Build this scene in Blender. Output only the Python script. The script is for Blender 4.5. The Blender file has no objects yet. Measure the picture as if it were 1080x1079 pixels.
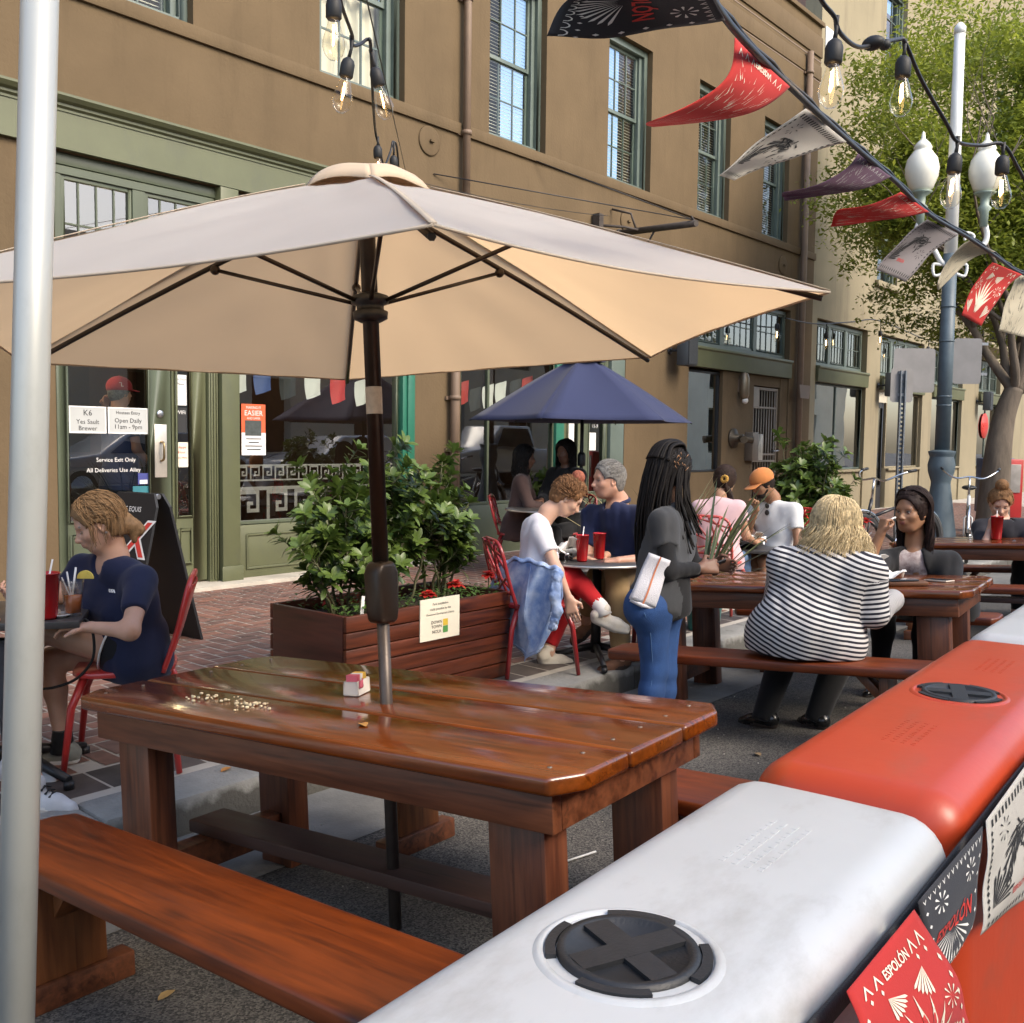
import bpy, bmesh, math, random
import numpy as np
from mathutils import Vector, Matrix, Quaternion
random.seed(7); RNG=np.random.default_rng(7)
SC=bpy.context.scene; COL=SC.collection
PI=math.pi; R=math.radians
def V(*a): return Vector(a[0]) if len(a)==1 else Vector(a)

# ---------------------------------------------------------------- camera
# x runs along the street, y towards the shop fronts, z up; z=0 is the pavement at the wall
FPX=1050.0; CAMH=1.40
_y,_p,_r=R(40.3),R(3.98),0.013
_f0=V(math.cos(_y),math.sin(_y),0); _r0=V(math.sin(_y),-math.cos(_y),0); _u0=V(0,0,1)
CF=_f0*math.cos(_p)-_u0*math.sin(_p); _uc=_u0*math.cos(_p)+_f0*math.sin(_p)
CR=_r0*math.cos(_r)+_uc*math.sin(_r); CU=_uc*math.cos(_r)-_r0*math.sin(_r)
CC=V(0,0,CAMH)
def ray(px,py): return CF+CR*((px-540)/FPX)-CU*((py-540)/FPX)
def at(px,py,d): return CC+ray(px,py)*d           # a measured point at depth d metres
def onY(px,py,y): r=ray(px,py); return CC+r*(y/r.y)
def onZ(px,py,z): r=ray(px,py); return CC+r*((z-CAMH)/r.z)
cam=bpy.data.cameras.new('camera'); camo=bpy.data.objects.new('camera',cam); COL.objects.link(camo)
cam.sensor_width=36; cam.sensor_fit='HORIZONTAL'; cam.lens=36*FPX/1080; cam.clip_start=.05; cam.clip_end=600
m=Matrix(((CR.x,CU.x,-CF.x,0),(CR.y,CU.y,-CF.y,0),(CR.z,CU.z,-CF.z,CAMH),(0,0,0,1)))
camo.matrix_world=m; SC.camera=camo

YF=8.247                        # shop front plane
KERB=3.55
def zg(y): return -.21+.066*(3.5-y) if y>-1 else .087   # street surface, falling to the gutter
def zs(y): return -.012*(YF-y)                            # pavement surface

# ---------------------------------------------------------------- materials
MATS={}
def mat(name,col,rough=.6,var=.12,scale=6,bump=.0,bscale=40,metal=0,spec=.5,coat=0,trans=0,sub=0,detail=4,col2=None,stretch=None,alpha=1,sheen=0,rvar=0.0,grime=None):
    if name in MATS: return MATS[name]
    M=bpy.data.materials.new(name); MATS[name]=M; M.use_nodes=True
    n=M.node_tree.nodes; l=M.node_tree.links; b=n['Principled BSDF']
    tc=n.new('ShaderNodeTexCoord'); mp=n.new('ShaderNodeMapping'); l.new(tc.outputs['Object'],mp.inputs[0])
    if stretch: mp.inputs['Scale'].default_value=stretch
    nz=n.new('ShaderNodeTexNoise'); nz.inputs['Scale'].default_value=scale; nz.inputs['Detail'].default_value=detail; nz.inputs['Roughness'].default_value=.6
    l.new(mp.outputs[0],nz.inputs['Vector'])
    c=V(col[:3]); c2=V(col2) if col2 else None
    rp=n.new('ShaderNodeValToRGB'); e=rp.color_ramp.elements
    e[0].position=.3; e[1].position=.72
    lo=c*(1-var); hi=c*(1+var)
    if c2 is not None: lo=c; hi=c2
    e[0].color=(*lo,1); e[1].color=(*hi,1)
    l.new(nz.outputs['Fac'],rp.inputs[0]); l.new(rp.outputs[0],b.inputs['Base Color'])
    if grime:                                                   # scuffs and dirt with an irregular edge of their own
        gc,ga,gs,gst=grime; gm=n.new('ShaderNodeMapping'); gm.inputs['Scale'].default_value=gst; l.new(tc.outputs['Object'],gm.inputs[0])
        gn=n.new('ShaderNodeTexNoise'); gn.inputs['Scale'].default_value=gs; gn.inputs['Detail'].default_value=9; gn.inputs['Roughness'].default_value=.7; l.new(gm.outputs[0],gn.inputs['Vector'])
        gr=n.new('ShaderNodeValToRGB'); gr.color_ramp.elements[0].position=.52; gr.color_ramp.elements[1].position=.78; gr.color_ramp.elements[0].color=(0,0,0,1); gr.color_ramp.elements[1].color=(ga,ga,ga,1); l.new(gn.outputs['Fac'],gr.inputs[0])
        gx=n.new('ShaderNodeMix'); gx.data_type='RGBA'; l.new(gr.outputs[0],gx.inputs[0]); l.new(rp.outputs[0],gx.inputs[6]); gx.inputs[7].default_value=(*gc,1); l.new(gx.outputs[2],b.inputs['Base Color'])
    b.inputs['Roughness'].default_value=rough; b.inputs['Metallic'].default_value=metal
    b.inputs['Specular IOR Level'].default_value=spec; b.inputs['Coat Weight'].default_value=coat; b.inputs['Coat Roughness'].default_value=.1
    if sub: b.inputs['Subsurface Weight'].default_value=sub; b.inputs['Subsurface Radius'].default_value=(.012,.004,.002)
    if sheen: b.inputs['Sheen Weight'].default_value=sheen
    if rvar:
        mr=n.new('ShaderNodeMapRange'); mr.inputs['To Min'].default_value=rough-rvar; mr.inputs['To Max'].default_value=rough+rvar
        l.new(nz.outputs['Fac'],mr.inputs['Value']); l.new(mr.outputs[0],b.inputs['Roughness'])
    if bump:
        n2=n.new('ShaderNodeTexNoise'); n2.inputs['Scale'].default_value=bscale; n2.inputs['Detail'].default_value=3
        l.new(mp.outputs[0],n2.inputs['Vector'])
        bp=n.new('ShaderNodeBump'); bp.inputs['Strength'].default_value=bump; bp.inputs['Distance'].default_value=.01
        l.new(n2.outputs['Fac'],bp.inputs['Height']); l.new(bp.outputs[0],b.inputs['Normal'])
    return M
def emit(name,col,s):
    if name in MATS: return MATS[name]
    M=mat(name,col,.5); b=M.node_tree.nodes['Principled BSDF']; b.inputs['Emission Color'].default_value=(*col,1); b.inputs['Emission Strength'].default_value=s
    return M
def wood(name,c1,c2,rough=.3,coat=.0,axis='y',gscale=1.0,bump=.15,wear=None):
    """grain running along one object axis"""
    if name in MATS: return MATS[name]
    M=bpy.data.materials.new(name); MATS[name]=M; M.use_nodes=True
    n=M.node_tree.nodes; l=M.node_tree.links; b=n['Principled BSDF']
    tc=n.new('ShaderNodeTexCoord'); mp=n.new('ShaderNodeMapping'); l.new(tc.outputs['Object'],mp.inputs[0])
    s={'x':(1.2,14,14),'y':(14,1.2,14),'z':(14,14,1.2)}[axis]
    mp.inputs['Scale'].default_value=[k*gscale for k in s]
    oi=n.new('ShaderNodeObjectInfo'); ad=n.new('ShaderNodeVectorMath'); ad.operation='ADD'
    l.new(mp.outputs[0],ad.inputs[0]); ml=n.new('ShaderNodeMath'); ml.operation='MULTIPLY'; ml.inputs[1].default_value=37
    l.new(oi.outputs['Random'],ml.inputs[0]); l.new(ml.outputs[0],ad.inputs[1])
    a=n.new('ShaderNodeTexNoise'); a.inputs['Scale'].default_value=1; a.inputs['Detail'].default_value=6; a.inputs['Distortion'].default_value=1.6; l.new(ad.outputs[0],a.inputs['Vector'])
    f=n.new('ShaderNodeTexNoise'); f.inputs['Scale'].default_value=5; f.inputs['Detail'].default_value=3; l.new(ad.outputs[0],f.inputs['Vector'])
    mx=n.new('ShaderNodeMix'); mx.inputs[0].default_value=.35; l.new(a.outputs['Fac'],mx.inputs[2]); l.new(f.outputs['Fac'],mx.inputs[3])
    rp=n.new('ShaderNodeValToRGB'); e=rp.color_ramp.elements; e[0].position=.36; e[1].position=.66; e[0].color=(*c1,1); e[1].color=(*c2,1)
    l.new(mx.outputs[0],rp.inputs[0]); out=rp.outputs[0]
    if wear:
        w=n.new('ShaderNodeTexNoise'); w.inputs['Scale'].default_value=3.5; w.inputs['Detail'].default_value=5; l.new(tc.outputs['Object'],w.inputs['Vector'])
        wr=n.new('ShaderNodeValToRGB'); wr.color_ramp.elements[0].position=.45; wr.color_ramp.elements[1].position=.75; l.new(w.outputs['Fac'],wr.inputs[0])
        m2=n.new('ShaderNodeMix'); m2.data_type='RGBA'; l.new(wr.outputs[0],m2.inputs[0]); l.new(out,m2.inputs[6]); m2.inputs[7].default_value=(*wear,1); out=m2.outputs[2]
    cm=n.new('ShaderNodeMapping'); cm.inputs['Scale'].default_value={'x':(.8,34,34),'y':(34,.8,34),'z':(34,34,.8)}[axis]; l.new(tc.outputs['Object'],cm.inputs[0])
    cn=n.new('ShaderNodeTexNoise'); cn.inputs['Scale'].default_value=1; cn.inputs['Detail'].default_value=4; cn.inputs['Distortion'].default_value=.6; l.new(cm.outputs[0],cn.inputs['Vector'])
    cr=n.new('ShaderNodeValToRGB'); e=cr.color_ramp.elements; e[0].position=.60; e[0].color=(1,1,1,1); e[1].position=.70; e[1].color=(.42,.40,.38,1); l.new(cn.outputs['Fac'],cr.inputs[0])
    km=n.new('ShaderNodeMapping'); km.inputs['Scale'].default_value={'x':(2.2,7,7),'y':(7,2.2,7),'z':(7,7,2.2)}[axis]; l.new(tc.outputs['Object'],km.inputs[0])
    kv=n.new('ShaderNodeTexVoronoi'); kv.inputs['Scale'].default_value=1; l.new(km.outputs[0],kv.inputs['Vector']); kr=n.new('ShaderNodeValToRGB'); e=kr.color_ramp.elements; e[0].position=.05; e[0].color=(.35,.3,.28,1); e[1].position=.16; e[1].color=(1,1,1,1); l.new(kv.outputs['Distance'],kr.inputs[0])
    mm_=n.new('ShaderNodeMix'); mm_.data_type='RGBA'; mm_.blend_type='MULTIPLY'; mm_.inputs[0].default_value=1; l.new(cr.outputs[0],mm_.inputs[6]); l.new(kr.outputs[0],mm_.inputs[7])
    m3=n.new('ShaderNodeMix'); m3.data_type='RGBA'; m3.blend_type='MULTIPLY'; m3.inputs[0].default_value=.85; l.new(out,m3.inputs[6]); l.new(mm_.outputs[2],m3.inputs[7]); out=m3.outputs[2]
    l.new(out,b.inputs['Base Color'])
    b.inputs['Roughness'].default_value=rough; b.inputs['Coat Weight'].default_value=coat; b.inputs['Coat Roughness'].default_value=.07
    mr=n.new('ShaderNodeMapRange'); mr.inputs['To Min'].default_value=max(.05,rough-.1); mr.inputs['To Max'].default_value=rough+.15; l.new(a.outputs['Fac'],mr.inputs['Value']); l.new(mr.outputs[0],b.inputs['Roughness'])
    bp=n.new('ShaderNodeBump'); bp.inputs['Strength'].default_value=bump; bp.inputs['Distance'].default_value=.006; l.new(mx.outputs[0],bp.inputs['Height']); l.new(bp.outputs[0],b.inputs['Normal'])
    if coat: l.new(bp.outputs[0],b.inputs['Coat Normal'])
    return M
def glassmat(name,tint=(1,1,1),ior=1.6,rough=.0,wav=.0,refl=1.0):
    if name in MATS: return MATS[name]
    M=bpy.data.materials.new(name); MATS[name]=M; M.use_nodes=True
    n=M.node_tree.nodes; l=M.node_tree.links; n.remove(n['Principled BSDF']); o=n['Material Output']
    t=n.new('ShaderNodeBsdfTransparent'); t.inputs[0].default_value=(*tint,1)
    g=n.new('ShaderNodeBsdfGlossy'); g.inputs['Roughness'].default_value=rough; g.inputs[0].default_value=(refl,refl,refl,1)
    lw=n.new('ShaderNodeLayerWeight'); lw.inputs[0].default_value=.5; pw=n.new('ShaderNodeMath'); pw.operation='POWER'; pw.inputs[1].default_value=4; l.new(lw.outputs['Facing'],pw.inputs[0])
    F0=((ior-1)/(ior+1))**2; fr=n.new('ShaderNodeMapRange'); fr.inputs['To Min'].default_value=F0; fr.inputs['To Max'].default_value=1; l.new(pw.outputs[0],fr.inputs['Value'])
    mx=n.new('ShaderNodeMixShader'); l.new(fr.outputs[0],mx.inputs[0]); l.new(t.outputs[0],mx.inputs[1]); l.new(g.outputs[0],mx.inputs[2]); l.new(mx.outputs[0],o.inputs[0])
    if wav:
        tc=n.new('ShaderNodeTexCoord'); nz=n.new('ShaderNodeTexNoise'); nz.inputs['Scale'].default_value=1.3; nz.inputs['Detail'].default_value=1; l.new(tc.outputs['Object'],nz.inputs['Vector'])
        bp=n.new('ShaderNodeBump'); bp.inputs['Strength'].default_value=wav; bp.inputs['Distance'].default_value=.05; l.new(nz.outputs['Fac'],bp.inputs['Height']); l.new(bp.outputs[0],g.inputs['Normal'])
    return M

# ---------------------------------------------------------------- mesh builder
class MB:
    def __init__(s): s.v=[]; s.f=[]; s.mi=[]; s.sm=[]; s.m=0; s.smooth=False; s.attr=None
    def add(s,vs,fs,smooth=None):
        o=len(s.v); s.v.extend([tuple(v) for v in vs]); s.f.extend([tuple(i+o for i in f) for f in fs])
        s.mi.extend([s.m]*len(fs)); s.sm.extend([s.smooth if smooth is None else smooth]*len(fs)); return s
    def box(s,c,d,M=None):
        c=V(c); x,y,z=[k/2 for k in d]
        vs=[V(a*x,b*y,e*z) for e in (-1,1) for b in (-1,1) for a in (-1,1)]
        vs=[(M@v if M is not None else v)+c for v in vs]
        return s.add(vs,[(0,2,3,1),(4,5,7,6),(0,1,5,4),(2,6,7,3),(0,4,6,2),(1,3,7,5)],False)
    def bx(s,x0,x1,y0,y1,z0,z1): return s.box(((x0+x1)/2,(y0+y1)/2,(z0+z1)/2),(x1-x0,y1-y0,z1-z0))
    def bar(s,a,b,w,h,up=(0,0,1)):
        a=V(a); b=V(b); d=(b-a); L=d.length; d.normalize(); u=V(up); sd=d.cross(u)
        if sd.length<1e-4: sd=d.cross(V(1,0,0))
        sd.normalize(); u=sd.cross(d)
        M=Matrix((sd,d,u)).transposed(); return s.box((a+b)/2,(w,L,h),M)
    def prism(s,pts,ax,lo,hi,M=None):
        """pts 2d polygon (ccw); ax: axis it is extruded along"""
        def p3(p,t): return {'x':V(t,p[0],p[1]),'y':V(p[0],t,p[1]),'z':V(p[0],p[1],t)}[ax]
        n=len(pts); vs=[p3(p,lo) for p in pts]+[p3(p,hi) for p in pts]
        if M is not None: vs=[M@v for v in vs]
        fs=[tuple(range(n-1,-1,-1)),tuple(range(n,2*n))]+[(i,(i+1)%n,n+(i+1)%n,n+i) for i in range(n)]
        return s.add(vs,fs,False)
    def tube(s,pts,r,n=8,caps=True,smooth=True):
        pts=[V(p) for p in pts]; k=len(pts); rs=r if isinstance(r,(list,tuple)) else [r]*k
        vs=[];fs=[]; prev=None
        for i in range(k):
            t=(pts[min(i+1,k-1)]-pts[max(i-1,0)])
            if t.length<1e-9: t=V(0,0,1)
            t.normalize()
            if prev is None:
                a=t.cross(V(0,0,1)); 
                if a.length<1e-3: a=t.cross(V(1,0,0))
            else: a=prev-t*prev.dot(t)
            a.normalize(); prev=a; b=t.cross(a)
            for j in range(n):
                an=2*PI*j/n; vs.append(pts[i]+(a*math.cos(an)+b*math.sin(an))*rs[i])
        for i in range(k-1):
            for j in range(n): fs.append((i*n+j,i*n+(j+1)%n,(i+1)*n+(j+1)%n,(i+1)*n+j))
        s.add(vs,fs,smooth)
        if caps: 
            o=len(s.v)-len(vs); s.v.extend([]); 
            s.f.append(tuple(o+j for j in range(n-1,-1,-1))); s.f.append(tuple(o+(k-1)*n+j for j in range(n)))
            s.mi.extend([s.m]*2); s.sm.extend([False]*2)
        return s
    def lathe(s,prof,c=(0,0,0),n=24,M=None,smooth=True,caps=True):
        c=V(c); vs=[];fs=[];k=len(prof)
        for r,z in prof:
            for j in range(n):
                v=V(r*math.cos(2*PI*j/n),r*math.sin(2*PI*j/n),z); vs.append((M@v if M is not None else v)+c)
        for i in range(k-1):
            for j in range(n): fs.append((i*n+j,i*n+(j+1)%n,(i+1)*n+(j+1)%n,(i+1)*n+j))
        if caps: fs.append(tuple(range(n-1,-1,-1))); fs.append(tuple((k-1)*n+j for j in range(n)))
        return s.add(vs,fs,smooth)
    def grid(s,fn,nu,nv,smooth=True,thick=0):
        P=[[V(fn(i/nu,j/nv)) for j in range(nv+1)] for i in range(nu+1)]
        vs=[P[i][j] for i in range(nu+1) for j in range(nv+1)]; q=nv+1
        fs=[(i*q+j,(i+1)*q+j,(i+1)*q+j+1,i*q+j+1) for i in range(nu) for j in range(nv)]
        return s.add(vs,fs,smooth)
    def quad(s,a,b,c,d): return s.add([a,b,c,d],[(0,1,2,3)],False)
    def sphere(s,c,r,n=12,m=8,M=None):
        rr=r if isinstance(r,(tuple,list)) else (r,r,r); c=V(c)
        vs=[];fs=[]
        for i in range(m+1):
            th=PI*i/m
            for j in range(n):
                ph=2*PI*j/n; v=V(rr[0]*math.sin(th)*math.cos(ph),rr[1]*math.sin(th)*math.sin(ph),rr[2]*math.cos(th)); vs.append((M@v if M is not None else v)+c)
        for i in range(m):
            for j in range(n): fs.append((i*n+j,(i+1)*n+j,(i+1)*n+(j+1)%n,i*n+(j+1)%n))
        return s.add(vs,fs,True)
    def build(s,name,mats,parent=None,bevel=0,seg=2,solid=0,sub=0):
        me=bpy.data.meshes.new(name); me.from_pydata(s.v,[],s.f); me.update()
        if not isinstance(mats,(list,tuple)): mats=[mats]
        for q in mats: me.materials.append(q)
        me.polygons.foreach_set('material_index',s.mi); me.polygons.foreach_set('use_smooth',s.sm)
        if bevel:
            bm=bmesh.new(); bm.from_mesh(me); bmesh.ops.remove_doubles(bm,verts=bm.verts,dist=1e-5)
            ed=[e for e in bm.edges if len(e.link_faces)==2 and e.calc_face_angle(0)>.5]
            bmesh.ops.bevel(bm,geom=ed,offset=bevel,segments=seg,profile=.5,affect='EDGES',clamp_overlap=True)
            bm.to_mesh(me); bm.free()
            me.polygons.foreach_set('use_smooth',[True]*len(me.polygons)) 
        o=bpy.data.objects.new(name,me); COL.objects.link(o)
        if bevel:
            me.set_sharp_from_angle(angle=R(32))
        if solid: md=o.modifiers.new('solid','SOLIDIFY'); md.thickness=solid; md.offset=0
        if sub: md=o.modifiers.new('sub','SUBSURF'); md.levels=md.render_levels=sub
        if parent is not None: o.parent=parent
        return o
def tag(o,label=None,cat=None,group=None,kind=None):
    if label: o['label']=label
    if cat: o['category']=cat
    if group: o['group']=group
    if kind: o['kind']=kind
    return o
def empty(name,loc=(0,0,0),label=None,cat=None,group=None,rz=0,M=None):
    o=bpy.data.objects.new(name,None); COL.objects.link(o); o.empty_display_size=.1
    if M is not None: o.matrix_world=M
    else: o.location=loc; o.rotation_euler=(0,0,rz)
    return tag(o,label,cat,group)
def copy_tree(o,parent=None):
    c=o.copy(); COL.objects.link(c)
    if parent is not None: c.parent=parent; c.matrix_parent_inverse=o.matrix_parent_inverse
    for ch in o.children: copy_tree(ch,c)
    return c
_TX={}
def text_geo(txt,size=1.0,align='CENTER',bold=0.0,shear=0,spacing=1.0):
    k=(txt,size,align,bold,shear,spacing)
    if k in _TX: return _TX[k]
    cu=bpy.data.curves.new('lettering','FONT'); cu.body=txt; cu.size=size; cu.align_x=align; cu.align_y='CENTER'; cu.offset=bold; cu.resolution_u=2; cu.shear=shear; cu.space_character=spacing
    o=bpy.data.objects.new('lettering',cu); COL.objects.link(o)
    dg=bpy.context.evaluated_depsgraph_get(); dg.update()
    me=bpy.data.meshes.new_from_object(o.evaluated_get(dg))
    vs=[v.co.copy() for v in me.vertices]; fs=[tuple(p.vertices) for p in me.polygons]
    bpy.data.objects.remove(o); bpy.data.curves.remove(cu); bpy.data.meshes.remove(me)
    _TX[k]=(vs,fs); return vs,fs
def frame(o,x,y):
    """matrix with columns x, y, x cross y at origin o"""
    x=V(x).normalized(); y=V(y); y=(y-x*y.dot(x)).normalized(); z=x.cross(y)
    M=Matrix((x,y,z)).transposed().to_4x4(); M.translation=V(o); return M
def put_text(mb,txt,M,size,**k):
    vs,fs=text_geo(txt,size,**k); mb.add([M@v for v in vs],fs,False)
def catenary(a,b,sag,n=12):
    a=V(a);b=V(b); return [a.lerp(b,i/n)-V(0,0,sag*4*(i/n)*(1-i/n)) for i in range(n+1)]
def spline(pts,n=8):
    P=[V(p) for p in pts]; out=[]
    for i in range(len(P)-1):
        p0=P[max(i-1,0)];p1=P[i];p2=P[i+1];p3=P[min(i+2,len(P)-1)]
        for k in range(n):
            t=k/n; out.append(.5*((2*p1)+(p2-p0)*t+(2*p0-5*p1+4*p2-p3)*t*t+(3*p1-p0-3*p2+p3)*t**3))
    out.append(P[-1]); return out
# ---------------------------------------------------------------- smooth bodies: blended distance fields, meshed with surface nets
def v3(a): return np.array(tuple(a),dtype=np.float64)
class Field:
    def __init__(s): s.p=[]; s.m=0; s.k=.02
    def rc(s,a,r1,b,r2,m=None,k=None,cut=False,op='+',flat=1.0):
        s.p.append(('rc',v3(a),r1,v3(b),r2,s.m if m is None else m,s.k if k is None else k,cut,op)); return s
    def el(s,c,r,Mx=None,m=None,k=None,op='+'):
        if not isinstance(r,(tuple,list)): r=(r,r,r)
        Rm=np.eye(3) if Mx is None else np.array([list(q) for q in Mx],dtype=np.float64)   # columns = local axes
        s.p.append(('el',v3(c),np.array(r,float),Rm,None,s.m if m is None else m,s.k if k is None else k,False,op)); return s
    def bounds(s):
        lo=np.full(3,1e9);hi=-lo
        for q in s.p:
            if q[8]!='+': continue
            if q[0]=='rc': 
                for c,r in ((q[1],q[2]),(q[3],q[4])): lo=np.minimum(lo,c-r);hi=np.maximum(hi,c+r)
            else: r=q[2].max(); lo=np.minimum(lo,q[1]-r);hi=np.maximum(hi,q[1]+r)
        return lo-.03,hi+.03
    def mesh(s,h,refine=(),noise=None):
        lo,hi=s.bounds(); ax=[]
        for i in range(3):
            iv=[(a[i],b[i],hh) for a,b,hh in refine]; x=lo[i]; xs=[x]
            while x<hi[i]:
                st=h
                for a,b,hh in iv:
                    if a<=x<=b: st=min(st,hh)
                    elif x<a<x+st: st=max(min(st,a-x),hh*.6)
                x+=st; xs.append(x)
            ax.append(np.array(xs))
        sh=tuple(len(a) for a in ax)
        d=np.full(sh,.25,np.float32); mm=np.zeros(sh,np.int8)
        for q in s.p:
            pad=q[6]+.05
            if q[0]=='rc': l=np.minimum(q[1]-q[2],q[3]-q[4])-pad; u=np.maximum(q[1]+q[2],q[3]+q[4])+pad
            else: r=q[2].max(); l=q[1]-r-pad; u=q[1]+r+pad
            ix=[(max(np.searchsorted(ax[i],l[i])-1,0),min(np.searchsorted(ax[i],u[i])+1,sh[i])) for i in range(3)]
            if any(b<=a for a,b in ix): continue
            sl=tuple(slice(a,b) for a,b in ix)
            X=ax[0][sl[0]][:,None,None];Y=ax[1][sl[1]][None,:,None];Z=ax[2][sl[2]][None,None,:]
            if q[0]=='rc':
                a,r1,b,r2=q[1:5]; ba=b-a; L2=max(ba@ba,1e-9)
                t=np.clip(((X-a[0])*ba[0]+(Y-a[1])*ba[1]+(Z-a[2])*ba[2])/L2,0,1)
                dd=np.sqrt((X-a[0]-t*ba[0])**2+(Y-a[1]-t*ba[1])**2+(Z-a[2]-t*ba[2])**2)-(r1+(r2-r1)*t)
                if q[7]:
                    n=ba/math.sqrt(L2); dd=np.maximum(dd,(X-b[0])*n[0]+(Y-b[1])*n[1]+(Z-b[2])*n[2])
            else:
                c,r,Rm=q[1:4]; dx,dy,dz=X-c[0],Y-c[1],Z-c[2]
                lx=(dx*Rm[0,0]+dy*Rm[1,0]+dz*Rm[2,0])/r[0]; ly=(dx*Rm[0,1]+dy*Rm[1,1]+dz*Rm[2,1])/r[1]; lz=(dx*Rm[0,2]+dy*Rm[1,2]+dz*Rm[2,2])/r[2]
                k0=np.sqrt(lx*lx+ly*ly+lz*lz); k1=np.sqrt((lx/r[0])**2+(ly/r[1])**2+(lz/r[2])**2)+1e-9
                dd=k0*(k0-1)/k1
            A=d[sl]; k=q[6]
            if q[8]=='+':
                mm[sl]=np.where(dd<A,q[5],mm[sl])
                if k>0: hh=np.maximum(k-np.abs(A-dd),0)/k; d[sl]=np.minimum(A,dd)-hh*hh*k*.25
                else: d[sl]=np.minimum(A,dd)
            else:
                dn=-dd
                if k>0: hh=np.maximum(k-np.abs(A-dn),0)/k; d[sl]=np.maximum(A,dn)+hh*hh*k*.25
                else: d[sl]=np.maximum(A,dn)
        if noise is not None:
            X,Y,Z=ax[0][:,None,None],ax[1][None,:,None],ax[2][None,None,:]
            d=d+noise(X,Y,Z).astype(np.float32)
        return nets(d,mm,ax)
def nets(d,mm,ax):
    ins=d<0
    c=np.zeros(tuple(n-1 for n in d.shape),np.int8); nx,ny,nz=c.shape
    offs=[(a,b,e) for a in(0,1) for b in(0,1) for e in(0,1)]
    for a,b,e in offs: c+=ins[a:a+nx,b:b+ny,e:e+nz]
    act=np.argwhere((c>0)&(c<8)); N=len(act)
    idx=np.full(c.shape,-1,np.int64); idx[act[:,0],act[:,1],act[:,2]]=np.arange(N)
    S=np.zeros((N,3));K=np.zeros(N)
    edges=[(o,tuple(o[i]+(1 if i==q else 0) for i in range(3))) for q in range(3) for o in offs if o[q]==0]
    for o1,o2 in edges:
        i1=act+o1; i2=act+o2
        d1=d[i1[:,0],i1[:,1],i1[:,2]]; d2=d[i2[:,0],i2[:,1],i2[:,2]]
        m=(d1<0)!=(d2<0); t=np.where(m,d1/np.where(m,d1-d2,1),0)
        p1=np.stack([ax[q][i1[:,q]] for q in range(3)],1); p2=np.stack([ax[q][i2[:,q]] for q in range(3)],1)
        S+=np.where(m[:,None],p1+t[:,None]*(p2-p1),0); K+=m
    P=S/K[:,None]
    vm=mm[act[:,0],act[:,1],act[:,2]]
    F=[]
    for q in range(3):
        u,w=(q+1)%3,(q+2)%3
        s1=[slice(None)]*3; s2=[slice(None)]*3; s1[q]=slice(0,-1); s2[q]=slice(1,None)
        ch=np.argwhere(ins[tuple(s1)]!=ins[tuple(s2)])
        ok=(ch[:,u]>0)&(ch[:,w]>0)&(ch[:,u]<c.shape[u])&(ch[:,w]<c.shape[w]); ch=ch[ok]
        e=np.zeros(3,int); 
        def cell(du,dw):
            z=ch.copy(); z[:,u]-=du; z[:,w]-=dw; return idx[z[:,0],z[:,1],z[:,2]]
        Q=np.stack([cell(1,1),cell(0,1),cell(0,0),cell(1,0)],1)
        fl=~ins[ch[:,0],ch[:,1],ch[:,2]]
        Q[fl]=Q[fl][:,::-1]; F.append(Q)
    F=np.concatenate(F); F=F[(F>=0).all(1)]
    # material of a face: of its first corner by majority
    fm=np.median(vm[F],axis=1).astype(int)
    return P,F,fm
def net_obj(name,field,h,mats,parent=None,org=(0,0,0),refine=(),noise=None,relax=1,sc=None,floor=None):
    P,F,fm=field.mesh(h,refine,noise)
    for _ in range(relax):                       # light smoothing of the net
        A=np.zeros_like(P);n=np.zeros(len(P))
        for a,b in((0,1),(1,2),(2,3),(3,0)):
            np.add.at(A,F[:,a],P[F[:,b]]);np.add.at(n,F[:,a],1);np.add.at(A,F[:,b],P[F[:,a]]);np.add.at(n,F[:,b],1)
        P=P*.5+.5*A/np.maximum(n,1)[:,None]
    if floor is not None: P[:,2]=np.maximum(P[:,2],floor)
    me=bpy.data.meshes.new(name); Q=P-v3(org)
    me.from_pydata(Q.tolist(),[],F.tolist()); me.update()
    for q in (mats if isinstance(mats,(list,tuple)) else [mats]): me.materials.append(q)
    me.polygons.foreach_set('material_index',fm.tolist()); me.polygons.foreach_set('use_smooth',[True]*len(F))
    if sc is not None:
        at_=me.attributes.new('sc','FLOAT','POINT'); at_.data.foreach_set('value',np.asarray(sc(P),np.float32))
    o=bpy.data.objects.new(name,me); COL.objects.link(o)
    if parent is not None: o.parent=parent
    return o
def folds(amp,seed,freq=16,stretch=(1,1,.45)):
    r=np.random.default_rng(seed); ks=[r.normal(size=3)*np.array(stretch)*freq*f for f in (.6,.8,1,1.3,1.7)]; ph=r.uniform(0,6.28,5)
    def fn(X,Y,Z):
        t=0
        for k,p in zip(ks,ph): t=t+np.sin(X*k[0]+Y*k[1]+Z*k[2]+p)
        t=t/5; u=np.sin(X*ks[0][0]*.5+Z*ks[0][2]*.5+ph[1])*.5+.5; return amp*(.35+.65*u)*(1-np.minimum(np.abs(t)*3.2,1.4))
    return fn

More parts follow.
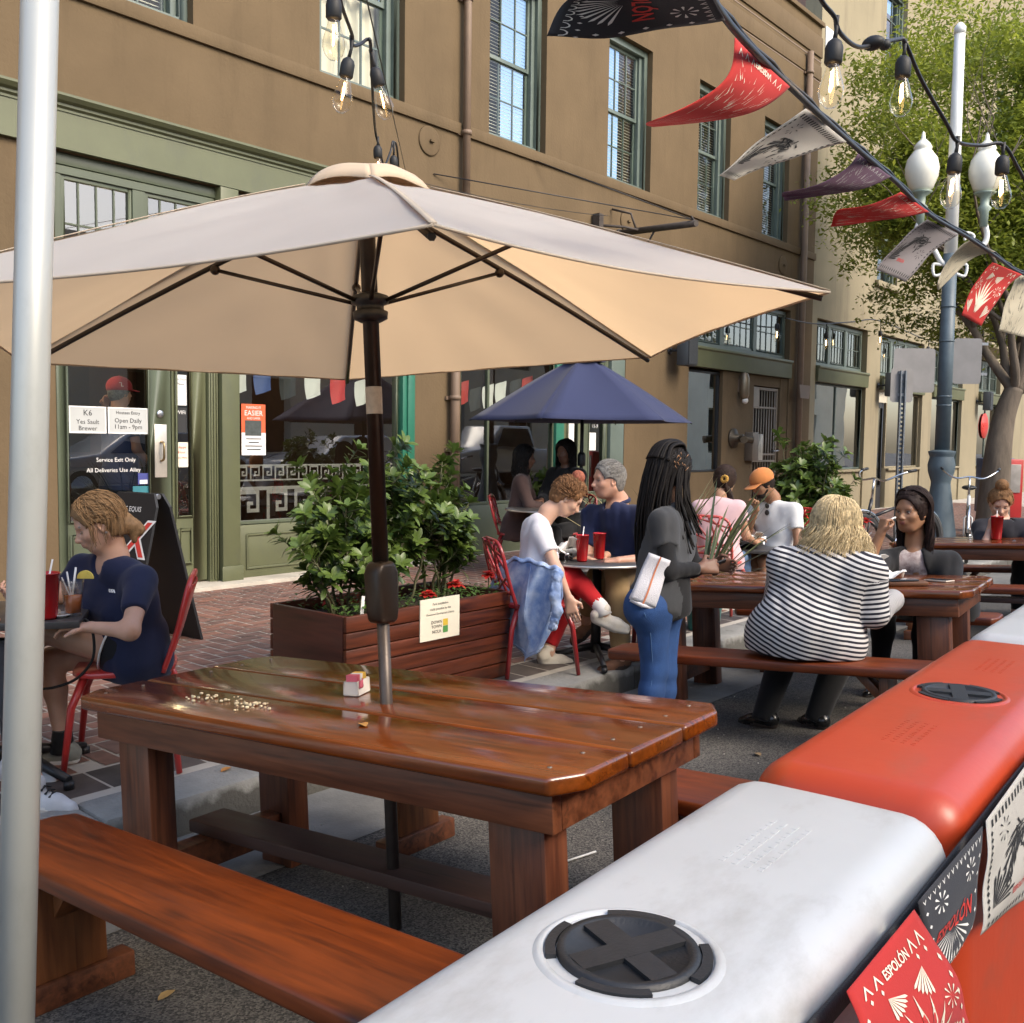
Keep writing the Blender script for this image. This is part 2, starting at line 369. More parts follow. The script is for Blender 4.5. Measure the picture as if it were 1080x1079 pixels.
def hand(F,w,d,n,t,curl=(.35,.5,.3),s=1.0,thumb=.5,m=0):
    """five fingers; w wrist, d along the hand, n where the palm faces, t towards the thumb"""
    w=V(w); d=V(d).normalized(); t=V(t); t=(t-d*t.dot(d)).normalized(); n0=V(n); n=d.cross(t); n=n if n.dot(n0)>0 else -n
    for i in range(4):
        F.rc(w+t*(.016-.010*i)*s,.017*s,w+d*.082*s+t*(.029-.0195*i)*s,.0125*s,m=m,k=.012)
    for i,L in enumerate((.072,.080,.074,.058)):
        p=w+d*(.084-.004*abs(i-1))*s+t*(.030-.0205*i)*s; A=0; r=.0088*s
        for j,fr in enumerate((.45,.31,.24)):
            A+=curl[j]*(1+.12*i); q=p+(d*math.cos(A)+n*math.sin(A)+t*.03*(1.5-i))*L*fr*s
            F.rc(p,r,q,r*.9,m=m,k=.003); p=q; r*=.9
    b=w+d*.02*s+t*.026*s; k1=b+(d*.55+t*.75+n*.25).normalized()*.045*s; k2=k1+(d*.85+t*(.5-thumb)+n*thumb).normalized()*.034*s
    F.rc(b,.014*s,k1,.0105*s,m=m,k=.01); F.rc(k1,.0105*s,k2,.0085*s,m=m,k=.004)

def headframe(c,f,u):
    f=V(f).normalized(); u=V(u); u=(u-f*u.dot(f)).normalized(); l=u.cross(f)
    return V(c),f,l,u
def head_field(F,H,neck,s=1.0,male=False,closed=False,jaw=1.0):
    """materials: 0 skin 1 lips 2 eye white 3 iris 4 brow 5 lid"""
    c,f,l,u=H; M3=Matrix((f,l,u)).transposed()
    def P(x,y,z): return c+(f*x+l*y+u*z)*s
    F.k=.03
    F.el(P(-.012,0,.04),(.096*s,.075*s,.088*s),M3,m=0)
    F.el(P(.022,0,-.03),(.068*s,.060*s*jaw,.075*s),M3,m=0,k=.04)
    F.el(P(.048,0,-.085),(.026*s,.028*s*jaw,.022*s),M3,m=0,k=.035)
    for y in(-1,1):
        F.rc(P(-.015,.055*y*jaw,-.045),.018*s,P(.035,.03*y*jaw,-.085),.018*s,m=0,k=.03)
        F.el(P(.055,.036*y,-.018),(.024*s,.024*s,.02*s),M3,m=0,k=.025)
    F.rc(P(.070,-.032,.030),.013*s,P(.070,.032,.030),.013*s,m=0,k=.02)
    for y in(-1,1): F.el(P(.088,.031*y,.006),(.018*s,.021*s,.012*s),M3,k=.014,op='-')
    F.rc(P(.080,0,.012),.008*s,P(.104,0,-.020),.0105*s,m=0,k=.014)
    F.el(P(.103,0,-.025),(.012*s,.0125*s,.010*s),M3,m=0,k=.008)
    for y in(-1,1): F.el(P(.092,.012*y,-.027),(.011*s,.008*s,.008*s),M3,m=0,k=.006)
    F.el(P(.080,0,-.048),(.016*s,.026*s,.018*s),M3,m=0,k=.014)
    F.el(P(.0915,0,-.0475),(.009*s,.021*s,.0052*s),M3,m=1,k=.002)
    F.el(P(.089,0,-.0565),(.0095*s,.019*s,.0068*s),M3,m=1,k=.002)
    for y in(-1,1):
        F.el(P(.068,.031*y,.006),(.0125*s,.0125*s,.0108*s),M3,m=2 if not closed else 5,k=.001)
        if not closed:
            F.el(P(.0775,.031*y,.005),(.0052*s,.0060*s,.0060*s),M3,m=3,k=.0)
            F.rc(P(.0765,.019*y,.0135),.0046*s,P(.073,.044*y,.0135),.0040*s,m=5,k=.003)
            F.rc(P(.0765,.021*y,-.0035),.0035*s,P(.073,.043*y,-.0025),.0032*s,m=0,k=.004)
        else: F.rc(P(.0805,.020*y,-.001),.0022*s,P(.076,.043*y,-.001),.0022*s,m=4,k=.001)
        F.rc(P(.0815,.017*y,.027),.0042*s,P(.0745,.047*y,.029),.0030*s,m=4,k=.003)
        F.el(P(-.008,.077*y,-.002),(.018*s,.009*s,.030*s),M3,m=0,k=.006)
        F.el(P(-.004,.083*y,.0),(.009*s,.006*s,.017*s),M3,k=.004,op='-')
    r=.060 if male else .050
    F.rc(P(-.03,0,-.06),r*s*.98,neck,r*1.08*s,m=0,k=.035)
    return P
SKINS={}
def skinset(n,col,lip,brow,iris=(.05,.03,.02)):
    return [mat('skin '+n,col,.48,.07,14,bump=.05,bscale=180,sub=.12,spec=.4),mat('lips '+n,lip,.4,.05),mat('eye white',(.26,.24,.22),.25,.02),mat('iris '+n,iris,.15,.1),mat('brow '+n,brow,.7,.2,80),mat('lid '+n,[c*.8 for c in col],.5,.05)]
def clothmat(n,col,var=.12,col2=None,scale=7,rough=.85): return mat('cloth '+n,col,rough,var,scale,bump=.12,bscale=300,spec=.25,sheen=.12,col2=col2)
def torso(F,J,w,inf,m=0,low=True,bust=0,belly=0,fwd=None):
    sl,sr=V(J['shL']),V(J['shR']); ch=(sl+sr)/2; pe=V(J['pelvis']); hl,hr=V(J['hipL']),V(J['hipR'])
    ax=(ch-pe).normalized(); 
    F.k=.06
    for a,h in((sl,hl),(sr,hr)):
        mid=a.lerp(h,.55).lerp((ch+pe)/2,.34)
        F.rc(a.lerp(ch,.30)-ax*.055,.078*w+inf,mid,.082*w+inf,m=m); F.rc(mid,.084*w+inf,h.lerp(pe,.25),.098*w+inf,m=m)
        F.rc(a,.050*w+inf,ch+ax*.03,.055*w+inf,m=m,k=.05)
    F.rc(ch-ax*.08,.092*w+inf,pe+ax*.06,.094*w+inf,m=m)
    if bust and fwd is not None:
        f=V(fwd).normalized(); ld=(sl-sr).normalized()
        for y in(-1,1): F.el(ch-ax*.17+f*(.085*w)+ld*.075*w*y,(.062*bust+inf,)*3,m=m,k=.05)
    if belly and fwd is not None:
        F.el(pe+ax*.14+V(fwd).normalized()*.05,(.13*belly+inf,)*3,m=m,k=.07)
def arm(F,J,sd,w,inf,frac=1.0,m=0,part='both',cut=False):
    s,e,wr=V(J['sh'+sd]),V(J['el'+sd]),V(J['wr'+sd]); F.k=.03
    if frac<=1.0:
        b=s.lerp(e,frac); F.rc(s,.052*w+inf,b,(.052-.012*frac)*w+inf,m=m,cut=cut)
    else:
        b=e.lerp(wr,frac-1); F.rc(s,.052*w+inf,e,.041*w+inf,m=m); F.rc(e,.041*w+inf,b,(.041-.014*(frac-1))*w+inf,m=m,cut=cut)
def leg(F,J,sd,w,inf,frac=2.0,m=0,cut=False,flare=1):
    h,k,a=V(J['hip'+sd]),V(J['kn'+sd]),V(J['an'+sd]); F.k=.045
    if frac<=1: b=h.lerp(k,frac); F.rc(h,.092*w+inf,b,(.092-.034*frac)*w+inf*flare,m=m,cut=cut); return
    F.rc(h,.092*w+inf,k,.058*w+inf,m=m)
    b=k.lerp(a,frac-1); F.rc(k,.057*w+inf,k.lerp(a,min(.35,(frac-1)*.35)),.056*w+inf,m=m,k=.03)
    c=k.lerp(a,min(.35,(frac-1)*.35)); F.rc(c,.056*w+inf,b,(.056-.022*(frac-1))*w+inf*flare,m=m,cut=cut,k=.03)
def shoe(name,J,sd,toe,parent,org,upper,sole,high=0):
    a=V(J['an'+sd]); t=V(toe).normalized(); F=Field(); F.k=.03
    dn=V(0,0,-1); dn=(dn-t*dn.dot(t)).normalized()
    heel=a+dn*.045-t*.035; 
    F.rc(heel,.034,a+dn*.058+t*.10,.034,m=0); F.rc(a+dn*.058+t*.10,.034,a+dn*.064+t*.165,.026,m=0)
    F.rc(heel,.034,a+dn*(-.005-high),.043,m=0,k=.03)
    F.rc(heel+dn*.026,.031,a+dn*.083+t*.10,.037,m=1,k=.004); F.rc(a+dn*.083+t*.10,.037,a+dn*.082+t*.172,.026,m=1,k=.004)
    return net_obj(name,F,.009,[upper,sole],parent,org)
def strands(mb,paths,r0=.0035,r1=.0015,n=4):
    for p in paths:
        k=len(p); mb.tube(p,[r0+(r1-r0)*i/(k-1) for i in range(k)],n,False)
def slerp(a,b,t):
    a=a.normalized();b=b.normalized(); w=math.acos(max(-1,min(1,a.dot(b))))
    if w<1e-4: return a
    return (a*math.sin((1-t)*w)+b*math.sin(t*w))/math.sin(w)
CAPR=(.107,.088,.100)
def capP(H,v,s=1.0,out=0):
    """point of the scalp in local direction v (f,l,u)"""
    c,f,l,u=H; v=v.normalized(); q=1/math.sqrt((v.x/CAPR[0])**2+(v.y/CAPR[1])**2+(v.z/CAPR[2])**2)+out
    return c+(f*(v.x*q-.012)+l*v.y*q+u*(v.z*q+.036))*s
def hair_cap(F,H,s=1.0,m=0,thick=0,front=.052,low=-.02,k=.02,ear=False):
    c,f,l,u=H; M3=Matrix((f,l,u)).transposed()
    F.el(c+(f*-.014+u*.040)*s,((CAPR[0]+thick)*s,(CAPR[1]+thick)*s,(CAPR[2]+thick)*s),M3,m=m,k=k)
    F.el(c+(f*-.030+u*-.01)*s,((.085+thick)*s,(.078+thick)*s,(.09+thick)*s),M3,m=m,k=.03)
    F.el(c+(f*.114+u*-.024)*s,(.118*s,.082*s,.112*s),M3,k=.010,op='-')     # face opening
    F.el(c+(f*.02+u*-.13)*s,(.12*s,.12*s,.085*s),M3,k=.01,op='-')
    if ear:
        for y in(-1,1): F.el(c+(f*.022+l*.085*y+u*-.028)*s,(.046*s,.04*s,.052*s),M3,k=.008,op='-')
def pulled(H,n,bun,s,seed,out=.004,hl=(.35,.02)):
    rr=random.Random(seed); L=[]
    for i in range(n):
        a=rr.uniform(-PI,PI); 
        z=.92 if abs(a)<.75 else (.48 if abs(a)<1.2 else (.22 if abs(a)<1.6 else (-.1 if abs(a)<2.1 else -.55)))
        v=V(math.cos(a),math.sin(a),z+rr.uniform(-.05,.9 if rr.random()<.5 else .1)).normalized()
        if v.x>.45 and v.z<.62: v.z=.95; v.normalize()
        o=out+rr.uniform(0,.006); w=rr.uniform(-.1,.1)
        b=(V(bun)+V(0,w,rr.uniform(-.1,.1))).normalized()
        L.append([capP(H,slerp(v,b,t/7),s,o*(1 if 0<t<7 else .5)) for t in range(8)])
    return L
def curls(H,n,s,seed,r=.012,dirs=(-1.0,1.0),out=.006,zmin=-.3):
    rr=random.Random(seed); L=[]; c,f,l,u=H
    while len(L)<n:
        v=V(rr.gauss(0,1),rr.gauss(0,1),rr.gauss(.3,1)).normalized()
        if v.z<zmin or (v.x>.35 and v.z<.68): continue
        p=capP(H,v,s,out); nn=(f*v.x+l*v.y+u*v.z); a=nn.orthogonal().normalized(); b=nn.cross(a); ph=rr.uniform(0,6.28); R0=r*rr.uniform(.6,1.4); dr=(a*math.cos(ph)+b*math.sin(ph))
        L.append([p+(a*math.cos(ph+k*.75)+nn*math.sin(ph+k*.75)*.7)*R0+dr*.0035*k for k in range(10)])
    return L
def loose(H,n,length,s,seed,part=(.35,0,.93),wave=.012,out=.006,spread=.05,side=None,back=True,nseg=14,amin=1.0,curlf=26):
    """hair falling from the parting over the head and down"""
    rr=random.Random(seed); L=[]; c,f,l,u=H
    for i in range(n):
        a=rr.uniform(amin,PI)*(1 if rr.random()<.5 else -1)
        if side is not None and rr.random()<.35: a=abs(a)*side
        p0=V(part)+V(rr.uniform(-.5,.25),rr.uniform(-.05,.05)*(1),0); 
        e=V(math.cos(a),math.sin(a),-.15); o=out+rr.uniform(0,.016)
        P=[capP(H,slerp(p0,e,t/6),s,o*min(1,t/2+.3)) for t in range(7)]
        q=P[-1]; dn=(V(0,0,-1)*.8-u*.35+ (f*math.cos(a)+l*math.sin(a))*rr.uniform(-.12,spread)).normalized()
        Ls=length*rr.uniform(.78,1.06); ph=rr.uniform(0,6); sv=(f*math.sin(a)-l*math.cos(a)); ov=(f*math.cos(a)+l*math.sin(a))
        for t in range(1,nseg+1):
            x=Ls*t/nseg; P.append(q+dn*x+sv*wave*math.sin(x*curlf+ph)*min(1,t/4)+ov*wave*.8*math.cos(x*curlf+ph)*min(1,t/4))
        L.append(P)
    return L
# ---------------------------------------------------------------- palette
TAN=mat('stucco tan',(.126,.089,.050),.85,.12,1.3,bump=.3,bscale=30,detail=8,spec=.15,grime=((.085,.060,.034),.7,1.5,(2.4,2.4,.35)))
TAN2=mat('stucco pale',(.26,.225,.15),.85,.10,.8,bump=.2,bscale=30,detail=8,spec=.15,grime=((.12,.10,.075),.6,1.2,(2,2,.3)))
BROWN=mat('painted brown trim',(.17,.115,.075),.6,.1,3,bump=.1)
SAGE=mat('sage paint',(.098,.106,.052),.5,.09,2.5,bump=.06,bscale=25,grime=((.07,.075,.055),.5,5,(1,1,.4)))
SAGED=mat('dark sage paint',(.075,.090,.055),.42,.10,3,bump=.06)
TEAL=mat('blue green paint',(.10,.128,.108),.42,.12,4,bump=.08)
GREEN=mat('bright green paint',(.02,.13,.08),.4,.08)
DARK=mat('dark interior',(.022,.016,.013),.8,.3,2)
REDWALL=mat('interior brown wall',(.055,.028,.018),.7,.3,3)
BLACK=mat('black metal',(.014,.014,.015),.45,.2,20)
RUBBER=mat('black rubber',(.012,.012,.012),.6,.15,30)
STEEL=mat('brushed steel',(.55,.55,.55),.32,.08,20,metal=1)
BRASS=mat('dull brass',(.30,.22,.12),.4,.2,12,metal=1)
WHITE=mat('white paint',(.76,.75,.72),.4,.04)
PAPER=mat('white paper',(.72,.71,.67),.8,.03)
PAPERG=mat('grey paper',(.42,.43,.41),.8,.05)
INK=mat('black print',(.02,.02,.02),.7,.1)
REDP=mat('red print',(.55,.04,.03),.6,.08)
ORP=mat('orange print',(.62,.10,.03),.6,.06)
CREAM=mat('cream print',(.72,.66,.52),.7,.05)
STONE=mat('kerb stone',(.30,.29,.26),.85,.22,6,bump=.4,bscale=60,detail=8)
GLASS=glassmat('shop glass',(.80,.84,.80),2.35,0,.02,.95)
GLASSU=glassmat('old window glass',(.85,.88,.85),1.42,.01,.15,.95)
CLEAR=glassmat('clear glass',(.96,.96,.95),1.25)

# ---------------------------------------------------------------- ground
def street_mat():
    M=bpy.data.materials.new('asphalt'); M.use_nodes=True; n=M.node_tree.nodes; l=M.node_tree.links; b=n['Principled BSDF']
    tc=n.new('ShaderNodeTexCoord')
    a=n.new('ShaderNodeTexNoise'); a.inputs['Scale'].default_value=1.1; a.inputs['Detail'].default_value=6; l.new(tc.outputs['Object'],a.inputs[0])
    g=n.new('ShaderNodeTexVoronoi'); g.inputs['Scale'].default_value=170; l.new(tc.outputs['Object'],g.inputs[0])
    r1=n.new('ShaderNodeValToRGB'); e=r1.color_ramp.elements; e[0].position=.33;e[1].position=.7; e[0].color=(.042,.041,.039,1); e[1].color=(.115,.108,.098,1); l.new(a.outputs['Fac'],r1.inputs[0])
    r2=n.new('ShaderNodeValToRGB'); e=r2.color_ramp.elements; e[0].position=.15;e[1].position=.95; e[0].color=(.45,.45,.45,1); e[1].color=(1.9,1.85,1.75,1)
    sp=n.new('ShaderNodeSeparateColor'); l.new(g.outputs['Color'],sp.inputs[0]); l.new(sp.outputs[0],r2.inputs[0])
    mx=n.new('ShaderNodeMix'); mx.data_type='RGBA'; mx.blend_type='MULTIPLY'; mx.inputs[0].default_value=1; l.new(r1.outputs[0],mx.inputs[6]); l.new(r2.outputs[0],mx.inputs[7]); l.new(mx.outputs[2],b.inputs['Base Color'])
    b.inputs['Roughness'].default_value=.85; b.inputs['Specular IOR Level'].default_value=.35
    bp=n.new('ShaderNodeBump'); bp.inputs['Strength'].default_value=.5; bp.inputs['Distance'].default_value=.004; l.new(g.outputs['Distance'],bp.inputs['Height']); l.new(bp.outputs[0],b.inputs['Normal'])
    return M
mb=MB(); ys=[KERB,3.0,2.4,1.6,.8,0,-1,-4,-9.2,-60]
for a,b in zip(ys,ys[1:]): mb.quad((-60,b,zg(b)),(260,b,zg(b)),(260,a,zg(a)),(-60,a,zg(a)))
tag(mb.build('street',street_mat()),kind='structure')
mb=MB(); ys=[KERB-.002,3.24,2.93]
for a,b in zip(ys,ys[1:]): mb.quad((-60,b,zg(b)+.004),(260,b,zg(b)+.004),(260,a,zg(a)+.004),(-60,a,zg(a)+.004))
tag(mb.build('gutter',mat('gutter concrete',(.15,.146,.132),.9,.4,2.6,bump=.35,bscale=70,detail=8)),kind='structure')
mb=MB(); 
for i in range(-20,60):
    x=i*1.83; mb.prism([(KERB,-.4),(KERB+.27,-.4),(KERB+.27,zs(3.8)+.002),(KERB+.02,zs(3.6)-.004)],'x',x+.004,x+1.826)
def kerb_mat():
    M=mat('kerb granite',(.24,.235,.215),.85,.25,4,bump=.5,bscale=60,detail=9)
    n=M.node_tree.nodes; l=M.node_tree.links; b=n['Principled BSDF']; src=b.inputs['Base Color'].links[0].from_socket
    tc=n.new('ShaderNodeTexCoord'); sx=n.new('ShaderNodeSeparateXYZ'); l.new(tc.outputs['Object'],sx.inputs[0]); nz=n.new('ShaderNodeTexNoise'); nz.inputs['Scale'].default_value=9; nz.inputs['Detail'].default_value=7; l.new(tc.outputs['Object'],nz.inputs['Vector'])
    ad=n.new('ShaderNodeMath'); ad.operation='MULTIPLY_ADD'; ad.inputs[1].default_value=.16; l.new(nz.outputs['Fac'],ad.inputs[0]); l.new(sx.outputs['Z'],ad.inputs[2])
    rp=n.new('ShaderNodeValToRGB'); e=rp.color_ramp.elements; e[0].position=.0; e[1].position=.035; e[0].color=(1,1,1,1); e[1].color=(0,0,0,1)
    a2=n.new('ShaderNodeMath'); a2.operation='ADD'; a2.inputs[1].default_value=.035; l.new(ad.outputs[0],a2.inputs[0]); l.new(a2.outputs[0],rp.inputs[0])
    mx=n.new('ShaderNodeMix'); mx.data_type='RGBA'; l.new(rp.outputs[0],mx.inputs[0]); l.new(src,mx.inputs[6]); mx.inputs[7].default_value=(.085,.08,.068,1); l.new(mx.outputs[2],b.inputs['Base Color']); return M
tag(mb.build('kerb',kerb_mat(),bevel=.02),kind='structure')
mb=MB(); mb.quad((-60,KERB+.25,zs(3.8)-.002),(260,KERB+.25,zs(3.8)-.002),(260,YF+.4,zs(YF+.4)-.002),(-60,YF+.4,zs(YF+.4)-.002))
tag(mb.build('pavement',mat('pavement mortar',(.42,.385,.33),.9,.18,3,bump=.2)),kind='structure')
def paver_mat():
    M=bpy.data.materials.new('brick pavers'); M.use_nodes=True; n=M.node_tree.nodes; l=M.node_tree.links; b=n['Principled BSDF']
    at_=n.new('ShaderNodeAttribute'); at_.attribute_name='tint'
    r=n.new('ShaderNodeValToRGB'); e=r.color_ramp.elements; e[0].position=0;e[0].color=(.125,.075,.062,1); e[1].position=1; e[1].color=(.055,.05,.05,1)
    for p,c in((.3,(.17,.09,.07,1)),(.6,(.20,.105,.08,1)),(.82,(.24,.115,.08,1)),(.9,(.13,.095,.08,1))):
        q=e.new(p); q.color=c
    l.new(at_.outputs['Fac'],r.inputs[0])
    tc=n.new('ShaderNodeTexCoord'); z=n.new('ShaderNodeTexNoise'); z.inputs['Scale'].default_value=9; z.inputs['Detail'].default_value=7; l.new(tc.outputs['Object'],z.inputs[0])
    r2=n.new('ShaderNodeValToRGB'); e=r2.color_ramp.elements; e[0].position=.3;e[1].position=.75; e[0].color=(.62,.62,.62,1); e[1].color=(1.3,1.28,1.25,1); l.new(z.outputs['Fac'],r2.inputs[0])
    mx=n.new('ShaderNodeMix'); mx.data_type='RGBA'; mx.blend_type='MULTIPLY'; mx.inputs[0].default_value=1; l.new(r.outputs[0],mx.inputs[6]); l.new(r2.outputs[0],mx.inputs[7]); l.new(mx.outputs[2],b.inputs['Base Color'])
    b.inputs['Roughness'].default_value=.68
    bp=n.new('ShaderNodeBump'); bp.inputs['Strength'].default_value=.12; bp.inputs['Distance'].default_value=.003; l.new(z.outputs['Fac'],bp.inputs['Height']); l.new(bp.outputs[0],b.inputs['Normal'])
    return M
def pavers():
    vs=[];fs=[];tn=[]; U=.112; g=.0075; y0=4.14; rr=random.Random(3)
    def q(x0,x1,ya,yb,t):
        if yb>YF-.02: yb=YF-.02
        if ya<4.12 or yb-ya<.03: return
        o=len(vs); jx=rr.uniform(-.0015,.0015); h=rr.uniform(0,.002)
        vs.extend([(x0+g+jx,ya+g,zs(ya)+h),(x1-g+jx,ya+g,zs(ya)+h),(x1-g+jx,yb-g,zs(yb)+h),(x0+g+jx,yb-g,zs(yb)+h)]); fs.append((o,o+1,o+2,o+3)); tn.append(t)
    for i in range(-2,240):
        for j in range(0,40):
            k=(i-j)%4; x=i*U; y=y0+j*U
            if k==0: q(x,x+2*U,y,y+U,rr.random()*.9)
            elif k==3: q(x,x+U,y,y+2*U,rr.random()*.9)
    for i in range(-2,120):                                       # dark border course along the kerb
        x=i*.225; o=len(vs); 
        vs.extend([(x+.006,KERB+.285,zs(KERB)+.001),(x+.219,KERB+.285,zs(KERB)+.001),(x+.219,4.125,zs(4.1)+.001),(x+.006,4.125,zs(4.1)+.001)]); fs.append((o,o+1,o+2,o+3)); tn.append(.95+.05*rr.random())
    me=bpy.data.meshes.new('brick_paving'); me.from_pydata(vs,[],fs); a=me.attributes.new('tint','FLOAT','FACE'); a.data.foreach_set('value',tn); me.materials.append(paver_mat())
    o=bpy.data.objects.new('brick_paving',me); COL.objects.link(o); tag(o,kind='structure')
pavers()

# ---------------------------------------------------------------- the tan corner building
bl=empty('restaurant_building',(8,YF,0),'tan stucco building with sage green shop fronts behind the tables','building'); BO=V(8,YF,0)
class LB(MB):
    def build(s,name,mats,parent=None,org=BO,**k):
        s.v=[(v[0]-org[0],v[1]-org[1],v[2]-org[2]) for v in s.v]; return MB.build(s,name,mats,parent,**k)
def wallpart(name,parent,org,m,x0,x1,zt,openings,y0=YF,th=.34,bands=()):
    """wall from x0 to x1 up to zt with rectangular openings (xa,xb,za,zb), made of strips that butt"""
    mb=LB(); xs=sorted(set([x0,x1]+[o[0] for o in openings]+[o[1] for o in openings]))
    for a,b in zip(xs,xs[1:]):
        zz=sorted([(o[2],o[3]) for o in openings if o[0]<=a+1e-6 and o[1]>=b-1e-6]); z=-.4
        for za,zb in zz:
            if za>z: mb.bx(a,b,y0,y0+th,z,za)
            z=zb
        if z<zt: mb.bx(a,b,y0,y0+th,z,zt)
    return mb.build(name,m,parent,org)
WX=[(4.08,5.18),(6.62,7.80),(9.20,10.30),(11.69,12.80),(14.18,15.22),(16.44,17.46)]
OP=[(3.88,7.97,-.4,3.74),(8.74,12.25,-.4,3.74),(14.05,17.72,-.4,3.92)]+[(a,b,5.13,7.16) for a,b in WX]
wallpart('wall',bl,BO,TAN,-6,18.68,9.35,OP)
mb=LB()                                             # string courses, sill band, coping and the joints of the cornice
mb.bx(-6,18.69,YF-.035,YF,4.985,5.115); mb.bx(-6,18.70,YF-.06,YF+.34,9.352,9.43)
mb.bx(-6,18.69,YF-.02,YF,8.36,8.62); mb.bx(-6,18.69,YF-.03,YF,8.78,9.15)
mb.build('string_course',TAN,bl,bevel=.006)
mb=LB(); mb.bx(-6,18.69,YF-.004,YF,8.325,8.345); mb.bx(-6,18.69,YF-.006,YF,8.70,8.72); mb.build('cornice_joint',BROWN,bl)
# upper sash windows
def sash(parent,org,x0,x1,z0,z1,y=YF,kind='blind',dep=.15,fr=TEAL,cols=3,rows=2):
    mb=LB(); t=.05; d0=y+dep
    for a,b,c,e in((x0,x0+.085,z0,z1),(x1-.085,x1,z0,z1),(x0+.085,x1-.085,z1-.09,z1),(x0+.085,x1-.085,z0,z0+.06)): mb.bx(a,b,d0-.06,d0+.09,c,e)
    mb.bx(x1-.15,x1-.085,d0-.015,d0+.09,z0+.06,z1-.09); mb.bx(x0+.085,x0+.13,d0-.015,d0+.09,z0+.06,z1-.09)
    a,b=x0+.13,x1-.15; zm=(z0+z1)/2
    for za,zb,dy in((z0+.06,zm+.02,.03),(zm-.02,z1-.09,-.0)):
        yy=d0+.02+dy
        mb.bx(a,a+.045,yy,yy+.035,za,zb); mb.bx(b-.045,b,yy,yy+.035,za,zb); mb.bx(a+.045,b-.045,yy,yy+.035,za,za+.05); mb.bx(a+.045,b-.045,yy,yy+.035,zb-.045,zb)
        for i in range(1,cols): x=a+(b-a)*i/cols; mb.bx(x-.009,x+.009,yy+.004,yy+.03,za+.05,zb-.045)
        for j in range(1,rows): z=za+(zb-za)*j/rows; mb.bx(a+.045,b-.045,yy+.006,yy+.028,z-.009,z+.009)
    w=mb.build('window',fr,parent,org,bevel=.004,seg=1)
    g=LB(); g.quad((a,d0+.045,z0+.05),(b,d0+.045,z0+.05),(b,d0+.045,z1-.09),(a,d0+.045,z1-.09)); g.build('pane',GLASSU,w,org)
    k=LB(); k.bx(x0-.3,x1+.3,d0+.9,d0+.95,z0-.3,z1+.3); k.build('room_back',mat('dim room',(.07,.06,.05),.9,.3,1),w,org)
    if kind=='blind':
        s=LB(); n=int((z1-z0)/.042)
        for i in range(n):
            z=z0+.08+i*.042
            if z>z1-.1: break
            s.box(((a+b)/2,d0+.12,z),(b-a+.05,.034,.004),Matrix.Rotation(R(32),3,'X'))
        s.build('blind',mat('cream slats',(.62,.58,.47),.5,.06,3),w,org)
    elif kind=='curtain':
        s=LB(); s.grid(lambda u,v:(a-.05+(b-a+.1)*u,d0+.16+.025*math.sin(u*34)+.01*math.sin(u*71+v*3),z0+(z1-z0)*v),60,4); s.build('curtain',mat('cream curtain',(.68,.62,.50),.9,.06,2),w,org)
    return w
for i,(a,b) in enumerate(WX): sash(bl,BO,a,b,5.13,7.16,kind='curtain' if i==1 else 'blind')
# ground floor rooms seen through the glass
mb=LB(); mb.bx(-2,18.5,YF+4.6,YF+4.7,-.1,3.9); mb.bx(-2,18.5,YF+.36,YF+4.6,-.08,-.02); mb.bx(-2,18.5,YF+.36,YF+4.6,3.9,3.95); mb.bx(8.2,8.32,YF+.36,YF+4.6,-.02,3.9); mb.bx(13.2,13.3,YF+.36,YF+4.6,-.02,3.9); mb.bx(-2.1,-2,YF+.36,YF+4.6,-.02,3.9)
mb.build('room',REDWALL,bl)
mb=LB()
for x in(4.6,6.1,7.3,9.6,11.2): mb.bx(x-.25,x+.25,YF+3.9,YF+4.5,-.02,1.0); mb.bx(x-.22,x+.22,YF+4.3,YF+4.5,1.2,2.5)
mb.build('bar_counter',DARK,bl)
mb=LB()
for x,y,z in((4.3,.85,2.30),(4.2,2.0,2.5),(4.45,2.6,2.55),(6.0,3.2,2.7),(7.1,2.8,2.7),(9.7,3,2.6),(11,3,2.6)): mb.sphere((x,YF+y,z),.05)
mb.build('ceiling_lamp',emit('warm lamp',(1,.72,.4),60),bl)
